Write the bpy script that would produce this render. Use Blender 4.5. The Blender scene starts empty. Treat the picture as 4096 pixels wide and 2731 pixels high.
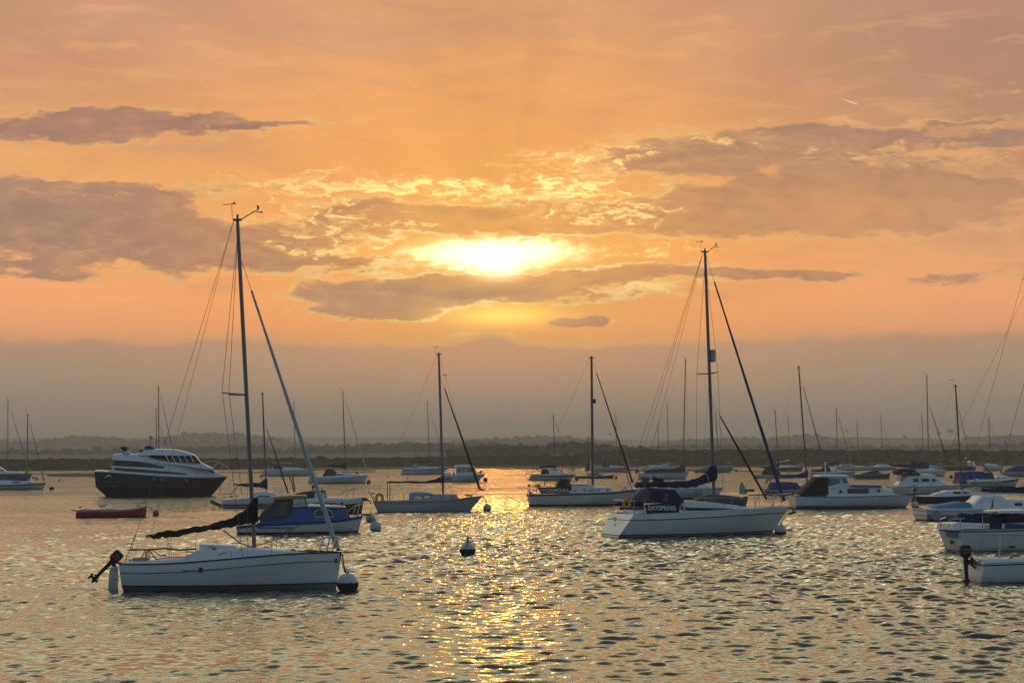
import bpy, bmesh, math, random
import numpy as np
from mathutils import Vector, Matrix

random.seed(7)
NR = np.random.RandomState(11)
SC = bpy.context.scene
COL = SC.collection

# ------------------------------------------------------------------ camera
FPX, CX, CY = 7964.0, 2048.0, 1365.5          # focal length and centre in photo pixels (70 mm on 36 mm)
HCAM = 4.1                                     # eye height above the water
PITCH = math.atan((1800 - CY) / FPX)
ROLL = math.radians(0.25)
_f = Vector((0, math.cos(PITCH), math.sin(PITCH)))
_r0 = Vector((1, 0, 0)); _u0 = Vector((0, -math.sin(PITCH), math.cos(PITCH)))
_u = _u0 * math.cos(ROLL) + _r0 * math.sin(ROLL)
_r = _r0 * math.cos(ROLL) - _u0 * math.sin(ROLL)
EYE = Vector((0, 0, HCAM))
cd = bpy.data.cameras.new("camera"); cam = bpy.data.objects.new("camera", cd); COL.objects.link(cam)
cam.matrix_world = Matrix(((_r.x, _u.x, -_f.x, 0), (_r.y, _u.y, -_f.y, 0), (_r.z, _u.z, -_f.z, HCAM), (0, 0, 0, 1)))
cd.lens = 70; cd.sensor_width = 36; cd.sensor_fit = 'HORIZONTAL'; cd.clip_start = 0.5; cd.clip_end = 20000
SC.camera = cam
SC.view_settings.view_transform = 'Standard'; SC.view_settings.look = 'None'
SC.view_settings.exposure = 0.0; SC.view_settings.gamma = 1.0
SC.cycles.use_denoising = True
SC.cycles.use_adaptive_sampling = True; SC.cycles.adaptive_threshold = 0.015
SC.cycles.max_bounces = 6; SC.cycles.volume_bounces = 0; SC.cycles.transparent_max_bounces = 12
SC.cycles.sample_clamp_indirect = 6.0
SC.cycles.caustics_reflective = False; SC.cycles.caustics_refractive = False

def ray(px, py):
    return (_f + _r * ((px - CX) / FPX) + _u * ((CY - py) / FPX)).normalized()
def on_water(px, py, z=0.0):
    d = ray(px, py); t = (z - HCAM) / d.z
    return EYE + d * t
def at_depth(px, py, Y):
    d = ray(px, py); return EYE + d * (Y / d.y)
def azel(px, py):
    d = ray(px, py)
    return math.degrees(math.atan2(d.x, d.y)), math.degrees(math.asin(d.z))
def srgb(r, g, b):
    f = lambda c: (c / 255 / 12.92) if c / 255 <= 0.04045 else ((c / 255 + 0.055) / 1.055) ** 2.4
    return (f(r), f(g), f(b))

# ------------------------------------------------------------------ sun
SUN_AZ, SUN_EL = azel(1990, 1050)
sl = bpy.data.lights.new("sun", 'SUN'); sun = bpy.data.objects.new("sun", sl); COL.objects.link(sun)
sl.energy = 0.045; sl.angle = math.radians(2.4); sl.color = (1.0, 0.36, 0.075)      # low sun, veiled by cloud
_sd = ray(1990, 1050)
sun.rotation_euler = (-_sd).to_track_quat('-Z', 'Y').to_euler()
sun.location = (0, 0, 60)

# ------------------------------------------------------------------ world: sunset sky with broken cloud
W = bpy.data.worlds.new("World"); SC.world = W; W.use_nodes = True
NT = W.node_tree; NT.nodes.clear()
W.cycles.sampling_method = 'MANUAL'; W.cycles.sample_map_resolution = 1024

class X:
    """a float socket with arithmetic that makes Math nodes"""
    nt = NT
    def __init__(s, sock): s.s = sock
def _m(op, *a, clamp=False):
    n = X.nt.nodes.new('ShaderNodeMath'); n.operation = op; n.use_clamp = clamp
    for i, v in enumerate(a):
        if isinstance(v, X): X.nt.links.new(v.s, n.inputs[i])
        else: n.inputs[i].default_value = v
    return X(n.outputs[0])
X.__add__ = lambda s, o: _m('ADD', s, o); X.__radd__ = X.__add__
X.__sub__ = lambda s, o: _m('SUBTRACT', s, o); X.__rsub__ = lambda s, o: _m('SUBTRACT', o, s)
X.__mul__ = lambda s, o: _m('MULTIPLY', s, o); X.__rmul__ = X.__mul__
def sstep(x, a, b):
    n = X.nt.nodes.new('ShaderNodeMapRange'); n.interpolation_type = 'SMOOTHSTEP'
    X.nt.links.new(x.s, n.inputs[0]); n.inputs[1].default_value = a; n.inputs[2].default_value = b
    return X(n.outputs[0])
def vec(x, y, z=0.0):
    n = X.nt.nodes.new('ShaderNodeCombineXYZ')
    for i, v in enumerate((x, y, z)):
        if isinstance(v, X): X.nt.links.new(v.s, n.inputs[i])
        else: n.inputs[i].default_value = v
    return n.outputs[0]
def noise(v, scale, detail=6, rough=0.55, dims='2D', lac=2.0):
    n = X.nt.nodes.new('ShaderNodeTexNoise'); n.noise_dimensions = dims
    n.inputs['Scale'].default_value = scale; n.inputs['Detail'].default_value = detail
    n.inputs['Roughness'].default_value = rough; n.inputs['Lacunarity'].default_value = lac
    X.nt.links.new(v, n.inputs['W' if dims == '1D' else 'Vector'])
    return X(n.outputs[0])
def mixc(f, a, b, mode='MIX'):
    n = X.nt.nodes.new('ShaderNodeMix'); n.data_type = 'RGBA'; n.blend_type = mode; n.clamp_factor = True
    if isinstance(f, X): X.nt.links.new(f.s, n.inputs[0])
    else: n.inputs[0].default_value = f
    for k, v in ((6, a), (7, b)):
        if isinstance(v, (tuple, list)): n.inputs[k].default_value = (*v[:3], 1)
        else: X.nt.links.new(v, n.inputs[k])
    return n.outputs[2]
def ramp(x, lo, hi, stops):
    """stops: (value, linear colour); more than 32 not allowed"""
    n = X.nt.nodes.new('ShaderNodeValToRGB'); r = n.color_ramp
    X.nt.links.new(((x - lo) * (1.0 / (hi - lo))).s, n.inputs[0])
    while len(r.elements) < len(stops): r.elements.new(0.5)
    for e, (v, c) in zip(r.elements, stops):
        e.position = (v - lo) / (hi - lo)
    for e, (v, c) in zip(r.elements, stops): e.color = (*c, 1)
    return n.outputs[0]
def vecscale(c, k):
    n = X.nt.nodes.new('ShaderNodeVectorMath'); n.operation = 'SCALE'
    X.nt.links.new(c, n.inputs[0])
    if isinstance(k, X): X.nt.links.new(k.s, n.inputs[3])
    else: n.inputs[3].default_value = k
    return n.outputs[0]
def vecadd(a, b):
    n = X.nt.nodes.new('ShaderNodeVectorMath'); n.operation = 'ADD'
    X.nt.links.new(a, n.inputs[0]); X.nt.links.new(b, n.inputs[1]); return n.outputs[0]

tc = NT.nodes.new('ShaderNodeTexCoord')
sp = NT.nodes.new('ShaderNodeSeparateXYZ'); NT.links.new(tc.outputs['Generated'], sp.inputs[0])
dx, dy, dz = X(sp.outputs[0]), X(sp.outputs[1]), X(sp.outputs[2])
DEG = 57.29578
A0 = _m('ARCTAN2', dx, dy) * DEG                       # azimuth, degrees, 0 = straight ahead
E0 = _m('ARCSINE', dz) * DEG                           # elevation, degrees
E0 = _m('ABSOLUTE', E0)
# slow warp that makes the cloud edges wander
wv = vec(A0 * 0.16, E0 * 0.5)
w1 = noise(wv, 1.0, 4, 0.6); w2 = noise(vec(A0 * 0.16 + 31.7, E0 * 0.5), 1.0, 4, 0.6)
w3 = noise(vec(A0 * 0.75 + 3.1, E0 * 2.3), 1.0, 6, 0.62); w4 = noise(vec(A0 * 0.75 + 77.7, E0 * 2.3), 1.0, 6, 0.62)
A = A0 + (w1 - 0.5) * 2.4 + (w3 - 0.5) * 2.2
E = E0 + (w2 - 0.5) * 0.7 + (w4 - 0.5) * 0.62
AE = vec(A, E)
def blobs(lst, start=0.0):
    acc = start
    for (px, py, rx, ry, w) in lst:
        a, e = azel(px, py); ra, re = rx / FPX * DEG, ry / FPX * DEG
        n = NT.nodes.new('ShaderNodeVectorMath'); n.operation = 'MULTIPLY_ADD'
        NT.links.new(AE, n.inputs[0]); n.inputs[1].default_value = (1 / ra, 1 / re, 0)
        n.inputs[2].default_value = (-a / ra, -e / re, 0)
        d = NT.nodes.new('ShaderNodeVectorMath'); d.operation = 'DOT_PRODUCT'
        NT.links.new(n.outputs[0], d.inputs[0]); NT.links.new(n.outputs[0], d.inputs[1])
        g = _m('POWER', 0.36788, X(d.outputs['Value']))
        acc = _m('MULTIPLY_ADD', g, w, acc)
    return acc
def glow(px, py, rx, ry, coords=None):
    a, e = azel(px, py); ra, re = rx / FPX * DEG, ry / FPX * DEG
    u = (A0 - a) * (1 / ra); v = (E0 - e) * (1 / re)
    return _m('POWER', 0.36788, u * u + v * v)

n_big = noise(vec(A0 * 0.22, E0 * 0.85), 1.0, 10, 0.62)          # long flat cloud texture
n_fine = noise(vec(A0 * 0.75 + 7.0, E0 * 2.0), 1.0, 8, 0.6)      # puffs

near = glow(1990, 1040, 1350, 620)                                # closeness to the sun
near2 = glow(1990, 1040, 560, 330)

# clear air behind the clouds, with an added bright band above the view
air = ramp(E0 + (n_big - 0.5) * 0.55, 0.0, 90.0, [
    (0.0, srgb(172, 152, 128)), (1.3, srgb(170, 150, 127)), (2.5, srgb(184, 154, 123)), (3.1, (0.78, 0.37, 0.18)),
    (3.5, (1.02, 0.42, 0.18)), (4.4, (1.20, 0.47, 0.18)), (5.6, (1.10, 0.48, 0.17)), (7.6, (0.93, 0.43, 0.145)),
    (10.2, srgb(232, 164, 108)), (13.2, srgb(214, 158, 116)), (14.2, (1.40, 1.22, 0.76)), (22, (2.05, 1.85, 1.22)), (29, (0.85, 0.85, 0.68)), (36, (0.26, 0.29, 0.30)),  # unseen cream band, put in to brighten the water's reflections
    (55, (0.12, 0.16, 0.21)), (90, (0.09, 0.13, 0.19))])
# duller and more mauve towards the upper right, a bright shaft above the sun
mauve = glow(4300, 150, 1500, 760)
air = mixc(mauve * 0.85, air, srgb(170, 134, 116))
tl = glow(0, 40, 1500, 330)
air = mixc(tl * 0.6, air, srgb(196, 146, 122))
tm = glow(2150, -120, 1500, 200)
air = mixc(tm * 0.5, air, srgb(214, 152, 118))
topc = glow(1900, 330, 800, 420)
air = mixc(topc * 0.65, air, srgb(246, 172, 104))
sh = _m('ARCTAN2', E0 - SUN_EL, A0 - SUN_AZ)
rays = (noise(vec(sh * 3.0, 3.3), 1.0, 3, 0.5) - 0.5) * sstep(E0, 4.0, 9.0)
# thin streaks of high veil across the whole sky
n_v = noise(vec(A0 * 0.30 + 50.0, E0 * 2.1 + (w1 - 0.5) * 3.0), 1.0, 7, 0.6)
n_v2 = noise(vec(A0 * 0.11 + 20.0, E0 * 0.55 + A0 * 0.05), 1.0, 5, 0.55)
vz = sstep(E0, 3.4, 4.4)
air = mixc(sstep(n_v, 0.50, 0.72) * vz * 0.30, air, srgb(255, 190, 132))
air = mixc((1.0 - sstep(n_v, 0.28, 0.48)) * vz * 0.34, air, srgb(196, 146, 118))
air = mixc(sstep(n_v2, 0.50, 0.70) * vz * 0.40, air, srgb(198, 148, 122))
air = mixc(near * 0.8, air, (1.18, 0.435, 0.078))
air = mixc(near2 * 0.8, air, srgb(255, 200, 96))

# cloud amount
D = blobs([
    # long central bank under the sun
    (1350, 1170, 300, 52, .62), (1750, 1160, 430, 74, .70), (2150, 1120, 420, 50, .66), (2700, 1112, 420, 42, .60), (3050, 1118, 240, 30, .45),
    (2260, 1195, 330, 26, .5), (1500, 1245, 260, 28, .58), (3300, 1108, 160, 24, .5), (3750, 1112, 220, 16, .42), (4060, 1100, 110, 20, .4),
    # left bank
    (60, 755, 330, 62, .62), (520, 790, 420, 66, .66), (180, 890, 420, 110, .75), (620, 950, 520, 95, .75), (920, 1030, 480, 80, .72),
    (1250, 1050, 240, 34, .5), (60, 1048, 140, 22, .55), (120, 1090, 270, 22, .55), (1150, 745, 300, 34, .55), (1500, 1040, 150, 24, .5),
    # cloud shelf above the sun
    (1700, 850, 480, 66, .66), (2150, 880, 450, 62, .6), (1450, 880, 260, 60, .5), (1300, 960, 260, 50, .4),
    # right bank
    (2650, 640, 300, 78, .6), (3150, 560, 300, 80, .72), (3200, 720, 560, 130, .72), (3700, 760, 620, 150, .74), (2750, 860, 420, 90, .6),
    (3900, 540, 430, 44, .62), (3950, 470, 280, 26, .55), (3650, 620, 300, 50, -.22), (4050, 650, 220, 40, -.2),
    (3300, 900, 700, 60, .45),
    # dark streak upper left
    (100, 525, 420, 56, .72), (600, 492, 460, 52, .74), (1100, 498, 360, 30, .66),
    # holes near the sun
    (1990, 1010, 420, 60, -.75), (2050, 760, 420, 24, -.35), (2500, 790, 260, 60, -.25), (1150, 870, 260, 40, -.22), (2000, 1250, 300, 44, -.35),
    # small puffs
    (2245, 1290, 50, 16, .62), (2385, 1284, 56, 20, .72), (2270, 1345, 120, 12, .5), (1960, 1348, 80, 26, .6),
    (1380, 1248, 120, 14, .3), (4020, 1330, 160, 45, .25),
])
n_rag = noise(vec(A0 * 2.3 + 3.0, E0 * 5.5), 1.0, 6, 0.62)          # ragged edges
D = D + (n_big - 0.5) * 1.35 + (n_fine - 0.5) * 0.55 + (n_rag - 0.5) * 0.26
body = sstep(D, 0.39, 0.66)
veil = sstep(D, 0.10, 0.42)
rimm = (sstep(n_fine, 0.36, 0.62) * 0.75 + 0.25) * (sstep(D, 0.22, 0.40) * 0.75 + veil * 0.25) * (1.0 - sstep(D, 0.42, 0.56))
cfade = sstep(E0, 3.0, 3.6) * (1.0 - sstep(E0, 9.5, 15.0))
far_rim = mixc(near, srgb(238, 172, 118), srgb(255, 206, 110))
rimc = mixc(near2, far_rim, (1.25, 1.02, 0.52))
bodyc = mixc(near, srgb(156, 128, 114), srgb(204, 142, 94))
rb = glow(3400, 850, 900, 200)
bodyc = mixc(rb * 0.9, bodyc, srgb(226, 161, 105))
bodyc = mixc(near2 * 0.9, bodyc, (1.12, 0.50, 0.105))
lowg = glow(1500, 1190, 900, 90)
bodyc = mixc(lowg * 0.85, bodyc, srgb(178, 148, 118))
upl = glow(500, 500, 1100, 90)
bodyc = mixc(upl * 0.9, bodyc, srgb(162, 120, 106))
# relief: the side of each billow that faces the sun is lighter
to_a = SUN_AZ - A0; to_e = SUN_EL - E0
inv = _m('DIVIDE', 0.42, _m('SQRT', to_a * to_a + to_e * to_e * 1.0 + 0.2))
n_big2 = noise(vec((A0 + to_a * inv) * 0.22, (E0 + to_e * inv * 0.6) * 0.85), 1.0, 8, 0.62)
relief = (n_big - n_big2) * 3.0
bodyc = mixc(_m('MAXIMUM', relief, 0.0), bodyc, mixc(near, srgb(216, 160, 122), srgb(255, 190, 104)))
bodyc = mixc(_m('MAXIMUM', relief * -0.7, 0.0), bodyc, mixc(near, srgb(136, 112, 104), srgb(182, 126, 88)))
lit = sstep(n_fine, 0.48, 0.72)
bodyc = mixc(lit * 0.16, bodyc, far_rim)
sky = mixc(rimm * cfade * 0.9, air, rimc)
sky = mixc(body * cfade * 0.96, sky, bodyc)
sky = mixc(body * cfade * sstep(n_big, 0.38, 0.62) * 0.16, sky, air)
# broken, brightly lit flecks round the sun and along the shelves
n_fl = noise(vec(A * 1.7 + 11.0, E * 5.4), 1.0, 9, 0.64)
reg = blobs([(1180, 735, 430, 60, .9), (1330, 900, 380, 90, .8), (1700, 745, 420, 36, .9), (2330, 640, 330, 70, .8), (2250, 775, 330, 60, .9), (2480, 870, 300, 60, .8),
             (3560, 600, 460, 60, .75), (3900, 640, 300, 60, .7), (250, 760, 300, 60, .5), (300, 990, 400, 40, .45), (2550, 1020, 420, 40, .6), (2600, 1165, 330, 24, .8), (2900, 560, 250, 40, .6), (1300, 1010, 250, 40, .6)])
fl = (sstep(n_fl + reg * 0.22, 0.56, 0.80) * 0.4 + sstep(n_fl + reg * 0.22, 0.69, 0.79) * 0.6) * sstep(reg, 0.12, 0.5)
sky = mixc(fl * 0.85, sky, mixc(glow(1990, 860, 900, 380), far_rim, (1.9, 1.25, 0.42)))
# three dark puffs low on the right of the sun
puff = glow(2245, 1290, 52, 19) * 0.9 + glow(2300, 1297, 40, 15) * 0.7 + glow(2385, 1284, 62, 25) * 1.1
sky = mixc(sstep(puff + (n_rag - 0.5) * 0.9 + (n_fine - 0.5) * 0.5, 0.32, 0.60) * 0.75, sky, srgb(190, 138, 110))
# the grey bank lying along the horizon, with a lit upper edge
bank_top = (noise(vec(A0 * 0.55, 4.2), 1.0, 6, 0.6) - 0.5) * 0.55 + (w1 - 0.5) * 0.55 + glow(1955, 1345, 85, 400) * 0.20 + 3.16
up = E0 - bank_top
bankm = 1.0 - sstep(up, -0.22, 0.06)
edge = sstep(up, -0.22, -0.02) * (1.0 - sstep(up, 0.0, 0.14)) * glow(1990, 1345, 950, 900)
bankc = ramp(E0 + (n_big - 0.5) * 0.6, 0.0, 4.0, [(0, srgb(172, 152, 129)), (1.3, srgb(167, 149, 127)), (2.4, srgb(182, 154, 125)), (3.1, srgb(196, 154, 121)), (3.6, srgb(206, 155, 118))])
bankc = mixc(glow(1990, 1390, 1250, 190) * 0.7, bankc, (0.86, 0.42, 0.185))
sky = mixc(bankm * 0.9, sky, bankc)
sky = mixc(edge * 0.6, sky, srgb(255, 188, 112))
# contrail, a short bright scratch high on the right
(ca, ce), (cb, cf) = azel(3330, 383), azel(3428, 417)
L = math.hypot(cb - ca, cf - ce); ux, uy = (cb - ca) / L, (cf - ce) / L
s_ = (A0 - ca) * ux + (E0 - ce) * uy; t_ = (A0 - ca) * (-uy) + (E0 - ce) * ux
ctr = sstep(s_, 0.0, L * .9) * (1.0 - sstep(s_, L * .97, L * 1.03)) * (1.0 - sstep(_m('ABSOLUTE', t_), 0.0, 0.035))
sky = mixc(ctr * 0.8, sky, srgb(255, 226, 190))
sky = vecscale(sky, rays * 0.30 + 1.0)
# the sun burning through the gap, and the glow below the bank
hole = 1.0 - body * 0.92
core2 = glow(2010, 1262, 210, 42) * 0.85 + glow(1985, 1000, 640, 120) * 0.12 * hole
def plateau(px, py, rx, ry):
    a, e = azel(px, py)
    u = (A0 + (n_rag - 0.5) * 1.5 + (w3 - 0.5) * 1.6 - a) * (FPX / rx / DEG); v = (E0 + (n_rag - 0.5) * 0.40 + (w4 - 0.5) * 0.45 - e) * (FPX / ry / DEG)
    q = u * u + v * v
    return _m('POWER', 0.36788, q * q)
def addc(base, k, c):
    n = NT.nodes.new('ShaderNodeCombineXYZ')
    for i in range(3): n.inputs[i].default_value = c[i]
    return vecadd(base, vecscale(n.outputs[0], k))
core = plateau(1970, 1015, 320, 58) * (hole * 0.85 + 0.15) + glow(1990, 1062, 95, 44) * 1.0
sky = addc(sky, core, (2.6, 1.75, 1.0))
sky = addc(sky, core2, (1.0, 0.62, 0.08))
# away from the sunset the dome falls back to the clear evening sky
nish = NT.nodes.new('ShaderNodeTexSky'); nish.sky_type = 'NISHITA'; nish.sun_disc = False
nish.sun_elevation = math.radians(SUN_EL); nish.sun_rotation = math.radians(SUN_AZ)
nish.air_density = 1.0; nish.dust_density = 1.5
back = vecscale(nish.outputs[0], 0.05)
back = vecadd(back, ramp(E0, 0.0, 90.0, [(0, (0.10, 0.150, 0.195)), (25, (0.09, 0.145, 0.205)), (90, (0.075, 0.125, 0.20))]))
sideW = sstep(_m('ABSOLUTE', A0), 38.0, 105.0)
sky = mixc(sideW, sky, back)
bg = NT.nodes.new('ShaderNodeBackground'); wo = NT.nodes.new('ShaderNodeOutputWorld')
NT.links.new(sky, bg.inputs[0]); bg.inputs[1].default_value = 1.0
NT.links.new(bg.outputs[0], wo.inputs[0])

# ------------------------------------------------------------------ materials
MATS = {}
def mat(name, rgb, rough=0.5, metal=0.0, spec=0.5, vary=0.08, scale=3.0, streak=0.0, trans=0.0, scum=False):
    """plain painted surface with a little tonal wander; rgb is a linear base colour"""
    if name in MATS: return MATS[name]
    m = bpy.data.materials.new(name); m.use_nodes = True; nt = m.node_tree
    b = nt.nodes['Principled BSDF']; b.inputs['Roughness'].default_value = rough
    b.inputs['Metallic'].default_value = metal; b.inputs['Specular IOR Level'].default_value = spec
    X.nt = nt
    t = nt.nodes.new('ShaderNodeTexCoord')
    n1 = noise(t.outputs['Object'], scale, 5, 0.6, '3D')
    k = (n1 - 0.5) * (2 * vary) + 1.0
    if streak:
        mp = nt.nodes.new('ShaderNodeMapping'); mp.inputs['Scale'].default_value = (5, 5, 0.5)
        nt.links.new(t.outputs['Object'], mp.inputs[0])
        k = k - sstep(noise(mp.outputs[0], 1.6, 5, 0.65, '3D'), 0.52, 0.78) * streak
    c = nt.nodes.new('ShaderNodeCombineXYZ')
    for i in range(3): c.inputs[i].default_value = rgb[i]
    col = vecscale(c.outputs[0], k)
    if scum:                                    # ragged tide-line stain and a few rusty weeps on the topsides
        sz = nt.nodes.new('ShaderNodeSeparateXYZ'); nt.links.new(t.outputs['Object'], sz.inputs[0])
        ns = noise(t.outputs['Object'], 2.6, 6, 0.7, '3D')
        line = (1.0 - sstep(X(sz.outputs[2]) - (ns - 0.5) * 0.45, 0.02, 0.30)) * 0.55
        col = mixc(line, col, (0.22, 0.19, 0.12))
        mw = nt.nodes.new('ShaderNodeMapping'); mw.inputs['Scale'].default_value = (7, 7, 0.55); nt.links.new(t.outputs['Object'], mw.inputs[0])
        weep = sstep(noise(mw.outputs[0], 1.1, 4, 0.7, '3D'), 0.60, 0.80) * 0.40
        col = mixc(weep, col, (0.30, 0.23, 0.15))
    nt.links.new(col, b.inputs['Base Color'])
    r2 = noise(t.outputs['Object'], scale * 2.3, 3, 0.5, '3D') * 0.2 + (rough - 0.1)
    nt.links.new(r2.s, b.inputs['Roughness'])
    if trans:                                   # thin cloth that lets light through
        tr = nt.nodes.new('ShaderNodeBsdfTranslucent'); nt.links.new(b.inputs['Base Color'].links[0].from_socket, tr.inputs[0])
        mx = nt.nodes.new('ShaderNodeMixShader'); mx.inputs[0].default_value = trans
        nt.links.new(b.outputs[0], mx.inputs[1]); nt.links.new(tr.outputs[0], mx.inputs[2])
        nt.links.new(mx.outputs[0], nt.nodes['Material Output'].inputs[0])
    MATS[name] = m
    return m
def glass(name, tint=(0.8, 0.85, 0.9), refl=0.25):
    if name in MATS: return MATS[name]
    m = bpy.data.materials.new(name); m.use_nodes = True; nt = m.node_tree; nt.nodes.clear()
    o = nt.nodes.new('ShaderNodeOutputMaterial'); mx = nt.nodes.new('ShaderNodeMixShader')
    tr = nt.nodes.new('ShaderNodeBsdfTransparent'); tr.inputs[0].default_value = (*tint, 1)
    gl = nt.nodes.new('ShaderNodeBsdfGlossy'); gl.inputs['Roughness'].default_value = 0.05
    mx.inputs[0].default_value = refl
    nt.links.new(tr.outputs[0], mx.inputs[1]); nt.links.new(gl.outputs[0], mx.inputs[2]); nt.links.new(mx.outputs[0], o.inputs[0])
    MATS[name] = m; return m

WHITE = mat("gelcoat_white", (0.74, 0.75, 0.76), 0.32, vary=0.05, scale=0.9, streak=0.10, scum=True)
CREAM = mat("gelcoat_cream", (0.70, 0.68, 0.60), 0.35, vary=0.05, scale=0.9, streak=0.12, scum=True)
DECK = mat("deck_white", (0.66, 0.67, 0.68), 0.6, vary=0.06)
GREYW = mat("weathered_grey", (0.36, 0.38, 0.39), 0.6, vary=0.12)
NAVY = mat("navy_paint", (0.018, 0.024, 0.06), 0.3)
DKHULL = mat("dark_blue_hull", (0.016, 0.020, 0.038), 0.32, vary=0.15)
BLUE = mat("blue_paint", (0.014, 0.085, 0.30), 0.4, vary=0.06)
PALEB = mat("pale_blue_paint", (0.42, 0.53, 0.60), 0.4, vary=0.08, streak=0.15)
BLACK = mat("black_paint", (0.012, 0.012, 0.014), 0.45)
BROWN = mat("brown_paint", (0.060, 0.026, 0.016), 0.5)
RED = mat("red_paint", (0.46, 0.032, 0.020), 0.5, vary=0.14, streak=0.2)
ANTI_RED = mat("red_antifouling", (0.085, 0.020, 0.012), 0.8, vary=0.2)
ANTI_DK = mat("dark_antifouling", (0.022, 0.018, 0.016), 0.8, vary=0.2)
ANTI_GR = mat("grey_green_antifouling", (0.20, 0.22, 0.19), 0.8, vary=0.15)
WOOD = mat("varnished_wood", (0.17, 0.068, 0.024), 0.4, vary=0.2)
TAN = mat("tan_board", (0.36, 0.20, 0.09), 0.5, vary=0.12)
ALU = mat("anodised_aluminium", (0.16, 0.165, 0.175), 0.45, metal=0.25)
DKALU = mat("weathered_spar", (0.10, 0.10, 0.105), 0.5, metal=0.3)
SPARWOOD = mat("varnished_spar", (0.12, 0.05, 0.022), 0.4)
STEEL = mat("stainless_rail", (0.42, 0.42, 0.43), 0.28, metal=0.8)
WIRE = mat("rigging_wire", (0.14, 0.13, 0.12), 0.5, metal=0.4)
ROPE = mat("mooring_rope", (0.10, 0.095, 0.08), 0.9)
SAILW = mat("furled_white_sail", (0.62, 0.62, 0.60), 0.8, vary=0.1)
SAILG = mat("furled_grey_sail", (0.22, 0.22, 0.25), 0.8, vary=0.1)
CLOTH_BK = mat("black_cover_cloth", (0.013, 0.013, 0.017), 0.9, vary=0.2)
CLOTH_NV = mat("navy_cover_cloth", (0.010, 0.013, 0.060), 0.85, vary=0.25, trans=0.10)
CLOTH_BL = mat("blue_cover_cloth", (0.012, 0.050, 0.25), 0.85, vary=0.15, trans=0.15)
CLOTH_BR = mat("brown_canvas", (0.050, 0.028, 0.022), 0.9, vary=0.18, trans=0.1)
CLOTH_GY = mat("grey_canopy", (0.055, 0.058, 0.068), 0.8, vary=0.15)
CLOTH_TR = mat("clear_panel", (0.55, 0.42, 0.30), 0.4, vary=0.1, trans=0.75)
CLOTH_WH = mat("white_boom_cover", (0.62, 0.62, 0.62), 0.85, trans=0.2)
CLOTH_LB = mat("pale_blue_cover", (0.10, 0.25, 0.42), 0.85)
YELLOW = mat("yellow_foam", (0.62, 0.36, 0.012), 0.6)
ORANGE = mat("orange_buoy", (0.42, 0.075, 0.018), 0.6, vary=0.15)
RUBBER = mat("black_rubber", (0.014, 0.014, 0.014), 0.7)
BUOYW = mat("white_buoy", (0.50, 0.52, 0.54), 0.55, vary=0.12, streak=0.2)
WEED = mat("weed_growth", (0.022, 0.022, 0.014), 0.95, vary=0.3, scale=9)
LETTW = mat("white_lettering", (0.72, 0.72, 0.72), 0.6)
LETTB = mat("blue_lettering", (0.03, 0.04, 0.16), 0.6)
LETTG = mat("grey_lettering", (0.18, 0.19, 0.21), 0.6)
DGLASS = mat("dark_glass", (0.012, 0.013, 0.015), 0.12, spec=0.6, vary=0.0)
GLASS = glass("clear_glass", (0.80, 0.82, 0.84), 0.12)
TGLASS = glass("tinted_glass", (0.32, 0.34, 0.37), 0.14)

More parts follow.
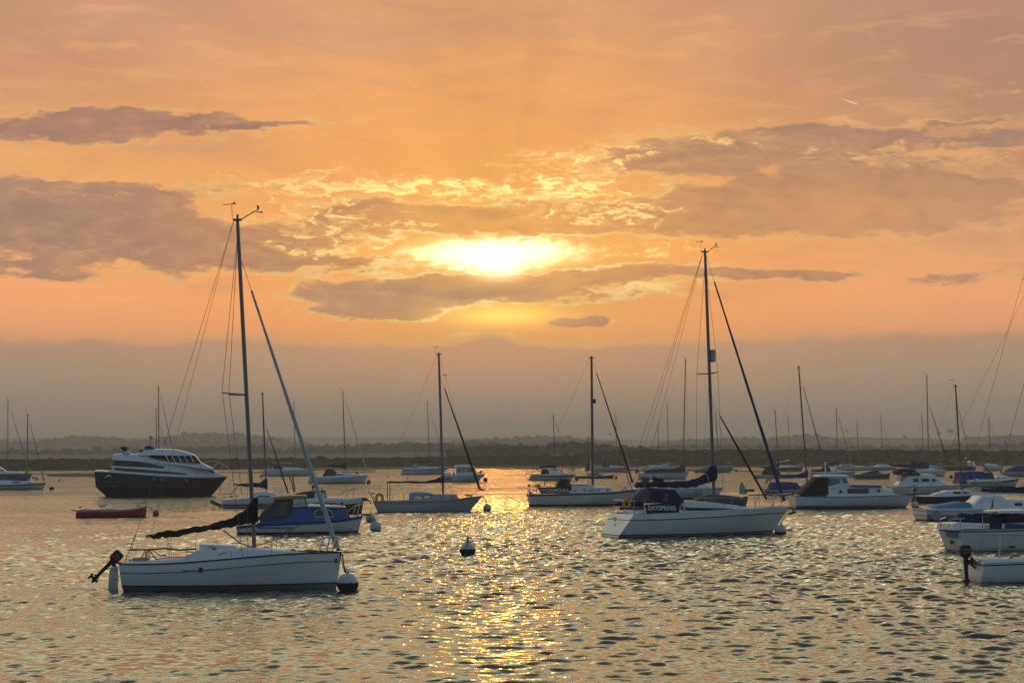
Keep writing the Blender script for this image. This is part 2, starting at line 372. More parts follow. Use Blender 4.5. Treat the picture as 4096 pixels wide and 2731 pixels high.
# ------------------------------------------------------------------ mesh helpers
class MB:
    def __init__(s): s.v, s.f, s.m = [], [], []
    def add(s, verts, faces, mi=0):
        o = len(s.v); s.v.extend([tuple(p) for p in verts])
        s.f.extend([tuple(i + o for i in f) for f in faces]); s.m.extend([mi] * len(faces)); return s
    def tube(s, pts, r, n=6, mi=0, flat=1.0):
        pts = [Vector(p) for p in pts]; k = len(pts)
        rs = r if isinstance(r, (list, tuple)) else [r] * k
        vs, fs = [], []; prev = None
        for i, p in enumerate(pts):
            d = (pts[min(i + 1, k - 1)] - pts[max(i - 1, 0)])
            d = d.normalized() if d.length > 1e-9 else Vector((0, 0, 1))
            if prev is None:
                ref = Vector((0, 1, 0)) if abs(d.y) < 0.9 else Vector((1, 0, 0))
                a = d.cross(ref).normalized()
            else:
                a = (prev - d * prev.dot(d)).normalized()
            prev = a; b = d.cross(a)
            for j in range(n):
                t = 2 * math.pi * j / n
                vs.append(p + (a * math.cos(t) + b * (math.sin(t) * flat)) * rs[i])
        for i in range(k - 1):
            for j in range(n):
                j2 = (j + 1) % n
                fs.append((i * n + j, i * n + j2, (i + 1) * n + j2, (i + 1) * n + j))
        fs.append(tuple(range(n))[::-1]); fs.append(tuple(range((k - 1) * n, k * n)))
        return s.add(vs, fs, mi)
    def loft(s, rings, mi=0, cap=True, closed=True):
        n = len(rings[0]); vs = [p for r in rings for p in r]; fs = []
        for i in range(len(rings) - 1):
            for j in range(n if closed else n - 1):
                j2 = (j + 1) % n
                fs.append((i * n + j, i * n + j2, (i + 1) * n + j2, (i + 1) * n + j))
        if cap:
            fs.append(tuple(range(n))[::-1]); fs.append(tuple(range((len(rings) - 1) * n, len(rings) * n)))
        return s.add(vs, fs, mi)
    def box(s, x0, x1, y0, y1, z0, z1, mi=0):
        v = [(x, y, z) for z in (z0, z1) for y in (y0, y1) for x in (x0, x1)]
        return s.add(v, [(0, 2, 3, 1), (4, 5, 7, 6), (0, 1, 5, 4), (2, 6, 7, 3), (0, 4, 6, 2), (1, 3, 7, 5)], mi)
    def prism(s, poly, y0, y1, mi=0):
        """polygon of (x, z) carried from y0 to y1; y0 / y1 may be functions of (x, z)"""
        n = len(poly); g = lambda y, p: y(*p) if callable(y) else y
        a = [(p[0], g(y0, p), p[1]) for p in poly]; b = [(p[0], g(y1, p), p[1]) for p in poly]
        fs = [tuple(range(n)), tuple(range(n, 2 * n))[::-1]]
        fs += [(i, i + n, (i + 1) % n + n, (i + 1) % n) for i in range(n)]
        return s.add(a + b, fs, mi)
    def ball(s, c, r, rz=None, nu=16, nv=10, mi=0, z_split=None, mi2=1):
        rz = rz or r; vs, fs, ms = [], [], []
        for i in range(nv + 1):
            th = math.pi * i / nv
            for j in range(nu):
                ph = 2 * math.pi * j / nu
                vs.append((c[0] + r * math.sin(th) * math.cos(ph), c[1] + r * math.sin(th) * math.sin(ph), c[2] + rz * math.cos(th)))
        o = len(s.v); s.v.extend(vs)
        for i in range(nv):
            for j in range(nu):
                q = (i * nu + j, (i + 1) * nu + j, (i + 1) * nu + (j + 1) % nu, i * nu + (j + 1) % nu)
                s.f.append(tuple(k + o for k in q))
                zc = sum(vs[k][2] for k in q) / 4
                s.m.append(mi2 if z_split is not None and zc < z_split else mi)
        return s
    def build(s, name, mats, parent=None, smooth=True, angle=38):
        me = bpy.data.meshes.new(name); me.from_pydata(s.v, [], s.f)
        for m in (mats if isinstance(mats, (list, tuple)) else [mats]): me.materials.append(m)
        me.polygons.foreach_set('material_index', s.m)
        bm = bmesh.new(); bm.from_mesh(me)
        bmesh.ops.remove_doubles(bm, verts=bm.verts, dist=1e-5)
        bmesh.ops.recalc_face_normals(bm, faces=bm.faces); bm.to_mesh(me); bm.free()
        if smooth:
            me.shade_smooth(); me.set_sharp_from_angle(angle=math.radians(angle))
        o = bpy.data.objects.new(name, me); COL.objects.link(o)
        if parent is not None: o.parent = parent
        return o
def tag(o, label=None, cat=None, group=None, kind=None):
    if label: o['label'] = label
    if cat: o['category'] = cat
    if group: o['group'] = group
    if kind: o['kind'] = kind
    return o
def mirror(p): return [(q[0], -q[1], q[2]) for q in p]
def np_mesh(name, V, F, mats, parent=None, smooth=False, mi=None):
    me = bpy.data.meshes.new(name)
    nv, nf = len(V), len(F); k = F.shape[1]
    me.vertices.add(nv); me.vertices.foreach_set('co', np.asarray(V, np.float32).ravel())
    me.loops.add(nf * k); me.loops.foreach_set('vertex_index', np.asarray(F, np.int32).ravel())
    me.polygons.add(nf); me.polygons.foreach_set('loop_start', np.arange(0, nf * k, k, dtype=np.int32))
    for m in (mats if isinstance(mats, (list, tuple)) else [mats]): me.materials.append(m)
    if mi is not None: me.polygons.foreach_set('material_index', np.asarray(mi, np.int32))
    me.update(calc_edges=True); me.validate()
    if smooth: me.shade_smooth()
    o = bpy.data.objects.new(name, me); COL.objects.link(o)
    if parent is not None: o.parent = parent
    return o
def grid_faces(nr, nc):
    i = np.arange((nr - 1) * (nc - 1)); r = i // (nc - 1); c = i % (nc - 1); a = r * nc + c
    return np.stack([a, a + 1, a + nc + 1, a + nc], 1)

# ------------------------------------------------------------------ water: one sheet, finest near the camera
def build_water():
    rows = [-60.0, -20.0, 5.0, 15.0, 22.0]
    y = 27.0
    while y < 190: rows.append(y); y *= 1.0019
    while y < 700: rows.append(y); y *= 1.012
    rows += [900, 1300, 2000, 3200, 4800]
    rows = np.array(rows); nc = 1000
    u = np.linspace(-1, 1, nc)
    u = np.sign(u) * (0.62 * np.abs(u) + 0.38 * np.abs(u) ** 9)    # fine across the view, coarser off to the sides
    half = 0.62 * np.maximum(rows, 60) ** 1.0
    Xg = u[None, :] * half[:, None]; Yg = np.repeat(rows[:, None], nc, 1)
    Z = np.zeros_like(Xg)
    dist = np.maximum(Yg, 20)
    # wind ripples: many short-crested waves running mostly towards the camera
    amp_mod = 0.0
    for k in range(9):
        kx, ky = NR.normal(0, .05), NR.normal(0, .10); amp_mod = amp_mod + np.sin(kx * Xg + ky * Yg * .6 + NR.uniform(0, 6.28))
    amp_mod = np.clip(0.95 + 0.20 * amp_mod, 0.40, 1.6)
    for k in range(90):
        lam = 0.15 * (0.92 / 0.15) ** (NR.uniform(0, 1) ** 0.95)
        th = NR.normal(math.radians(5), math.radians(27))
        kk = 2 * math.pi / lam
        a = 0.0088 * lam
        ph = NR.uniform(0, 6.28)
        dpx = dist * 0.0024
        fade = np.clip((lam - 2.0 * dpx * abs(math.cos(th))) / (1.0 * dpx), 0, 1)
        q = kk * (math.sin(th) * Xg + math.cos(th) * Yg) + ph
        Z += a * fade * (np.sin(q) + 0.25 * np.cos(2 * q))
    Z *= amp_mod * np.clip((Yg - 20) / 10, 0, 1)
    V = np.stack([Xg.ravel(), Yg.ravel(), Z.ravel()], 1)
    m = bpy.data.materials.new("estuary_water"); m.use_nodes = True; nt = m.node_tree; X.nt = nt
    nt.nodes.remove(nt.nodes['Principled BSDF'])
    dif = nt.nodes.new('ShaderNodeBsdfDiffuse'); dif.inputs[0].default_value = (0.050, 0.056, 0.050, 1)      # silty water
    glo = nt.nodes.new('ShaderNodeBsdfGlossy'); glo.inputs[0].default_value = (0.99, 1.0, 0.90, 1); glo.inputs['Roughness'].default_value = 0.045
    fre = nt.nodes.new('ShaderNodeFresnel'); fre.inputs[0].default_value = 1.45
    mxw = nt.nodes.new('ShaderNodeMixShader'); nt.links.new(fre.outputs[0], mxw.inputs[0]); nt.links.new(dif.outputs[0], mxw.inputs[1]); nt.links.new(glo.outputs[0], mxw.inputs[2])
    nt.links.new(mxw.outputs[0], nt.nodes['Material Output'].inputs[0])
    t = nt.nodes.new('ShaderNodeTexCoord')
    mp = nt.nodes.new('ShaderNodeMapping'); mp.inputs['Scale'].default_value = (0.55, 1.0, 1.0)
    nt.links.new(t.outputs['Object'], mp.inputs[0])
    h = noise(mp.outputs[0], 1.7, 4, 0.6, '2D') * 0.75 + noise(mp.outputs[0], 6.5, 4, 0.6, '2D') * 0.26
    mp2 = nt.nodes.new('ShaderNodeMapping'); mp2.inputs['Scale'].default_value = (0.03, 0.09, 1)
    nt.links.new(t.outputs['Object'], mp2.inputs[0])
    gust = sstep(noise(mp2.outputs[0], 1.0, 4, 0.6, '2D'), 0.30, 0.66)
    bp = nt.nodes.new('ShaderNodeBump'); bp.inputs['Distance'].default_value = 0.20
    sy = nt.nodes.new('ShaderNodeSeparateXYZ'); nt.links.new(t.outputs['Object'], sy.inputs[0])
    far = sstep(X(sy.outputs[1]), 45.0, 170.0)
    nt.links.new(((gust * 0.55 + 0.22) * (far * 0.95 + 0.45)).s, bp.inputs['Strength'])
    nt.links.new(h.s, bp.inputs['Height']); [nt.links.new(bp.outputs[0], k_.inputs['Normal']) for k_ in (dif, glo, fre)]
    o = np_mesh("water", V, grid_faces(len(rows), nc), m, smooth=True)
    tag(o, "rippled estuary water with golden sun glitter", None, kind='structure')
    return o
build_water()

# ------------------------------------------------------------------ leaf clumps
def leaf_quads(P, size, flat=0.7):
    """one small tilted quad at each point of P (n x 3); size scalar or array"""
    n = len(P); a = NR.normal(size=(n, 3)); a /= np.linalg.norm(a, axis=1)[:, None]
    b = NR.normal(size=(n, 3)); b -= a * (a * b).sum(1)[:, None]; b /= np.linalg.norm(b, axis=1)[:, None]
    s = (np.ones(n) * size * NR.uniform(.6, 1.3, n))[:, None]
    q = np.stack([P - a * s - b * s * flat, P + a * s - b * s * flat * .6, P + a * s * .8 + b * s * flat, P - a * s * .7 + b * s * flat], 1)
    return q.reshape(-1, 3), np.arange(4 * n).reshape(n, 4)
def foliage(name, c1, c2):
    m = bpy.data.materials.new(name); m.use_nodes = True; nt = m.node_tree; X.nt = nt
    b = nt.nodes['Principled BSDF']; b.inputs['Roughness'].default_value = 0.85; b.inputs['Specular IOR Level'].default_value = 0.2
    g = nt.nodes.new('ShaderNodeNewGeometry'); t = nt.nodes.new('ShaderNodeTexCoord')
    k = _m('MULTIPLY', X(g.outputs['Random Per Island']), 0.6) + noise(t.outputs['Object'], 0.25, 3, 0.5, '3D') * 0.4
    nt.links.new(mixc(k, c1, c2), b.inputs['Base Color'])
    return m
LEAF = foliage("tree_leaves", (0.030, 0.040, 0.018), (0.085, 0.092, 0.042))
GRASS = foliage("marsh_grass_blades", (0.060, 0.055, 0.022), (0.15, 0.13, 0.055))
BARK = mat("bark", (0.06, 0.05, 0.04), 0.9)
def ground_mat(name, c1, c2, sx, sy, sc):
    m = bpy.data.materials.new(name); m.use_nodes = True; nt = m.node_tree; X.nt = nt
    b = nt.nodes['Principled BSDF']; b.inputs['Roughness'].default_value = 0.95; b.inputs['Specular IOR Level'].default_value = 0.15
    t = nt.nodes.new('ShaderNodeTexCoord'); mp = nt.nodes.new('ShaderNodeMapping'); mp.inputs['Scale'].default_value = (sx, sy, sy)
    nt.links.new(t.outputs['Object'], mp.inputs[0])
    k = sstep(noise(mp.outputs[0], sc, 8, 0.65, '3D'), 0.3, 0.7)
    nt.links.new(mixc(k, c1, c2), b.inputs['Base Color']); return m
MARSH = ground_mat("marsh_turf", (0.040, 0.034, 0.018), (0.115, 0.095, 0.045), 0.05, 0.5, 1.6)
FIELD = ground_mat("flat_pasture", (0.055, 0.055, 0.032), (0.095, 0.09, 0.052), 0.004, 0.02, 3.0)
HILLM = ground_mat("hill_fields", (0.05, 0.055, 0.03), (0.12, 0.115, 0.065), 0.004, 0.006, 1.8)
MUD = ground_mat("tidal_mud", (0.035, 0.030, 0.022), (0.07, 0.06, 0.045), 0.1, 0.6, 2.0)

def interp(x, pts):
    xs = [p[0] for p in pts]; ys = [p[1] for p in pts]
    return np.interp(x, xs, ys)
# far bank: waterline and crest read off the photo, turned into real distances and heights
SHORE = [(-3000, 1893), (-600, 1889), (0, 1884), (900, 1876), (1600, 1867), (2050, 1864), (3000, 1863), (4096, 1861), (5000, 1858), (7200, 1856)]
CREST = [(-3000, 1850), (0, 1843), (420, 1840), (900, 1840), (1500, 1836), (1900, 1827), (2250, 1826), (2330, 1818), (2420, 1807), (2700, 1804), (3150, 1803), (4096, 1806), (7200, 1805)]
def shore_row(pxs):
    out = []
    for px in pxs:
        w = on_water(px, float(interp(px, SHORE)) + 0.0)
        c = at_depth(px, float(interp(px, CREST)), w.y + 26)
        out.append((w, c))
    return out
def build_bank():
    pxs = np.arange(-3000, 7201, 16.0); sr = shore_row(pxs)
    prof = [(-1.5, -0.6), (0.0, 0.02), (0.03, 0.16), (0.10, 0.24), (0.25, 0.34), (0.42, 0.46), (0.50, 0.50), (0.62, 0.66), (0.8, 0.86), (1.0, 1.0), (1.35, 0.97), (2.2, 0.78)]
    rows = []
    for (t, k) in prof:
        row = []
        for i, (w, c) in enumerate(sr):
            p = w.lerp(c, t) if t <= 1 else w + (c - w) * t
            z = c.z * k if t >= 0 else -0.6
            wob = (math.sin(pxs[i] * .021 + t * 9) + math.sin(pxs[i] * .0571 + t * 17) + math.sin(pxs[i] * .137 + 5 * t)) * 0.045
            if 0 < t < 1.3: z += wob * c.z * (0.6 if t < 1 else 1)
            row.append((p.x, p.y + (wob * 18 if t >= 0 else -6), z))
        rows.append(row)
    V = np.array(rows).reshape(-1, 3)
    o = np_mesh("marsh_bank_terrain", V, grid_faces(len(prof), len(pxs)), MARSH, smooth=True)
    tag(o, "long low grassy saltmarsh bank along the far shore", None, kind='structure')
    # grass on it
    P, S = [], []
    pf = [(t, k) for t, k in prof if 0 <= t <= 1.3]
    for _ in range(26000):
        px = NR.uniform(-700, 4900); t = NR.uniform(0, 1.08) if NR.uniform() < .6 else NR.uniform(.9, 1.1)
        i = (px + 3000) / 16.0; i0 = int(i); fr = i - i0
        # interpolate on the built sheet
        k = 0
        for q in range(len(prof) - 1):
            if prof[q][0] <= t < prof[q + 1][0]: k = q
        ft = (t - prof[k][0]) / (prof[k + 1][0] - prof[k][0])
        a = np.array(rows[k][i0]) * (1 - ft) + np.array(rows[k + 1][i0]) * ft
        b = np.array(rows[k][i0 + 1]) * (1 - ft) + np.array(rows[k + 1][i0 + 1]) * ft
        p = a * (1 - fr) + b * fr; P.append(p)
    P = np.array(P); n = len(P)
    hgt = NR.uniform(.12, .42, n) * (1 + .6 * (NR.uniform(size=n) < .06)); wd = NR.uniform(.25, .9, n)
    P[:, 2] -= 0.05
    ang = NR.uniform(-.6, .6, n); dxv = np.cos(ang) * wd; dyv = np.sin(ang) * wd; lean = NR.normal(0, .15, n)
    Q = np.stack([P - np.stack([dxv, dyv, 0 * wd], 1), P + np.stack([dxv, dyv, 0 * wd], 1),
                  P + np.stack([dxv * .5 + lean, dyv * .5, hgt], 1), P + np.stack([-dxv * .6 + lean, -dyv * .5, hgt * .8], 1)], 1).reshape(-1, 3)
    g = np_mesh("marsh_grass", Q, np.arange(4 * n).reshape(n, 4), GRASS)
    tag(g, "rough grass growing all over the saltmarsh bank", "grass", kind='stuff')
build_bank()

# flat pasture behind the bank, out to the foot of the hills
def build_plain():
    ys = np.array([395, 520, 640, 900, 1400, 2200, 3400, 5200.0]); nc = 60
    V = []
    for i, y in enumerate(ys):
        for u in np.linspace(-1, 1, nc):
            x = u * (y * 1.1 + 400)
            z = 0.3 + 2.2 * min(1, max(0, (y - 640) / 700))
            if y < 640: z = 0.1
            V.append((x, y + (u + 1) * 60 if y < 700 else y, z))
    o = np_mesh("field_ground", np.array(V), grid_faces(len(ys), nc), FIELD, smooth=True)
    tag(o, "flat pale pasture between the marsh bank and the treeline", None, kind='structure')
build_plain()

# hills: ridges whose skylines follow the photo
def ridge(name, Y, sky, x0, x1, label, depth, foot=2.0, th=0.0):
    pxs = np.arange(x0, x1 + 1, 24.0); rows = []
    crest = []
    for px in pxs:
        c = at_depth(px, float(interp(px, sky)), Y); crest.append(c)
    for (t, k) in [(0, 0), (.15, .10), (.4, .42), (.65, .76), (.85, .95), (1, 1), (1.3, .8), (1.8, .2)]:
        rows.append([(c.x * (1 - .3 * (1 - t) * depth / Y), Y - depth * (1 - t), foot - 2.5 + (max(c.z - th, foot) - foot + 2.5) * k) for c in crest])
    o = np_mesh(name, np.array(rows).reshape(-1, 3), grid_faces(len(rows), len(pxs)), HILLM, smooth=True)
    tag(o, label, None, kind='structure'); return rows, pxs
S_FAR = [(-1500, 1752), (0, 1752), (700, 1748), (1000, 1745), (1300, 1750), (1700, 1746), (1900, 1752), (2300, 1757), (2500, 1757), (2800, 1758), (3100, 1762), (5500, 1760)]
S_MID = [(-1500, 1756), (0, 1764), (170, 1772), (250, 1756), (300, 1747), (460, 1752), (540, 1764), (640, 1762), (760, 1738), (850, 1734), (960, 1738), (1080, 1752), (1200, 1772), (1330, 1792), (1480, 1795),
         (1650, 1788), (1780, 1772), (1880, 1764), (1960, 1756), (2060, 1753), (2140, 1748), (2300, 1750), (2400, 1765), (2500, 1786), (2580, 1790), (2660, 1770), (2750, 1760), (2920, 1753), (3060, 1757), (3180, 1743),
         (3300, 1735), (3420, 1732), (3600, 1735), (3760, 1742), (3870, 1750), (3960, 1746), (4096, 1744), (4600, 1738), (5500, 1750)]
R1, px1 = ridge("far_hills", 4600.0, S_FAR, -1500, 5500, "faint outermost line of hills in the haze", 900.0)
R2, px2 = ridge("near_hills", 2700.0, S_MID, -1500, 5500, "hazy wooded hills behind the flat pasture", 800.0, th=5.0)

def woodland(name, rows, pxs, x0, x1, n, size, hgt, label, tmin=.35, bare=()):
    P = []
    top = np.array(rows)                                   # rows x cols x 3
    lv = np.array([0, .15, .4, .65, .85, 1.0])
    while len(P) < n:
        px = NR.uniform(x0, x1)
        if any(a < px < b for a, b in bare) and NR.uniform() < .998: continue
        t = NR.uniform(tmin, 1.02) if NR.uniform() < .45 else NR.uniform(.93, 1.02)
        j = (px - pxs[0]) / 24.0; j0 = int(j); f = j - j0
        if j0 + 1 >= top.shape[1]: continue
        tt = min(t, .999); k = int(np.searchsorted(lv, tt, 'right') - 1); k = min(k, 4); ft = (tt - lv[k]) / (lv[k + 1] - lv[k])
        p = (top[k, j0] * (1 - ft) + top[k + 1, j0] * ft) * (1 - f) + (top[k, j0 + 1] * (1 - ft) + top[k + 1, j0 + 1] * ft) * f
        clump = hgt * (0.55 + 0.30 * math.sin(px * .11) * math.sin(px * .043 + 1) + 0.25 * math.sin(px * .31 + t * 40))
        P.append(p + np.array([0, NR.normal(0, 8), max(0.5, clump) * NR.uniform(.1, 1) ** .7]))
    V, F = leaf_quads(np.array(P), size, .8)
    tag(np_mesh(name, V, F, LEAF), label, "woodland", kind='stuff')
woodland("hill_woods", R2, px2, -500, 4600, 11000, 3.4, 6.0, "hazy woods covering the hills behind the marsh", bare=[(3250, 3860)])

# ------------------------------------------------------------------ trees
def make_tree(h, crown_r, seed, n_leaf=520, lobes=9, wide=1.0, leaf=.42):
    rs = np.random.RandomState(seed)
    t = MB(); t.tube([(0, 0, 0), (.1, 0, h * .25), (-.05, .05, h * .55), (.1, 0, h * .8)], [h * .035, h * .028, h * .018, h * .006], 7)
    ends = []
    for k in range(7):
        a = k * 2.4 + rs.uniform(-.4, .4); z0 = h * rs.uniform(.28, .55); L = crown_r * rs.uniform(.5, .95)
        e = (math.cos(a) * L * wide, math.sin(a) * L, z0 + h * rs.uniform(.12, .34)); ends.append(e)
        t.tube([(0, 0, z0), (e[0] * .5, e[1] * .5, (z0 + e[2]) / 2 + .2), e], [h * .016, h * .011, h * .004], 5)
    C = [np.array(e) + rs.normal(0, .2, 3) for e in ends] + [np.array([rs.normal(0, crown_r * .35), rs.normal(0, crown_r * .35), h * rs.uniform(.6, .86)]) for _ in range(lobes)]
    P = []
    for c in C:
        r = crown_r * rs.uniform(.30, .52); m = int(n_leaf / len(C)); d = rs.normal(size=(m, 3)); d /= np.linalg.norm(d, axis=1)[:, None]
        P.append(c + d * (r * rs.uniform(.35, 1.05, m) ** .5)[:, None] * np.array([wide, 1, .72]))
    P = np.concatenate(P); P = P[P[:, 2] > h * .16]
    return t, P, leaf
TREES = []
def tree_proto(name, h, r, seed, **kw):
    t, P, leaf = make_tree(h, r, seed, **kw)
    root = bpy.data.objects.new(name, None); COL.objects.link(root)
    t.build('trunk', BARK, root)
    V, F = leaf_quads(P, leaf); np_mesh('crown', V, F, LEAF, root)
    return root
def copy_tree(o, parent=None):
    c = o.copy(); COL.objects.link(c)
    if parent is not None: c.parent = parent
    for ch in list(o.children): copy_tree(ch, c)
    return c
_used = {}
PROTO = {}
def put_tree(kind, px, ytop, ybase, Y, label, group=None):
    spec = {'round': (10.0, 4.2, 3, {}), 'wide': (9.0, 5.4, 5, dict(wide=1.3, lobes=11)), 'tall': (12.0, 3.2, 8, dict(lobes=8)), 'bush': (3.6, 2.8, 14, dict(n_leaf=420, leaf=.3, wide=1.35)), 'open': (11.0, 4.6, 21, dict(n_leaf=360, lobes=6))}[kind]
    nm = {'round': 'oak_tree', 'wide': 'spreading_tree', 'tall': 'tall_tree', 'bush': 'marsh_bush', 'open': 'open_crowned_tree'}[kind]
    if kind not in PROTO:
        PROTO[kind] = o = tree_proto(nm, spec[0], spec[1], spec[2], **spec[3])
    else: o = copy_tree(PROTO[kind])
    b = at_depth(px, ybase, Y); t = at_depth(px, ytop, Y)
    s = (t.z - b.z) / (spec[0] * 0.97)
    o.location = b; o.scale = (s, s, s); o.rotation_euler = (0, 0, NR.uniform(0, 6.28))
    tag(o, label, 'bush' if kind == 'bush' else 'tree', group)
G1 = "hazy trees along the treeline beyond the pasture"
LB = "hazy grey-green tree in the line beyond the pasture"
# single trees one can tell apart
put_tree('round', 388, 1782, 1822, 1350, "rounded hazy tree standing alone left of the motor yacht's radar arch", G1)
put_tree('tall', 345, 1792, 1824, 1350, "smaller hazy tree next to the rounded lone tree left of the motor yacht", G1)
put_tree('wide', 466, 1786, 1822, 1350, "low spreading hazy tree seen just above the motor yacht's stern rail", G1)
put_tree('open', 1055, 1773, 1820, 1350, "tall open hazy tree between the two yacht masts left of centre", G1)
put_tree('open', 3803, 1716, 1748, 2690, "wide bushy-topped lone tree on the bare hill crest", G1)
put_tree('round', 3757, 1724, 1746, 2690, "smaller round tree beside the wide lone tree on the hill crest", G1)
put_tree('round', 3388, 1719, 1736, 2690, "single small tree on the hill crest near the tallest brown mast", G1)
put_tree('bush', 1283, 1823, 1840, 398, "dark rounded bush on the marsh bank behind the white yacht's furled headsail", "bushes on the marsh bank")
put_tree('bush', 242, 1834, 1846, 385, "small dark bush on the left end of the marsh bank", "bushes on the marsh bank")
put_tree('bush', 2190, 1813, 1828, 545, "dark bush on the bank where the bank begins to rise", "bushes on the marsh bank")
put_tree('bush', 1160, 1827, 1840, 400, "low wide bush on the bank by the white masthead sloop", "bushes on the marsh bank")
# the line of hedgerow trees
row = [(20, 1800), (70, 1797), (120, 1801), (205, 1793), (250, 1797), (275, 1792), (312, 1796)]
row += [(540, 1786), (575, 1798), (720, 1780), (765, 1790), (810, 1785), (845, 1779), (880, 1790), (920, 1776), (965, 1782), (1000, 1774), (1100, 1795), (1140, 1800), (1180, 1792), (1215, 1788)]
row += [(1430, 1772), (1470, 1768), (1530, 1775), (1565, 1771), (1620, 1765), (1680, 1768), (1712, 1766), (1770, 1785), (1885, 1762), (1930, 1770), (1965, 1765), (1850, 1775)]
row += [(3690, 1782), (3730, 1786), (3900, 1778), (3960, 1776), (4010, 1780), (4060, 1774), (3850, 1786)]
kinds = ['round', 'wide', 'open', 'tall', 'round', 'wide']
for i, (px, yt) in enumerate(row):
    put_tree(kinds[i % 6], px, yt, 1824 if px < 1300 else 1812, 1330 + (i * 37) % 90, LB, G1)
# continuous woods under the line of trees
def wood_belt(name, Y, pts, n, size, base, label):
    P = []
    x0, x1 = pts[0][0], pts[-1][0]
    for _ in range(n):
        px = NR.uniform(x0, x1); yt = float(interp(px, pts)) + 4 * math.sin(px * .09) + 3 * math.sin(px * .21 + 1)
        P.append(at_depth(px, base - (base - yt) * NR.uniform(.05, 1.0) ** .6, Y + NR.uniform(-60, 60)))
    V, F = leaf_quads(np.array([tuple(p) for p in P]), size, .8)
    tag(np_mesh(name, V, F, LEAF), label, "woodland", kind='stuff')
wood_belt("wood_belt", 1400.0, [(-700, 1802), (0, 1806), (300, 1803), (520, 1806), (640, 1812), (700, 1795), (960, 1790), (1150, 1800), (1250, 1796)], 2600, 1.5, 1822, "hazy thicket under the treeline on the left")
wood_belt("wood_belt", 1400.0, [(1200, 1790), (1450, 1782), (1700, 1778), (1850, 1782), (1960, 1785)], 2000, 1.5, 1816, "hazy thicket under the treeline left of the sun's reflection")
wood_belt("wood_belt", 900.0, [(1790, 1806), (1850, 1795), (1960, 1786), (2080, 1785), (2170, 1790), (2200, 1778), (2300, 1774), (2380, 1780), (2480, 1792), (2600, 1798)], 3000, 1.1, 1822, "darker thicket behind the bank right of the sun's reflection")
wood_belt("wood_belt", 1500.0, [(2480, 1800), (2700, 1786), (2900, 1785), (3060, 1784), (3200, 1790), (3400, 1790), (3640, 1788), (3760, 1784), (3900, 1780), (4100, 1776), (4900, 1776)], 4200, 1.7, 1812, "hazy thicket behind the high bank on the right")

# mud banks showing through the ebb tide
def mud(pts_px, label, grass=False, h=0.12):
    """pts_px: (px, y_near, y_far) along the bank"""
    P = []
    n = len(pts_px); rows = [[], [], [], []]
    for (px, yn, yf) in pts_px:
        a = on_water(px, yn); b = on_water(px, yf)
        rows[0].append((a.x, a.y, -0.15)); rows[1].append((a.x * .7 + b.x * .3, a.y * .7 + b.y * .3, h * NR.uniform(.6, 1.1)))
        rows[2].append((a.x * .3 + b.x * .7, a.y * .3 + b.y * .7, h * NR.uniform(.6, 1.2))); rows[3].append((b.x, b.y, -0.15))
    o = np_mesh("mudbank_ground", np.array(rows).reshape(-1, 3), grid_faces(4, n), MARSH if grass else MUD, smooth=True)
    tag(o, label, None, kind='structure')
def strip(x0, x1, y, hw, step=40):
    out = []
    x = x0
    while x <= x1:
        k = math.sin(math.pi * (x - x0) / (x1 - x0)) ** .5 if x not in (x0, x1) else .05
        j = NR.uniform(-.5, .5)
        out.append((x, y + j + hw * max(k, .08), y + j - hw * max(k, .08) * .8)); x += step
    return out
mud(strip(190, 620, 1903, 6), "low grassy islet in the water at the left behind the motor yacht", True, .45)
mud(strip(120, 420, 1896, 1.5), "thin dark mud strip left of the motor yacht")
mud(strip(1180, 1520, 1880, 2.0), "mud strip beyond the yacht with the dark hood")
mud(strip(1990, 2340, 1876, 1.8), "mud strip by the sun's reflection")
mud(strip(2060, 2180, 1872, 1.5), "short mud strip beyond the sun's reflection")
mud(strip(1300, 1500, 1888, 1.6), "second mud strip beyond the yacht with the dark hood")
mud(strip(2500, 2960, 1881, 4.0), "wide mud strip behind the far moored yachts", True, .3)
mud(strip(2950, 3160, 1886, 1.6), "thin mud strip by the far grey boat")
mud(strip(800, 1080, 1890, 1.5), "thin mud strip right of the motor yacht")

# ------------------------------------------------------------------ boats
def text_mesh(txt, bold=0.0):
    cu = bpy.data.curves.new("lettering", 'FONT'); cu.body = txt; cu.size = 1.0; cu.extrude = 0.006; cu.offset = bold
    cu.align_x = 'CENTER'; cu.align_y = 'CENTER'; cu.resolution_u = 3
    ob = bpy.data.objects.new("lettering", cu); COL.objects.link(ob)
    dg = bpy.context.evaluated_depsgraph_get()
    me = bpy.data.meshes.new_from_object(ob.evaluated_get(dg)); bpy.data.objects.remove(ob); bpy.data.curves.remove(cu)
    return me

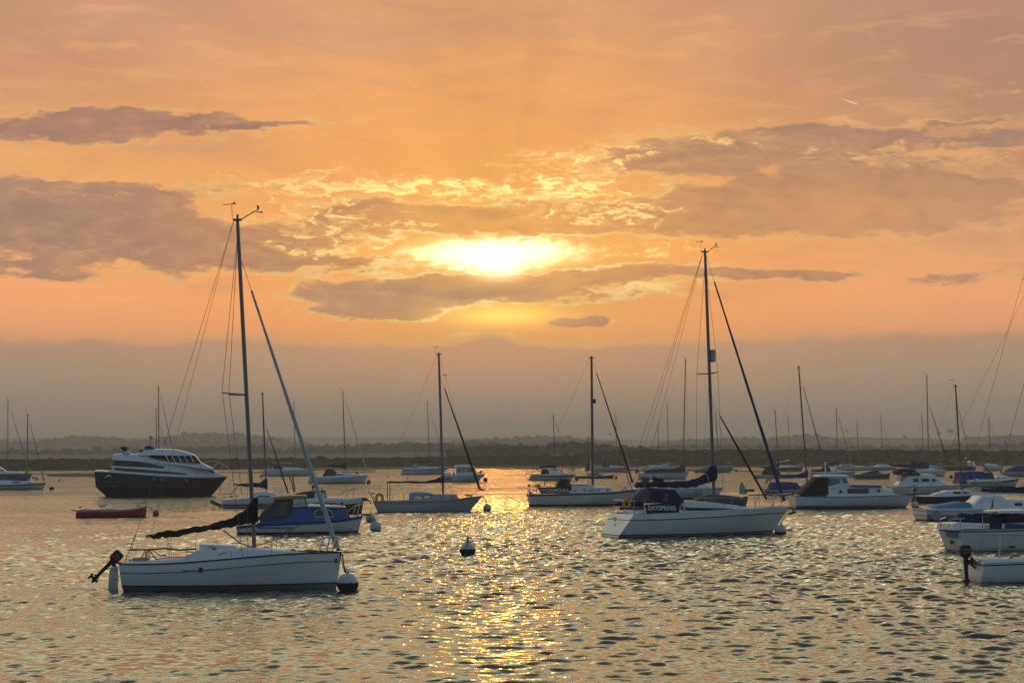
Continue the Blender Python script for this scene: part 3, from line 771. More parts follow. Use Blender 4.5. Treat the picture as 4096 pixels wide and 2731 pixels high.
class Boat:
    """a boat whose Empty sits on the water; P() turns a photo pixel into a point on one of the
    boat's own fore-and-aft planes, so every measurement becomes metres in the boat's frame"""
    def __init__(s, name, label, cat, cx, wl, th=0.0, hb=1.0, group="boats on moorings in the estuary"):
        s.th, s.hb = math.radians(th), hb
        o = on_water(cx, wl); q = Vector((-math.sin(s.th), math.cos(s.th), 0))
        s.o = Vector((o.x, o.y, 0)) + q * hb * 0.85
        s.root = bpy.data.objects.new(name, None); COL.objects.link(s.root)
        s.root.location = s.o; s.root.rotation_euler = (0, 0, s.th); s.root.empty_display_size = .5
        tag(s.root, label, cat, group)
        s.R = Matrix.Rotation(-s.th, 3, 'Z'); s.eye = s.R @ (EYE - s.o)
    def P(s, px, py, yo=0.0):
        d = s.R @ ray(px, py); t = (yo - s.eye.y) / d.y; p = s.eye + d * t
        return (p.x, yo, p.z)
    def L(s, px, py, yo=0.0):
        p = s.P(px, py, yo); return (p[0], p[2])
    def part(s, mb, name, mats, smooth=True, angle=38, parent=None):
        return mb.build(name, mats, parent or s.root, smooth, angle)
    # ---- hull
    def hull(s, stern, bow, sheer=(), bands=None, draft=0.35, sw=0.75, tm=0.42, pd=2.6, pw=1.7, chine=0, name='hull', deck=DECK, mats=None, camber=0.06, transom_mat=None, rail=None, deck_drop=0.02, nst=30, knee=0.0):
        """stern=(top px,py, waterline px,py)  bow=(top px,py, waterline px,py)  sheer=[(px,py)] in between
        bands: from the keel up, (kind, value, material index); kind 'w' = height above water, 's' = below the sheer"""
        hb = s.hb; ys = -hb * sw * 0.95
        x0t, z0t = s.L(stern[0], stern[1], ys); x0b, _ = s.L(stern[2], stern[3], ys * .8)
        x1t, z1t = s.L(bow[0], bow[1], 0); x1b, _ = s.L(bow[2], bow[3], 0)
        sh = [(x0t, z0t)] + [s.L(a, b, -hb * .92) for a, b in sheer] + [(x1t, z1t)]
        sh.sort(); xs_, zs_ = [p[0] for p in sh], [p[1] for p in sh]
        def zsh(x):                                     # smooth curve through the sheer points
            return float(np.interp(x, xs_, zs_)) if len(sh) < 3 else float(np.polyval(s._pf, x))
        if len(sh) >= 3: s._pf = np.polyfit(xs_, zs_, min(3, len(sh) - 1))
        s.zsh = zsh; s.x0, s.x1 = x0t, x1t; s.tm, s.sw, s.pd = tm, sw, pd
        def plan(t, p):
            if t >= tm: return max(0.0, 1 - ((t - tm) / (1 - tm)) ** p)
            return sw + (1 - sw) * (1 - ((tm - t) / tm) ** 2)
        s.plan = plan
        s.hbd = lambda x: hb * plan(min(1, max(0, (x - x0t) / (x1t - x0t))), pd)
        bands = bands or [('w', 0.05, 1), ('s', 0.0, 0)]
        levels = [('w', -draft, None)]; bm_ = []
        for kind, val, mi in bands:
            n = 4 if (kind == 's' and val < 0.02) or len(bands) <= 2 else 1
            levels.append((kind, val, n)); bm_.append(mi)
        ts = [i / (nst - 1) for i in range(nst)]; ts = [1 - (1 - t) ** 1.35 for t in ts]
        rings = []; mis = None
        for t in ts:
            xd = x0t + t * (x1t - x0t); top = zsh(xd); zz, mm = [], []
            prev = None
            for k, (kind, val, n) in enumerate(levels):
                z = val if kind == 'w' else top - val
                if prev is None: zz.append(z)
                else:
                    z = max(z, prev + 1e-4); z = min(z, top)
                    for q in range(1, n + 1): zz.append(prev + (z - prev) * q / n); mm.append(bm_[k - 1])
                prev = z
            mis = mm; ring = []
            for z in zz:
                v = max(0.0, min(1.0, (z + draft) / (top + draft)))
                g = z / max(.05, top)
                gk = g if not knee else min(1.0, g / knee)
                xe0 = x0b + (x0t - x0b) * (gk if g > 0 else gk * .6); xe1 = x1b + (x1t - x1b) * (g ** 0.9 if g > 0 else g * 1.2)
                x = xe0 + t * (xe1 - xe0)
                p = pw + (pd - pw) * v
                if chine: sec = min(1.0, 0.90 * (v / chine) ** .8) if v < chine else 0.90 + 0.10 * (v - chine) / (1 - chine)
                else: sec = (1 - (1 - v) ** 2.4) ** 0.62
                ring.append((x, -hb * plan(t, p) * sec, z))
            rings.append(ring)
        m = MB(); nz = len(rings[0]); n = len(rings)
        vs = [p for r in rings for p in r] + [(p[0], -p[1], p[2]) for r in rings for p in r]
        fs, ms = [], []
        for i in range(n - 1):
            for j in range(nz - 1):
                a = i * nz + j; q = (a, a + nz, a + nz + 1, a + 1); fs.append(q); ms.append(mis[j])
                q2 = tuple(k + n * nz for k in q)[::-1]; fs.append(q2); ms.append(mis[j])
        for j in range(nz - 1):                                       # transom
            fs.append((j, j + 1, n * nz + j + 1, n * nz + j)); ms.append(mis[j] if transom_mat is None else transom_mat)
        m.v, m.f, m.m = vs, fs, ms
        s.part(m, name, mats or [WHITE, ANTI_DK])
        # deck
        d = MB(); rows = []
        for r in rings:
            x, y, z = r[-1]; z -= deck_drop; h = -y
            rows.append([(x, -h * .995, z), (x, -h * .5, z + camber * h * .7), (x, 0, z + camber * h), (x, h * .5, z + camber * h * .7), (x, h * .995, z)])
        d.loft(rows, cap=False, closed=False)
        s.part(d, 'deck', deck)
        s.top = [r[-1] for r in rings]
        if rail is not None:
            k = MB()
            for sg in (1, -1): k.tube([(p[0], p[1] * sg, p[2] + .012) for p in s.top], 0.022, 5)
            s.part(k, 'toe_rail', rail)
    # ---- deckhouse: lofted from a roof line and the deck line, rounded shoulders
    def house(s, prof, w=0.62, wt=None, base=None, name='cabin', m=WHITE, wfix=None, nx=26, yo=None, r=.06, close=True):
        """prof: [(px, py)] roof line from aft to fore; base: same for the foot (else the deck)"""
        yo = -s.hb * .5 if yo is None else yo
        pr = sorted(s.L(a, b, yo) for a, b in prof); xs = np.linspace(pr[0][0], pr[-1][0], nx)
        xs = np.unique(np.concatenate([xs, [p[0] for p in pr]]))
        bs = sorted(s.L(a, b, yo) for a, b in base) if base else None
        wt = wt or .86; rows = []
        for x in xs:
            zt = float(np.interp(x, [p[0] for p in pr], [p[1] for p in pr]))
            zb = float(np.interp(x, [p[0] for p in bs], [p[1] for p in bs])) if bs else s.zsh(x) - .03
            h = (wfix if wfix else w * min(s.hbd(x), s.hb))
            if zt < zb + .02: zt = zb + .02
            hh = h * (1 - (1 - wt) * min(1, (zt - zb) / .5)); rr = min(r, (zt - zb) * .45)
            sec = [(-h, zb), (-hh, zt - rr), (-hh + rr * .35, zt - rr * .3), (-hh + rr, zt), (0, zt + .03 * hh)]
            rows.append([(x, y, z) for y, z in sec] + [(x, -y, z) for y, z in sec[-2::-1]])
        s.hs = lambda x, z, eps=.006: None
        pw_ = [p for p in pr]; bb = bs
        def side(x, z, eps=.006, w=w, wt=wt, wfix=wfix):
            zt = float(np.interp(x, [p[0] for p in pw_], [p[1] for p in pw_])); zb = float(np.interp(x, [p[0] for p in bb], [p[1] for p in bb])) if bb else s.zsh(x) - .03
            h = (wfix if wfix else w * min(s.hbd(x), s.hb)); hh = h * (1 - (1 - wt) * min(1, max(.02, zt - zb) / .5)); rr = min(r, (zt - zb) * .45)
            k = (z - zb) / max(.02, zt - rr - zb); return -(h + (hh - h) * max(0, min(1, k))) - eps
        s.side = side
        mb = MB(); mb.loft(rows, cap=close, closed=False)
        return s.part(mb, name, m)
    def patch(s, poly, name='window', m=None, side=None, parent=None, eps=.008, both=True, th=.012, sub=6):
        """thin panel that follows the side of the last deckhouse"""
        side = side or s.side
        yo = -s.hb * .55
        Q = [s.L(a, b, yo) for a, b in poly]; xs = sorted(set(round(p[0], 4) for p in Q))
        X0, X1 = xs[0], xs[-1]; n = 40 if X1 - X0 > .5 else 8
        xs = sorted(set(xs + [X0 + (X1 - X0) * i / n for i in range(n + 1)]))
        def span(x):
            zz = []
            for i in range(len(Q)):
                (ax, az), (bx, bz) = Q[i], Q[(i + 1) % len(Q)]
                if abs(ax - bx) < 1e-9:
                    if abs(ax - x) < 1e-3: zz += [az, bz]
                elif min(ax, bx) - 1e-3 <= x <= max(ax, bx) + 1e-3: zz.append(az + (bz - az) * max(0, min(1, (x - ax) / (bx - ax))))
            return min(zz), max(zz)
        first = None
        for sg in ((1, -1) if both else (1,)):
            rows = []
            for x in xs:
                z0, z1 = span(x); z1 = max(z1, z0 + 1e-3); zm = (z0 + z1) / 2
                o_ = lambda z, e: sg * side(x, z, e)
                rows.append([(x, o_(z0, eps), z0), (x, o_(zm, eps), zm), (x, o_(z1, eps), z1), (x, o_(z1, eps - th), z1), (x, o_(z0, eps - th), z0)])
            mb = MB(); mb.loft(rows); o = s.part(mb, name, m or DGLASS, parent=parent, angle=30); first = first or o
        return first
    def hullside(s, x, z, eps=.01):
        """half-beam of the topsides at x, z (good enough for marks above the waterline)"""
        t = min(1, max(0, (x - s.x0) / (s.x1 - s.x0)))
        return -(s.hb * s.plan(t, s.pd) * .995) - eps
    # ---- open wheelhouse of walls with real window holes
    def walls(s, outline, holes, w, name='wheelhouse', m=WHITE, open_edges=(), thick=.035, wt=1.0, glassm=None, yo=None, roof=True):
        yo = -w if yo is None else yo
        O = [s.L(a, b, yo) for a, b in outline]; H = [[s.L(a, b, yo) for a, b in h] for h in holes]
        z0, z1 = min(p[1] for p in O), max(p[1] for p in O)
        wy = lambda z: w * (1 - (1 - wt) * (z - z0) / (z1 - z0))
        bm = bmesh.new(); rings = []
        for sg in (-1, 1):
            es = []; ring = None
            for lp in [O] + H:
                vs = [bm.verts.new((x, sg * wy(z), z)) for x, z in lp]
                es += [bm.edges.new((vs[i], vs[(i + 1) % len(vs)])) for i in range(len(vs))]
                if ring is None: ring = vs
            bmesh.ops.triangle_fill(bm, use_beauty=True, edges=es); rings.append(ring)
        n = len(O)
        for i in range(n):
            if i in open_edges: continue
            j = (i + 1) % n
            bm.faces.new((rings[0][i], rings[0][j], rings[1][j], rings[1][i]))
        bmesh.ops.recalc_face_normals(bm, faces=bm.faces)
        bmesh.ops.solidify(bm, geom=list(bm.faces), thickness=thick)
        me = bpy.data.meshes.new(name); bm.to_mesh(me); bm.free(); me.materials.append(m)
        o = bpy.data.objects.new(name, me); COL.objects.link(o); o.parent = s.root
        for h in H:
            for sg in (-1, 1):
                g = MB(); g.prism(h, lambda x, z: sg * (wy(z) - .012), lambda x, z: sg * (wy(z) - .018))
                g.build('window', glassm or GLASS, o, smooth=False)
        return o
    # ---- rig
    def mast(s, base, top, r=.055, m=ALU, spreaders=(), vane=True, tricolour=True, wind=False, y=0.0):
        b, t = Vector(s.P(*base, y)), Vector(s.P(*top, y)); s.mb_, s.mt_ = b, t
        b2 = b - (t - b).normalized() * .15
        mm = MB(); mm.tube([b2, b.lerp(t, .5), b.lerp(t, .9), t], [r, r, r * .92, r * .8], 8, flat=.8)
        mo = s.part(mm, 'mast', m); s.mo = mo
        for py, half, sweep in spreaders:                       # spreaders at a pixel height
            f = (py - base[1]) / (top[1] - base[1]); c = b.lerp(t, f); k = MB()
            k.tube([c + Vector((-sweep, -half, .04)), c, c + Vector((-sweep, half, .04))], [r * .28, r * .42, r * .28], 6)
            s.part(k, 'spreader', DKALU, parent=mo)
        f = MB(); f.box(t.x - r * 2.2, t.x + r * 2.0, -r * .9, r * .9, t.z - .01, t.z + .05)
        if tricolour: f.tube([t + Vector((0, 0, .05)), t + Vector((0, 0, .18))], r * .55, 6)
        s.part(f, 'masthead', DKALU, parent=mo)
        if vane:
            v = MB(); a = t + Vector((-r * 2.5, 0, .05)); v.tube([a, a + Vector((-.02, 0, .42))], .008, 4)
            v.tube([a + Vector((-.28, 0, .43)), a + Vector((.12, 0, .45))], .011, 4); v.prism([(a.x - .02, a.z + .42), (a.x + .06, a.z + .46), (a.x + .10, a.z + .54), (a.x + .01, a.z + .47)], -.005, .005)
            s.part(v, 'wind_indicator', RUBBER, parent=mo)
        if wind:
            v = MB(); a = t + Vector((r * 1.5, 0, .02)); e = t + Vector((.62, 0, .32))
            v.tube([a, a.lerp(e, .93) + Vector((0, 0, .02)), e], .016, 5); v.tube([e + Vector((-.06, 0, -.06)), e + Vector((.10, 0, -.07))], .014, 5)
            v.prism([(e.x - .02, e.z), (e.x + .02, e.z), (e.x + .03, e.z + .10), (e.x - .05, e.z + .16)], -.008, .008); v.ball((e.x + .1, 0, e.z - .07), .03, nu=6, nv=4)
            s.part(v, 'anemometer', RUBBER, parent=mo)
    def stay(s, a, b, name='stay', r=.010, m=WIRE):
        mb = MB(); mb.tube([a, b], r * .68, 4); return s.part(mb, name, m)
    def rig(s, fore=None, back=True, furl=None, furl_m=SAILW, furl_r=.05, fore_top=1.0, shroud=True, sp=None, r=.009):
        """fore: pixel of the forestay's foot; furl: True builds the rolled headsail on it"""
        t, b = s.mt_, s.mb_
        if fore:
            e = Vector(s.P(*fore)); a = b.lerp(t, fore_top) + Vector((.07, 0, -.04))
            s.stay(a, e, 'forestay', r * 1.1)
            if furl:
                p0, p1 = a.lerp(e, .10), a.lerp(e, .965); mb = MB(); N = 14
                mb.tube([p0.lerp(p1, i / N) for i in range(N + 1)], [furl_r * (.55 + .75 * min(1, i / N * 1.25)) * (1 + .10 * math.sin(i * 2.1)) for i in range(N + 1)], 7)
                mb.tube([a.lerp(e, .965), a.lerp(e, .985)], furl_r * 1.7, 8)
                s.part(mb, 'furled_headsail', furl_m)
        if back:
            e = Vector((s.x0 + .12, 0, s.zsh(s.x0) + .05)); s.stay(t + Vector((-.1, 0, 0)), e, 'backstay', r)
        if shroud:
            for sg in (-1, 1):
                c = Vector((b.x - .25, sg * s.hbd(b.x) * .93, s.zsh(b.x)))
                top = b.lerp(t, .97)
                if sp:
                    f, half, sw_ = sp; k = b.lerp(t, f) + Vector((-sw_, sg * half, .04))
                    mb = MB(); mb.tube([top, k, c], r * .8, 4); s.part(mb, 'shroud', WIRE)
                    s.stay(b.lerp(t, f - .01), c + Vector((.15, 0, 0)), 'shroud', r * .7)
                else: s.stay(top, c, 'shroud', r * .8)
    def cover(s, pts, hw=.14, m=CLOTH_NV, boom=True, name='sail_cover', y=0.0, boom_m=ALU):
        """stowed mainsail under its cover: pts (px, top py, bottom py), from the boom end to the mast"""
        rows = []; N = len(pts)
        P = [(s.L(a, t, y), s.L(a, b, y)) for a, t, b in pts]
        # resample for smooth cloth with small sags
        xs = np.linspace(0, N - 1, 9 * (N - 1) + 1); mb = MB()
        for q in xs:
            i = min(N - 2, int(q)); f = q - i
            xt = P[i][0][0] * (1 - f) + P[i + 1][0][0] * f; zt = P[i][0][1] * (1 - f) + P[i + 1][0][1] * f
            xb = P[i][1][0] * (1 - f) + P[i + 1][1][0] * f; zb = P[i][1][1] * (1 - f) + P[i + 1][1][1] * f
            zb += .016 * math.sin(q * 7.3) + .010 * math.sin(q * 17.1); zt += .018 * math.sin(q * 5.1 + 1) + .010 * math.sin(q * 13.7)
            h = hw * min(1.0, .35 + (zt - zb) * 1.2) * (1 + .14 * math.sin(q * 11.0) + .08 * math.sin(q * 23.0 + 2))
            ring = []
            for k in range(10):
                an = 2 * math.pi * k / 10; zz = (zt + zb) / 2 + (zt - zb) / 2 * math.sin(an)
                ww = h * math.cos(an) * (1.0 - .45 * (math.sin(an) * .5 + .5))
                ring.append((xb + (xt - xb) * (math.sin(an) * .5 + .5), y + ww, zz))
            rows.append(ring)
        mb.loft(rows); s.part(mb, name, m)
        if boom:
            a = P[0][1]; b = P[-1][1]
            k = MB(); k.tube([(a[0] - .12, y, (P[0][0][1] + a[1]) / 2), (b[0], y, b[1] + .08)], .045, 7); s.part(k, 'boom', boom_m)
    def rails(s, pts, name='pulpit', r=.016, m=STEEL, both=True):
        """pts: list of polylines of local points on the near side; mirrored to the far side"""
        if name in ('stanchion', 'crutch', 'gantry_pole'):
            for pl in pts:
                for q in ([pl, mirror(pl)] if both else [pl]):
                    mb = MB(); mb.tube(q, r, 5); s.part(mb, name, m)
            return
        mb = MB()
        for pl in pts:
            mb.tube(pl, r, 5)
            if both: mb.tube(mirror(pl), r, 5)
        return s.part(mb, name, m)
    def pulpit(s, h=.6, back=1.1, rake=.15, m=STEEL, r=.015):
        x1 = s.x1 - .05; z1 = s.zsh(x1); xa = x1 - back; za = s.zsh(xa); ya = -s.hbd(xa) * .92; xm = x1 - back * .45; ym = -s.hbd(xm) * .92
        top = [(xa, ya, za), (xa + .12, ya, za + h), (xm + rake * .6, ym * .95, z1 + h * 1.02), (x1 + rake, -.06, z1 + h * 1.05), (x1 + rake, 0, z1 + h * 1.05)]
        mid = [(xm, ym, s.zsh(xm)), (xm + rake * .6, ym * .95, z1 + h * 1.02)]
        s.rails([top, mid], 'pulpit', r, m)
    def pushpit(s, h=.6, fwd=.9, m=STEEL, r=.015):
        x0 = s.x0 + .08; z0 = s.zsh(x0); y0 = -s.hbd(x0) * .9; xa = x0 + fwd; ya = -s.hbd(xa) * .94; za = s.zsh(xa)
        top = [(xa, ya, za), (xa - .08, ya, za + h), (x0, y0, z0 + h), (x0 - .02, 0, z0 + h)]
        s.rails([top, [(x0, y0, z0), (x0, y0, z0 + h)], [(xa - .04, ya, za + h * .5), (x0, y0, z0 + h * .5), (x0, 0, z0 + h * .5)]], 'pushpit', r, m)
    def guardrail(s, n=4, h=.55, f0=.14, f1=.84, r=.011):
        xs = [s.x0 + (s.x1 - s.x0) * (f0 + (f1 - f0) * i / (n - 1)) for i in range(n)]
        pl = [[(x, -s.hbd(x) * .94, s.zsh(x)), (x, -s.hbd(x) * .94, s.zsh(x) + h)] for x in xs]
        wire = [(x, -s.hbd(x) * .94, s.zsh(x) + h) for x in xs]; w2 = [(x, -s.hbd(x) * .94, s.zsh(x) + h * .5) for x in xs]
        s.rails(pl, 'stanchion', r); s.rails([wire, w2], 'guard_wire', .005, WIRE)
    def hood(s, pts, w, m=CLOTH_NV, base=None, clear=None, name='sprayhood', yo=None):
        """folding hood: roof line pts aft to fore down to base pixels"""
        o = s.house(pts, base=base, wfix=w, wt=.88, name=name, m=m, r=.16, yo=-w if yo is None else yo)
        if clear: s.patch(clear, 'clear_window', CLOTH_TR, parent=o)
        return o
    def label_text(s, txt, px, py, hpx, yo, m, name='lettering', parent=None, bold=.0, rot=0.0, sx=1.0):
        me = text_mesh(txt, bold); me.name = name; me.materials.clear(); me.materials.append(m)
        p = s.P(px, py, yo); q = s.P(px, py + hpx, yo); sz = abs(p[2] - q[2]) / .70
        o = bpy.data.objects.new(name, me); COL.objects.link(o); o.parent = parent or s.root
        o.rotation_euler = (math.radians(90), -math.radians(rot), 0); o.scale = (sz * sx, sz, 1); o.location = p
        return o
    def banner(s, poly, yo, m, txt, tpx, tpy, th_, tm=LETTW, rot=0, bold=.01, sx=1.0):
        mb = MB(); P = [s.L(a, b, yo) for a, b in poly]; mb.prism(P, yo, yo + .015)
        o = s.part(mb, 'name_dodger', m, smooth=False)
        s.label_text(txt, tpx, tpy, th_, yo - .012, tm, 'lettering', o, bold, rot, sx)
    def outboard(s, head, foot, yo=0.0, sc=1.0, tilt=None, decal=True):
        """outboard motor from the cowl's centre pixel to the skeg's pixel"""
        a, b = Vector(s.P(*head, yo)), Vector(s.P(*foot, yo)); d = (b - a); Ln = d.length; d.normalize()
        q = Vector((d.z, 0, -d.x));  q = q if q.x > 0 else -q
        mb = MB(); f = lambda u, v, y: tuple(a + d * (u * Ln) + q * (v * Ln) + Vector((0, y * Ln, 0)))
        def ring(u, v0, v1, y): return [f(u, v0, -y * .8), f(u, v0 + .03, -y), f(u, v1 - .03, -y), f(u, v1, -y * .6), f(u, v1, y * .6), f(u, v1 - .03, y), f(u, v0 + .03, y), f(u, v0, y * .8)]
        mb.loft([ring(-.20, -.09, .10, .05), ring(-.17, -.14, .14, .09), ring(-.02, -.15, .15, .10), ring(.10, -.13, .13, .09), ring(.15, -.08, .08, .06)])
        mo = s.part(mb, 'outboard_motor', RUBBER, angle=30)
        lg = MB(); lg.loft([ring(.14, -.06, .07, .04), ring(.5, -.05, .05, .03), ring(.74, -.045, .05, .025), ring(.78, -.10, .10, .03), ring(.80, -.05, .06, .02), ring(.90, -.05, .06, .02)])
        lg.loft([[f(.83, -.12, -.03), f(.83, -.12, .03), f(.90, -.12, .03), f(.90, -.12, -.03)], [f(.82, .12, -.03), f(.82, .12, .03), f(.91, .12, .03), f(.91, .12, -.03)]])
        lg.add([f(.9, -.04, 0), f(.9, .06, 0), f(1.0, .03, 0), f(1.0, -.01, 0), f(.9, .01, .02), f(1., .01, .015)], [(0, 1, 2, 3), (0, 4, 5, 3), (1, 4, 5, 2)])
        for k in range(3):
            t = k * 2.094; c = f(.865, -.14, 0); e = Vector(c) + (d * math.cos(t) + Vector((0, 1, 0)) * math.sin(t)) * Ln * .10
            lg.tube([c, e], [Ln * .02, Ln * .035], 4)
        lg.box(*sorted((f(.2, .05, 0)[0], f(.2, .2, 0)[0])), yo - .07, yo + .07, a.z + d.z * Ln * .3 - .05, a.z + d.z * Ln * .3 + .10)
        s.part(lg, 'drive_leg', RUBBER, parent=mo, angle=30)
        if decal:
            k = MB(); k.add([f(-.02, -.12, -.104), f(-.02, .13, -.104), f(.02, .13, -.104), f(.05, -.12, -.104)], [(0, 1, 2, 3)]); k.add([f(-.10, -.09, -.100), f(-.10, .10, -.100), f(-.065, .10, -.102), f(-.065, -.09, -.102)], [(0, 1, 2, 3)], 1)
            s.part(k, 'decal', [mat('motor_red', (.30, .03, .02)), LETTG], smooth=False, parent=mo)
    def line(s, pts, name='mooring_line', r=.014, m=ROPE): 
        mb = MB(); mb.tube(pts, r, 5); return s.part(mb, name, m)
    def porthole(s, px, py, rpx, side=None, m=DGLASS, rim=STEEL):
        c = s.L(px, py, -s.hb * .7); e = s.L(px + rpx, py, -s.hb * .7); r = abs(e[0] - c[0]); side = side or s.hullside
        y = side(c[0], c[1], .004); o = None
        mb = MB(); mb.tube([(c[0] + r * math.cos(t), y - .006, c[1] + r * math.sin(t)) for t in np.linspace(0, 2 * math.pi, 15)], r * .16, 5)
        o = s.part(mb, 'porthole', rim)
        g = MB(); g.prism([(c[0] + r * .93 * math.cos(t), c[1] + r * .93 * math.sin(t)) for t in np.linspace(0, 2 * math.pi, 14, endpoint=False)], y - .004, y + .03); s.part(g, 'pane', m, parent=o, smooth=False)

def buoy(name, label, px, wl, rpx, top=None, m=BUOYW, weed=.45, group="mooring buoys on the water", eye=True, squash=1.0, pick=False):
    """round mooring buoy whose foot is at pixel (px, wl)"""
    o = on_water(px, wl); r = rpx / FPX * o.y; sink = .42
    root = bpy.data.objects.new(name, None); COL.objects.link(root); root.location = (o.x, o.y + r * .8, 0)
    zc = r * squash * (1 - sink * .6)
    mb = MB(); mb.ball((0, 0, zc), r, r * squash, 22, 14)
    mb.build('float', m, root)
    if weed:
        k = MB(); n = 26; rows = []
        for i in range(7):
            z = -.25 * r + i / 6 * (weed * 2 * r * squash * .9 + .25 * r)
            rows.append([((r * 1.05 + .012 * r * math.sin(j * 2.7 + i)) * math.sqrt(max(.02, 1 - ((z - zc) / (r * squash)) ** 2)) * math.cos(2 * math.pi * j / n),
                          (r * 1.05 + .012 * r * math.sin(j * 2.7 + i)) * math.sqrt(max(.02, 1 - ((z - zc) / (r * squash)) ** 2)) * math.sin(2 * math.pi * j / n),
                          z + (.03 * r * math.sin(j * 1.9) + .03 * r * math.sin(j * 4.3) if i == 6 else 0)) for j in range(n)])
        k.loft(rows, cap=False); k.build('weed_band', WEED, root)
    if eye:
        e = MB(); zt = zc + r * squash; e.tube([(0, 0, zt - .03), (0, 0, zt + r * .18)], r * .10, 6)
        e.tube([(r * .14 * math.cos(t), 0, zt + r * .26 + r * .14 * math.sin(t)) for t in np.linspace(0, 2 * math.pi, 11)], r * .045, 5)
        e.build('mooring_eye', DKALU, root)
    if pick:
        e = MB(); zt = zc + r; e.tube([(0, 0, zt - .02), (0.01, 0, zt + r * .62)], [r * .15, r * .12], 8)
        e.tube([(0, 0, zt + r * .6), (r * .3, 0, zt + r * .66), (r * .62, -.1 * r, zt + r * .2), (r * .98, -.2 * r, zt - r * .55)], r * .035, 5)
        e.tube([(0, 0, zt + r * .2), (-.05 * r, -r * .75, zc + r * .6), (-.12 * r, -r * 1.05, zc), (-.3 * r, -r * 1.0, zc - r * .7)], r * .06, 5)
        e.build('pick_up_line', mat("wet_green_rope", (.06, .09, .08), .8), root)
    tag(root, label, 'buoy', group); return root
def lifebuoy(b, px, py, rpx, yo, label, rpy=None):
    """yellow horseshoe buoy hung on a stern rail"""
    c = b.P(px, py, yo); e = b.P(px + rpx, py, yo); r = abs(e[0] - c[0]); ry = r * 1.25
    mb = MB(); mb.tube([(r * .8 * math.sin(t), 0, ry * .8 * math.cos(t)) for t in np.linspace(-2.55, 2.55, 19)], [r * .36 * (.8 if i in (0, 18) else 1) for i in range(19)], 9)
    o = mb.build('horseshoe_lifebuoy', YELLOW, None)
    w = b.root.matrix_basis @ Vector(c) if False else (Matrix.Translation(b.o) @ Matrix.Rotation(b.th, 4, 'Z')) @ Vector(c)
    o.location = w; o.rotation_euler = (0, 0, b.th); tag(o, label, 'lifebuoy', "yellow lifebuoys on stern rails")

# ================================================================== the moored boats
STRIPE_W = [('w', .03, 1), ('w', .07, 0), ('w', .13, 2), ('s', .16, 0), ('s', .12, 2), ('s', 0, 0)]

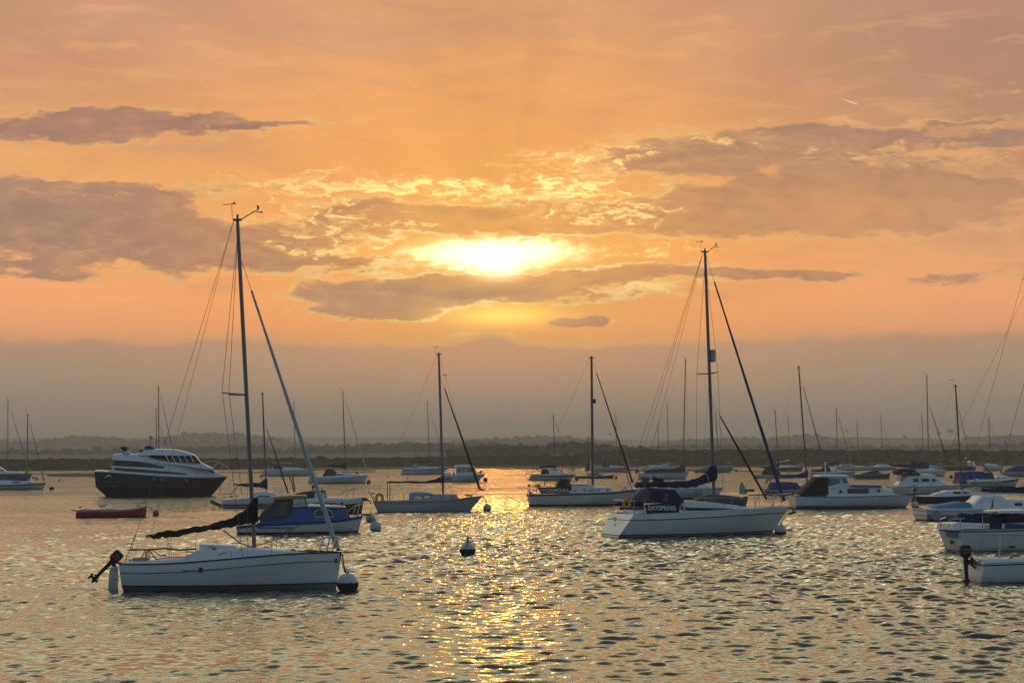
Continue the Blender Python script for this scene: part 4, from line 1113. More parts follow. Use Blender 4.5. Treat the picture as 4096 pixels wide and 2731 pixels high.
def front_yacht():
    b = Boat('sailing_yacht', "small white yacht nearest the camera with thin navy stripes, black sail cover and tilted outboard", 'yacht', 920, 2366, 2.5, 1.22)
    b.hull((476, 2256, 492, 2362), (1366, 2210, 1344, 2362), [(861, 2241), (1249, 2216)], sw=.82, tm=.40, pw=1.5, pd=2.5, draft=.45,
           bands=[('w', .165, 1), ('w', .20, 2), ('s', .265, 0), ('s', .240, 2), ('s', 0, 0)], mats=[WHITE, ANTI_GR, mat('boot_stripe', (.02, .02, .10), .4)], rail=BLACK)
    b.house([(500, 2250), (610, 2244), (720, 2234), (752, 2224), (772, 2206), (800, 2199), (900, 2197), (1010, 2195), (1140, 2204), (1250, 2214)], w=.60, wt=.80, name='cabin', m=DECK)
    b.house([(794, 2178), (800, 2177), (930, 2183), (938, 2186)], base=[(794, 2200), (938, 2198)], wfix=.34, wt=.95, name='hatch', m=WHITE, r=.03)
    b.patch([(815, 2214), (1065, 2213), (1065, 2217), (815, 2219)], 'side_track', BLACK)
    b.mast((1018, 2200), (950, 882), .062, ALU, spreaders=[(1582, 1.02, .62)], wind=True)
    b.rig(fore=(1352, 2205), furl=True, furl_m=mat('silver_furled_sail', (.42, .43, .45), .7), furl_r=.056, fore_top=.878, sp=(.475, 1.02, .62), r=.010)
    b.stay(b.mt_ + Vector((-.14, 0, -.05)), b.P(606, 2138, 0), 'topping_lift', .008)
    b.cover([(600, 2139, 2150), (622, 2133, 2156), (650, 2122, 2150), (690, 2119, 2149), (800, 2104, 2127), (875, 2086, 2116), (938, 2064, 2106), (982, 2034, 2096), (1004, 2004, 2096), (1016, 1986, 2099), (1032, 1984, 2088)], .17, CLOTH_BK)
    # jib sheets, kicker, mainsheet
    b.line([b.P(1300, 2040, -.1), b.P(1060, 2170, -.4), b.P(870, 2218, -.7)], 'jib_sheet', .009)
    b.line([b.P(1300, 2042, .1), b.P(1090, 2165, .4), b.P(960, 2200, .7)], 'jib_sheet', .009)
    b.line([b.P(893, 2120, 0), b.P(962, 2172, 0), b.P(1008, 2188, 0)], 'kicking_strap', .02, DKALU)
    for dx_ in (0, 6, 14): b.line([b.P(668 + dx_, 2150, 0), b.P(674 + dx_, 2232, 0)], 'mainsheet', .006)
    b.line([b.P(523, 2197, 0), b.P(590, 2198, 0), b.P(660, 2193, 0), b.P(720, 2199, 0), b.P(786, 2194, 0)], 'tiller', .026, RUBBER)
    b.rails([[b.P(583, 2240, -.4), b.P(583, 2200, -.3)], [b.P(565, 2238, -.6), b.P(578, 2203, -.3)], [b.P(622, 2234, -.6), b.P(598, 2200, -.3)]], 'crutch', .016, DKALU)
    b.line([b.P(501, 2245, -.5), b.P(520, 2195, -.5), b.P(543, 2136, -.5)], 'flagstaff', .012, WOOD)
    # pulpit
    P = b.P
    b.rails([[P(1274, 2210, -.5), P(1284, 2170, -.48), P(1294, 2152, -.46), P(1330, 2146, -.2), P(1366, 2145, 0)], [P(1302, 2208, -.42), P(1318, 2150, -.33)], [P(1326, 2206, -.3), P(1345, 2147, -.2)], [P(1346, 2204, -.12), P(1352, 2150, -.1)]], 'pulpit', .016)
    b.rails([[P(748, 2243, -1.1), P(748, 2182, -1.1)], [P(926, 2232, -1.1), P(926, 2204, -1.1)], [P(1087, 2224, -.95), P(1087, 2165, -.95)]], 'stanchion', .013)
    b.line([P(1160, 2204, -.2), P(1172, 2196, -.3), P(1185, 2205, -.1), P(1205, 2203, -.2), P(1230, 2208, -.1), P(1260, 2205, -.2), P(1215, 2209, .1)], 'foredeck_rope', .03, BLUE)
    # rudder on the transom, tiller fittings
    k = MB(); k.prism([b.L(438, 2284), b.L(447, 2268), b.L(462, 2263), b.L(471, 2264), b.L(473, 2300), b.L(471, 2352)] + [b.L(471, 2380), b.L(435, 2380), b.L(434, 2345)], -.035, .035)
    ru = b.part(k, 'rudder', WHITE, angle=25)
    k = MB(); k.prism([b.L(434, 2344), b.L(471.5, 2344), b.L(471.5, 2382), b.L(433, 2382)], -.039, .039); b.part(k, 'antifouled_foot', PALEB, parent=ru)
    k = MB(); k.box(*sorted((b.L(466, 0)[0], b.L(482, 0)[0])), -.05, .05, b.L(0, 2286)[1], b.L(0, 2280)[1]); k.box(*sorted((b.L(466, 0)[0], b.L(490, 0)[0])), -.05, .05, b.L(0, 2322)[1], b.L(0, 2316)[1]); b.part(k, 'pintle', STEEL, parent=ru)
    for px, yo in ((846, -.42), (862, .42)):
        w = P(px, 2199, yo); k = MB(); k.tube([(w[0], w[1], w[2] - .04), (w[0], w[1], w[2] + .03), (w[0], w[1], w[2] + .13)], [.075, .05, .06], 10); b.part(k, 'winch', STEEL)
    w = P(858, 2200, -.45); k = MB(); k.ball(w, .09, .07); b.part(k, 'rope_bundle', CLOTH_BR)
    b.line([P(1096, 2202, -.3), P(1130, 2207, -.32), P(1170, 2212, -.3)], 'deck_rope', .012); b.line([P(620, 2236, -.5), P(680, 2228, -.45), P(740, 2226, -.4), P(770, 2214, -.35)], 'deck_rope', .014)
    b.rails([[P(1036, 2206, -.35), P(1042, 2199, -.35), P(1120, 2203, -.33), P(1126, 2210, -.33)]], 'grab_rail', .016, WOOD)
    k = MB(); q = P(545, 2238, -.2); k.box(q[0] - .1, q[0] + .35, -.25, .25, q[2] - .05, q[2] + .06); b.part(k, 'cockpit_seat', GREYW)
    b.outboard((463, 2228), (364, 2328), -.35)
    b.line([P(466, 2250, -.35), P(490, 2252, -.35), P(495, 2262, -.35)], 'motor_bracket', .035, STEEL)
    # marks on the topsides
    b.porthole(808, 2275, 11)
    x, _ = b.L(757, 2281, -1.1); b.label_text("FIRST 211", 757, 2282, 9, b.hullside(x, .6, .012), LETTG, sx=1.05)
    x, _ = b.L(860, 2277, -1.15); b.label_text("BENETEAU", 860, 2277, 7, b.hullside(x, .6, .012), LETTG, sx=1.25)
    x, _ = b.L(1346, 2241, -.2); b.label_text("S", 1345, 2241, 16, b.hullside(x, 1., .03) - .02, LETTB, 'bow_emblem', bold=.05)
    # mooring strop over the bow roller
    b.line([P(1358, 2206, 0), P(1370, 2222, 0), P(1376, 2262, -.05), P(1386, 2298, -.1)], 'mooring_line', .02)
    b.line([P(1358, 2206, 0), P(1366, 2240, -.1), P(1379, 2290, -.1)], 'mooring_line', .014)
    k = MB(); k.ball(P(1354, 2196, 0), .06, .05); k.box(P(1348, 0, 0)[0], P(1368, 0, 0)[0], -.05, .05, P(0, 2208)[2], P(0, 2204)[2]); b.part(k, 'bow_roller', DKALU)
front_yacht()

def dayspring():
    b = Boat('sailing_yacht', "white sloop with navy sprayhood, navy boom cover and a DAYSPRING name dodger on the rail", 'yacht', 2800, 2147, 23.0, 1.5)
    b.hull((2532, 2056, 2468, 2141), (3157, 2026, 3082, 2140), [(2700, 2052), (2880, 2043), (3040, 2034)], sw=.80, tm=.42, draft=.5, pd=2.4,
           bands=[('w', .07, 1), ('w', .11, 0), ('w', .17, 1), ('s', .30, 0), ('s', .255, 1), ('s', 0, 0)], mats=[WHITE, BLACK, WHITE], rail=WHITE, deck_drop=.03)
    b.house([(2715, 2040), (2728, 2008), (2760, 2003), (2860, 2010), (2950, 2020), (3015, 2036)], w=.62, wt=.78, name='coachroof', m=DECK)
    b.patch([(2724, 2028), (2800, 2029), (2920, 2033), (2960, 2038), (2920, 2041), (2800, 2041), (2724, 2041)], 'window', DGLASS)
    b.house([(2550, 2045), (2600, 2041), (2715, 2036), (2722, 2042)], w=.68, wt=.9, name='cockpit_coaming', m=WHITE)
    b.mast((2857, 2012), (2820, 1008), .085, ALU, spreaders=[(1496, 1.05, .12), (1812, .9, .10)], wind=True)
    b.rig(fore=(3140, 2016), furl=True, furl_m=mat('blue_edged_sail', (.02, .035, .12), .85), furl_r=.062, fore_top=.985, sp=(.515, 1.05, .12), r=.012)
    t = b.mt_
    a = b.mb_.lerp(b.mt_, .40) + Vector((.1, 0, 0)); e = Vector(b.P(3085, 2028, 0))
    b.stay(a, e, 'inner_forestay', .010)
    k = MB(); N = 10; k.tube([a.lerp(e, .12 + .8 * i / N) for i in range(N + 1)], [.03 + .03 * min(1, i / 4) for i in range(N + 1)], 6); b.part(k, 'furled_staysail', mat('tan_furled_sail', (.05, .022, .022), .9))
    for sg in (-1, 1): b.stay(t + Vector((-.1, 0, 0)), (b.x0 + .2, sg * .9, b.zsh(b.x0)), 'backstay', .011)
    # radar reflector drum on the mast front
    c = Vector(b.P(2851, 1423, 0)); k = MB(); k.tube([c + Vector((0, 0, z)) for z in (-.30, -.27, .27, .30)], [.10, .14, .14, .10], 14); b.part(k, 'radar_reflector', GREYW)
    b.cover([(2545, 1930, 1952), (2615, 1924, 1948), (2680, 1924, 1950), (2740, 1923, 1951), (2780, 1914, 1948), (2815, 1897, 1935), (2834, 1874, 1930), (2845, 1860, 1926), (2862, 1858, 1922)], .26, CLOTH_NV)
    k = MB(); k.prism([b.L(2612, 1928), b.L(2614, 1902), b.L(2625, 1910), b.L(2652, 1914), b.L(2655, 1928)], -.03, .03); b.part(k, 'loose_cover_end', CLOTH_NV)
    c = [b.P(px, py, yo) for px, py, yo in ((2815, 1894, 0), (2826, 1898, -.25), (2834, 1916, -.28), (2832, 1934, 0))]; b.line(c, 'cover_strap', .014, SAILW)
    # sprayhood with clear panels
    b.hood([(2600, 2000), (2618, 1970), (2640, 1954), (2680, 1955), (2712, 1959), (2722, 1972), (2738, 2003)], 1.0, CLOTH_NV, base=[(2600, 2012), (2738, 2010)], clear=[(2642, 2003), (2660, 1972), (2668, 1974), (2664, 2004)])
    b.banner([(2578, 2018), (2718, 2005), (2717, 2051), (2588, 2054)], -1.34, CLOTH_NV, "DAYSPRING", 2648, 2032, 18, rot=-1.0, bold=.03, sx=.92)
    k = MB(); k.prism([b.L(x, y, 1.0) for x, y in ((2468, 2008), (2575, 2005), (2578, 2038), (2480, 2037))], 1.0, 1.015); b.part(k, 'far_side_dodger', CLOTH_NV, smooth=False)
    b.pushpit(.62, 1.0); b.pulpit(.62, 1.4); b.guardrail(5, .6, .28, .86)
    lifebuoy(b, 2507, 2014, 15, -.72, "yellow horseshoe lifebuoy on the stern rail of the yacht with the DAYSPRING dodger")
    for px, yo in ((2735, -.85), (2738, .85), (2600, -1.05)):
        w = b.P(px, 2036 if px > 2700 else 2042, yo); k = MB(); k.tube([(w[0], w[1], w[2] - .03), (w[0], w[1], w[2] + .05), (w[0], w[1], w[2] + .16)], [.09, .06, .075], 10); b.part(k, 'winch', STEEL)
    b.rails([[b.P(2790, 2020, -.5), b.P(2796, 2011, -.5), b.P(2900, 2017, -.5), b.P(2906, 2024, -.5)]], 'grab_rail', .018, WOOD)
    b.line([b.P(2860, 2008, -.1), b.P(2800, 2012, -.4), b.P(2740, 2020, -.6)], 'halyard_tail', .012); b.line([b.P(2859, 2000, -.1), b.P(2850, 1700, -.16), b.P(2828, 1200, -.1)], 'halyard', .007)
    # gantry poles carrying the solar panel / ladder
    b.rails([[b.P(2545, 1863, -.6), b.P(2565, 1915, -.7), b.P(2612, 2010, -.8)], [b.P(2556, 1945, -.8), b.P(2580, 1975, -.8), b.P(2585, 2020, -.9)]], 'gantry_pole', .022, ALU)
    # transom lettering bars
    for q, (py, w_) in enumerate(((2071, .40), (2077, .2), (2082, .2), (2097, .24))):
        p = b.P(2462, py, -.02); k = MB(); k.box(p[0] - .035, p[0] - .02, -w_ / 2, w_ / 2, p[2] - .018, p[2] + .018); o = b.part(k, 'transom_lettering', LETTB, smooth=False)
    x, _ = b.L(2618, 2076, -1.4); b.label_text("Moody 31", 2616, 2076, 9, b.hullside(x, .8, .02), LETTG)
    # bow fitting with the anchor, and the strop
    k = MB(); a = Vector(b.P(3150, 2030, 0)); k.tube([a, b.P(3163, 2028, 0), b.P(3175, 2038, 0), b.P(3172, 2046, 0)], .05, 6); k.prism([b.L(3158, 2048), b.L(3184, 2042), b.L(3176, 2052), b.L(3156, 2058)], -.12, .12); b.part(k, 'anchor', DKALU)
    b.line([b.P(3158, 2032, 0), b.P(3140, 2064, 0), b.P(3128, 2085, 0), b.P(3125, 2110, -.1)], 'mooring_line', .02)
dayspring()

def blue_cruiser():
    b = Boat('motor_cruiser', "blue and white motor cruiser with a red waterline and grey cockpit canopy", 'motorboat', 1190, 2136, 6.0, 1.15)
    b.hull((945, 2104, 949, 2137), (1450, 2062, 1432, 2130), [(1080, 2092), (1200, 2086), (1330, 2080)], sw=.85, tm=.45, draft=.4, pd=2.6, chine=.45,
           bands=[('w', .11, 1), ('s', .15, 0), ('s', 0, 2)], mats=[WHITE, ANTI_RED, BLUE], deck=BLUE)
    b.house([(1040, 2078), (1170, 2028), (1235, 2024), (1380, 2024), (1402, 2068)], w=.84, wt=.86, name='cabin', m=BLUE, r=.04)
    b.patch([(1264, 2064), (1262, 2044), (1272, 2038), (1312, 2038), (1326, 2046), (1333, 2060), (1330, 2065)], 'window', DGLASS)
    o = b.patch([(1262, 2067), (1259, 2042), (1270, 2036), (1314, 2036), (1328, 2044), (1336, 2062), (1332, 2067)], 'window_frame', WHITE, eps=.002)
    b.house([(1234, 2020), (1240, 2019), (1380, 2024), (1384, 2027)], base=[(1234, 2026), (1384, 2030)], w=.86, wt=.98, name='cabin_top', m=WHITE, r=.02)
    b.walls([(1168, 2032), (1168, 1992), (1222, 1986), (1230, 2026)], [[(1173, 2029), (1173, 1997), (1217, 1992), (1224, 2024)]], .90, 'wheelhouse', WOOD, wt=.92, glassm=GLASS)
    b.house([(1092, 1994), (1096, 1986), (1160, 1981), (1222, 1980), (1228, 1984)], base=[(1092, 1998), (1228, 1990)], wfix=1.0, wt=.98, name='roof', m=TAN, r=.03)
    b.house([(1028, 2076), (1050, 2046), (1100, 1999), (1160, 1990), (1168, 1990)], base=[(1028, 2080), (1168, 2078)], wfix=.92, wt=.88, name='canopy', m=CLOTH_GY, r=.12)
    b.patch([(1088, 2062), (1102, 2020), (1140, 2002), (1150, 2002), (1150, 2060)], 'canopy_window', mat('smoky_panel', (.05, .055, .065), .25, vary=.2), eps=.012)
    k = MB(); x0, z = b.L(1030, 2110, -1.1); x1, z1 = b.L(1174, 2109, -1.1)
    k.tube([(x0 + (x1 - x0) * i / 8, b.hullside(x0 + (x1 - x0) * i / 8, z) - .01, z + (z1 - z) * i / 8) for i in range(9)], .028, 5); b.part(k, 'rubbing_strake', BLACK)
    b.rails([[b.P(1386, 2052, -.6), b.P(1400, 2038, -.55), b.P(1424, 2022, -.4), b.P(1448, 2014, 0)], [b.P(1412, 2062, -.5), b.P(1424, 2022, -.4)], [b.P(1428, 2060, -.35), b.P(1440, 2016, -.1)]], 'pulpit', .015)
    b.rails([[b.P(1255, 2021, -.6), b.P(1258, 2013, -.6), b.P(1340, 2013, -.6), b.P(1370, 2022, -.6)]], 'grab_rail', .016, WOOD)
    k = MB(); p = b.P(1452, 2056, 0); k.box(p[0] - .1, p[0] + .30, -.12, .12, p[2] - .06, p[2] + .03); k.tube([(p[0] + .3, 0, p[2] + .02), (p[0] + .42, 0, p[2] - .12), (p[0] + .25, 0, p[2] - .3)], .035, 6); b.part(k, 'bow_roller', DKALU)
    b.line([b.P(1455, 2060, 0), b.P(1478, 2072, 0), b.P(1496, 2080, 0)], 'mooring_line', .014)
blue_cruiser()

def red_wheelhouse_boat():
    b = Boat('motor_launch', "white over red wheelhouse launch with portholes, half hidden behind the blue cruiser", 'motorboat', 1300, 2056, 8.0, 1.15)
    b.hull((1130, 2002, 1136, 2058), (1456, 1988, 1446, 2050), [(1230, 2002), (1340, 1999), (1400, 1995)], sw=.8, tm=.45, draft=.4, pd=2.3, bands=[('w', .05, 1), ('s', .34, 1), ('s', 0, 0)], mats=[WHITE, ANTI_RED])
    b.house([(1180, 1985), (1240, 1990), (1360, 1990), (1400, 1997)], w=.7, name='cabin', m=WHITE)
    b.walls([(1258, 1996), (1258, 1968), (1302, 1964), (1314, 1996)], [[(1262, 1991), (1262, 1972), (1274, 1970), (1274, 1991)], [(1282, 1991), (1284, 1970), (1299, 1969), (1306, 1991)]], .72, 'wheelhouse', WHITE, wt=.85)
    b.house([(1180, 1978), (1190, 1972), (1215, 1967), (1258, 1963), (1302, 1962), (1304, 1965)], base=[(1180, 1990), (1256, 1992), (1258, 1967), (1304, 1967)], wfix=.74, wt=.9, name='canopy', m=CLOTH_GY)
    k = MB(); p = b.P(1252, 1962, 0); k.tube([p, (p[0], 0, p[2] + .30)], .05, 6); k.box(p[0] - .08, p[0] + .08, -.08, .08, p[2] + .18, p[2] + .36); q = b.P(1288, 1962, 0); k.tube([q, (q[0], 0, q[2] + .18)], .035, 6); b.part(k, 'navigation_light', DKALU)
    b.rails([[b.P(1342, 1997, -.7), b.P(1362, 1975, -.65), b.P(1390, 1960, -.55), b.P(1434, 1952, -.1)], [b.P(1382, 1994, -.62), b.P(1396, 1968, -.5), b.P(1412, 1956, -.4)], [b.P(1415, 1990, -.4), b.P(1416, 1956, -.3)]], 'pulpit', .015)
    for px in (1324, 1367): b.porthole(px, 2016 if px < 1340 else 2012, 6)
    b.line([b.P(1170, 1905, 0), b.P(1180, 1965, 0)], 'derrick_mast', .045, DKALU); b.line([b.P(1156, 1903, 0), b.P(1166, 1925, 0), b.P(1176, 1970, 0)], 'derrick_mast', .04, DKALU)
    k = MB(); p = b.P(1462, 1996, 0); k.box(p[0] - .2, p[0] + .12, -.15, .15, p[2] - .12, p[2] + .10); k.tube([(p[0] + .1, 0, p[2]), (p[0] + .4, 0, p[2] - .2), (p[0] + .28, 0, p[2] - .28)], .04, 6); b.part(k, 'anchor', DKALU)
red_wheelhouse_boat()

def blue_striped_sloop():
    b = Boat('sailing_yacht', "small white sloop with a broad dark blue stripe and its rudder blade lifted clear astern", 'yacht', 1010, 2031, 4.0, 1.05)
    b.hull((887, 2000, 891, 2029), (1190, 1985, 1178, 2028), [(980, 1993), (1080, 1988)], sw=.8, draft=.35, bands=[('w', .03, 1), ('w', .17, 0), ('w', .27, 2), ('s', 0, 0)], mats=[WHITE, ANTI_DK, NAVY])
    b.house([(990, 1992), (1004, 1976), (1020, 1968), (1060, 1963), (1100, 1972), (1125, 1984)], w=.62, name='cabin', m=WHITE)
    b.patch([(1032, 1986), (1034, 1981), (1075, 1981), (1084, 1985), (1075, 1988)], 'window', mat('amber_window', (.20, .08, .02), .2))
    b.mast((1066, 1966), (1050, 1576), .055, DKALU, spreaders=[(1802, .6, .05)], vane=False)
    b.rig(fore=(1154, 1976), furl=True, furl_m=mat('blue_furled_sail', (.03, .045, .16), .85), furl_r=.05, fore_top=.72, r=.008)
    b.cover([(938, 1935, 1938), (960, 1934, 1944), (1000, 1931, 1947), (1038, 1930, 1947), (1050, 1921, 1952), (1058, 1915, 1954), (1070, 1914, 1955)], .15, CLOTH_NV)
    k = MB(); k.prism([b.L(840, 2000), b.L(845, 1998), b.L(890, 2018), b.L(888, 2029), b.L(880, 2028), b.L(843, 2012)], -.03, .03); b.part(k, 'lifted_rudder', mat('slate_paint', (.06, .08, .14), .5))
    b.line([b.P(952, 1942, 0), b.P(925, 1975, 0)], 'boom_crutch', .03, DKALU); b.line([b.P(918, 1988, 0), b.P(955, 1983, 0)], 'tiller', .025, RUBBER)
    b.pushpit(.42, .7); b.rails([[b.P(1095, 1970, -.5), b.P(1115, 1966, -.5), b.P(1150, 1962, -.1)], [b.P(1118, 1983, -.5), b.P(1126, 1965, -.45)]], 'pulpit', .013)
blue_striped_sloop()

def grey_blue_yacht():
    b = Boat('sailing_yacht', "old pale blue long-keeled yacht with a windowed doghouse and thin black boom cover", 'yacht', 1700, 2047, 4.0, 1.25)
    b.hull((1493, 2007, 1510, 2048), (1931, 1983, 1878, 2046), [(1600, 2010), (1700, 2008), (1800, 2001), (1880, 1992)], sw=.6, tm=.48, draft=.5, pd=2.2, bands=[('w', .03, 1), ('w', .06, 2), ('s', .10, 0), ('s', .07, 3), ('s', 0, 0)], mats=[PALEB, ANTI_RED, GREYW, WOOD], rail=WOOD, deck=mat('buff_deck', (.36, .33, .26), .7))
    b.house([(1520, 2002), (1634, 2000), (1640, 1999)], w=.6, name='cockpit_coaming', m=mat('buff_deck', (.36, .33, .26), .7))
    b.walls([(1634, 2006), (1638, 1976), (1726, 1974), (1736, 1998), (1738, 2004)], [[(1657, 1997), (1662, 1983), (1688, 1983), (1689, 1996)], [(1697, 1994), (1698, 1982), (1722, 1982), (1730, 1992)]], .68, 'doghouse', GREYW, wt=.9)
    b.house([(1636, 1976), (1645, 1968), (1682, 1967), (1728, 1972), (1730, 1976)], base=[(1636, 1979), (1730, 1978)], wfix=.66, wt=.9, name='doghouse_roof', m=GREYW)
    b.house([(1722, 1978), (1740, 1976), (1825, 1977), (1836, 1994)], w=.5, name='coachroof', m=GREYW)
    for px in (1770, 1812): b.patch([(px - 6, 1993), (px - 6, 1988), (px + 6, 1987), (px + 6, 1991)], 'window', DGLASS)
    b.mast((1773, 1978), (1755, 1418), .085, ALU, spreaders=[(1706, .55, .05)], wind=False)
    k = MB(); p = b.P(1769, 1500, 0); k.box(p[0], p[0] + .35, -.03, .03, p[2] - .02, p[2] + .02); b.part(k, 'jumper_strut', DKALU)
    b.rig(fore=(1921, 1962), furl=True, furl_m=CLOTH_BK, furl_r=.062, fore_top=.845, sp=(.48, .55, .05), r=.010)
    b.stay(b.mt_ + Vector((.08, 0, -.1)), b.P(1912, 1988, 0), 'topmast_stay', .008)
    b.cover([(1554, 1925, 1932), (1620, 1923, 1931), (1700, 1925, 1933), (1735, 1916, 1931), (1760, 1908, 1931), (1768, 1899, 1932), (1777, 1898, 1930)], .16, CLOTH_BK)
    for px in (1550, 1560): b.line([b.P(px, 1934, 0), b.P(px - 1, 1994, 0)], 'boom_topping_post', .03, WOOD)
    # self-steering frame on the stern
    k = MB(); k.tube([b.P(1472, 1966, 0), b.P(1478, 1968, 0), b.P(1490, 1990, 0), b.P(1498, 2008, 0)], .03, 6); k.box(b.P(1487, 0)[0], b.P(1497, 0)[0], -.06, .06, b.P(0, 1984)[2], b.P(0, 1978)[2]); k.tube([b.P(1492, 1980, -.2), b.P(1502, 2008, -.25)], .018, 5); b.part(k, 'self_steering_gear', DKALU)
    b.rails([[b.P(1616, 2006, -1), b.P(1616, 1976, -1)], [b.P(1812, 1998, -1), b.P(1812, 1968, -1)], [b.P(1828, 1996, -.9), b.P(1828, 1965, -.9)]], 'stanchion', .013)
    b.line([b.P(1500, 2006, -.3), b.P(1545, 2003, -.3), b.P(1573, 1990, -.3)], 'boathook', .02, WOOD)
    b.rails([[b.P(1880, 1990, -.5), b.P(1900, 1970, -.4), b.P(1930, 1957, 0)]], 'pulpit', .014)
    k = MB(); p = b.P(1928, 1958, 0); k.ball(p, .12, .09); k.box(p[0] - .05, p[0] + .18, -.06, .06, p[2] - .06, p[2] + .05); b.part(k, 'furling_drum', DKALU)
    k = MB(); p = b.P(1868, 1983, 0); k.tube([(p[0] - .1, 0, p[2]), (p[0], 0, p[2] + .1), (p[0] + .35, 0, p[2] - .02)], .06, 6); b.part(k, 'anchor', DKALU)
    b.line([b.P(1932, 1988, 0), b.P(1942, 1998, 0), b.P(1945, 2018, -.2)], 'mooring_line', .035)
    lifebuoy(b, 1518, 1992, 16, -.45, "yellow horseshoe lifebuoy at the stern of the old pale blue yacht")
    k = MB(); k.ball(b.P(1620, 2004, -.9), .10, .10); b.part(k, 'fender', YELLOW)
grey_blue_yacht()

def stormgull():
    b = Boat('sailing_yacht', "white centre-cockpit yacht with brown topside band and a brown STORMGULL name dodger", 'yacht', 2330, 2023, 5.0, 1.3)
    b.hull((2115, 1979, 2123, 2023), (2546, 1961, 2512, 2018), [(2220, 1976), (2330, 1974), (2440, 1969)], sw=.72, tm=.45, draft=.5, pd=2.4, bands=[('w', .13, 1), ('s', .10, 0), ('s', 0.015, 2), ('s', 0, 0)], mats=[CREAM, ANTI_DK, BROWN], rail=BROWN)
    b.walls([(2278, 1977), (2283, 1945), (2340, 1944), (2378, 1946), (2382, 1974)], [[(2281, 1966), (2283, 1957), (2305, 1957), (2307, 1966)], [(2318, 1966), (2319, 1955), (2340, 1955), (2345, 1966)]], .72, 'coachroof', WHITE, wt=.9)
    b.house([(2283, 1947), (2290, 1935), (2318, 1934), (2330, 1939), (2372, 1940), (2380, 1948)], base=[(2283, 1949), (2380, 1950)], wfix=.62, wt=.85, name='cabin_top', m=WHITE)
    b.house([(2376, 1947), (2435, 1946), (2442, 1950), (2462, 1968)], w=.62, wt=.88, name='forward_cabin', m=WHITE)
    for a, c in ((2390, 2398), (2427, 2437)): b.patch([(a, 1964), (a, 1957), (c, 1957), (c, 1963)], 'window', DGLASS)
    b.rails([[b.P(2296, 1941, -.6), b.P(2300, 1938, -.6), b.P(2360, 1939, -.6)]], 'grab_rail', .02, WOOD)
    b.mast((2371, 1942), (2366, 1432), .095, DKALU, spreaders=(), vane=False)
    k = MB(); c = Vector(b.P(2378, 1604, 0)); k.tube([c + Vector((0, 0, z)) for z in (-.17, -.13, .13, .17)], [.06, .10, .10, .06], 10); b.part(k, 'radar_reflector', RUBBER)
    b.rig(fore=(2532, 1934), furl=True, furl_m=mat('dark_furled_sail', (.03, .022, .022), .9), furl_r=.058, fore_top=.985, r=.011)
    b.hood([(2230, 1950), (2241, 1913), (2260, 1915), (2280, 1919), (2286, 1940)], .85, CLOTH_BR, base=[(2230, 1962), (2286, 1960)], clear=[(2262, 1941), (2275, 1922), (2282, 1934), (2279, 1943)])
    b.banner([(2150, 1947), (2276, 1947), (2277, 1970), (2164, 1974)], -1.22, CLOTH_BR, "STORMGULL", 2218, 1961, 12.5, rot=.6, bold=.03, sx=1.18)
    b.pushpit(.6, .9); b.pulpit(.55, 1.3); b.guardrail(5, .55, .3, .85)
    k = MB(); k.tube([b.P(2118, 1942, 0), b.P(2118, 1990, 0), b.P(2108, 1996, 0), b.P(2106, 2003, 0)], .035, 6); k.ball(b.P(2116, 1942, 0), .09); k.box(b.P(2106, 0)[0], b.P(2116, 0)[0], -.08, .08, b.P(0, 1990)[2], b.P(0, 1980)[2]); b.part(k, 'self_steering_gear', DKALU)
    b.line([b.P(2145, 1966, -.8), b.P(2148, 1942, -.8), b.P(2158, 1928, -.8)], 'flagstaff', .016, WOOD)
    k = MB(); k.tube([b.P(2150 + 10 * math.cos(t), 1946 - 7 * math.sin(t), -.9) for t in np.linspace(0, 3.14, 9)], .07, 7); b.part(k, 'danbuoy', YELLOW)
    k = MB(); k.prism([b.L(2176, 1936), b.L(2177, 1922), b.L(2180, 1922), b.L(2180, 1944), b.L(2176, 1944)], -.06, .0); b.part(k, 'wind_paddle', DKALU)
    b.line([b.P(2345, 1918, 0), b.P(2362, 1936, 0)], 'kicking_strap', .02, DKALU)
    x, _ = b.L(2363, 1962, -.75); k = MB(); k.prism([b.L(2351, 1964, -.72), b.L(2351, 1960, -.72), b.L(2383, 1959, -.72), b.L(2383, 1963, -.72)], -.735, -.715); b.part(k, 'name_strip', LETTG)
stormgull()

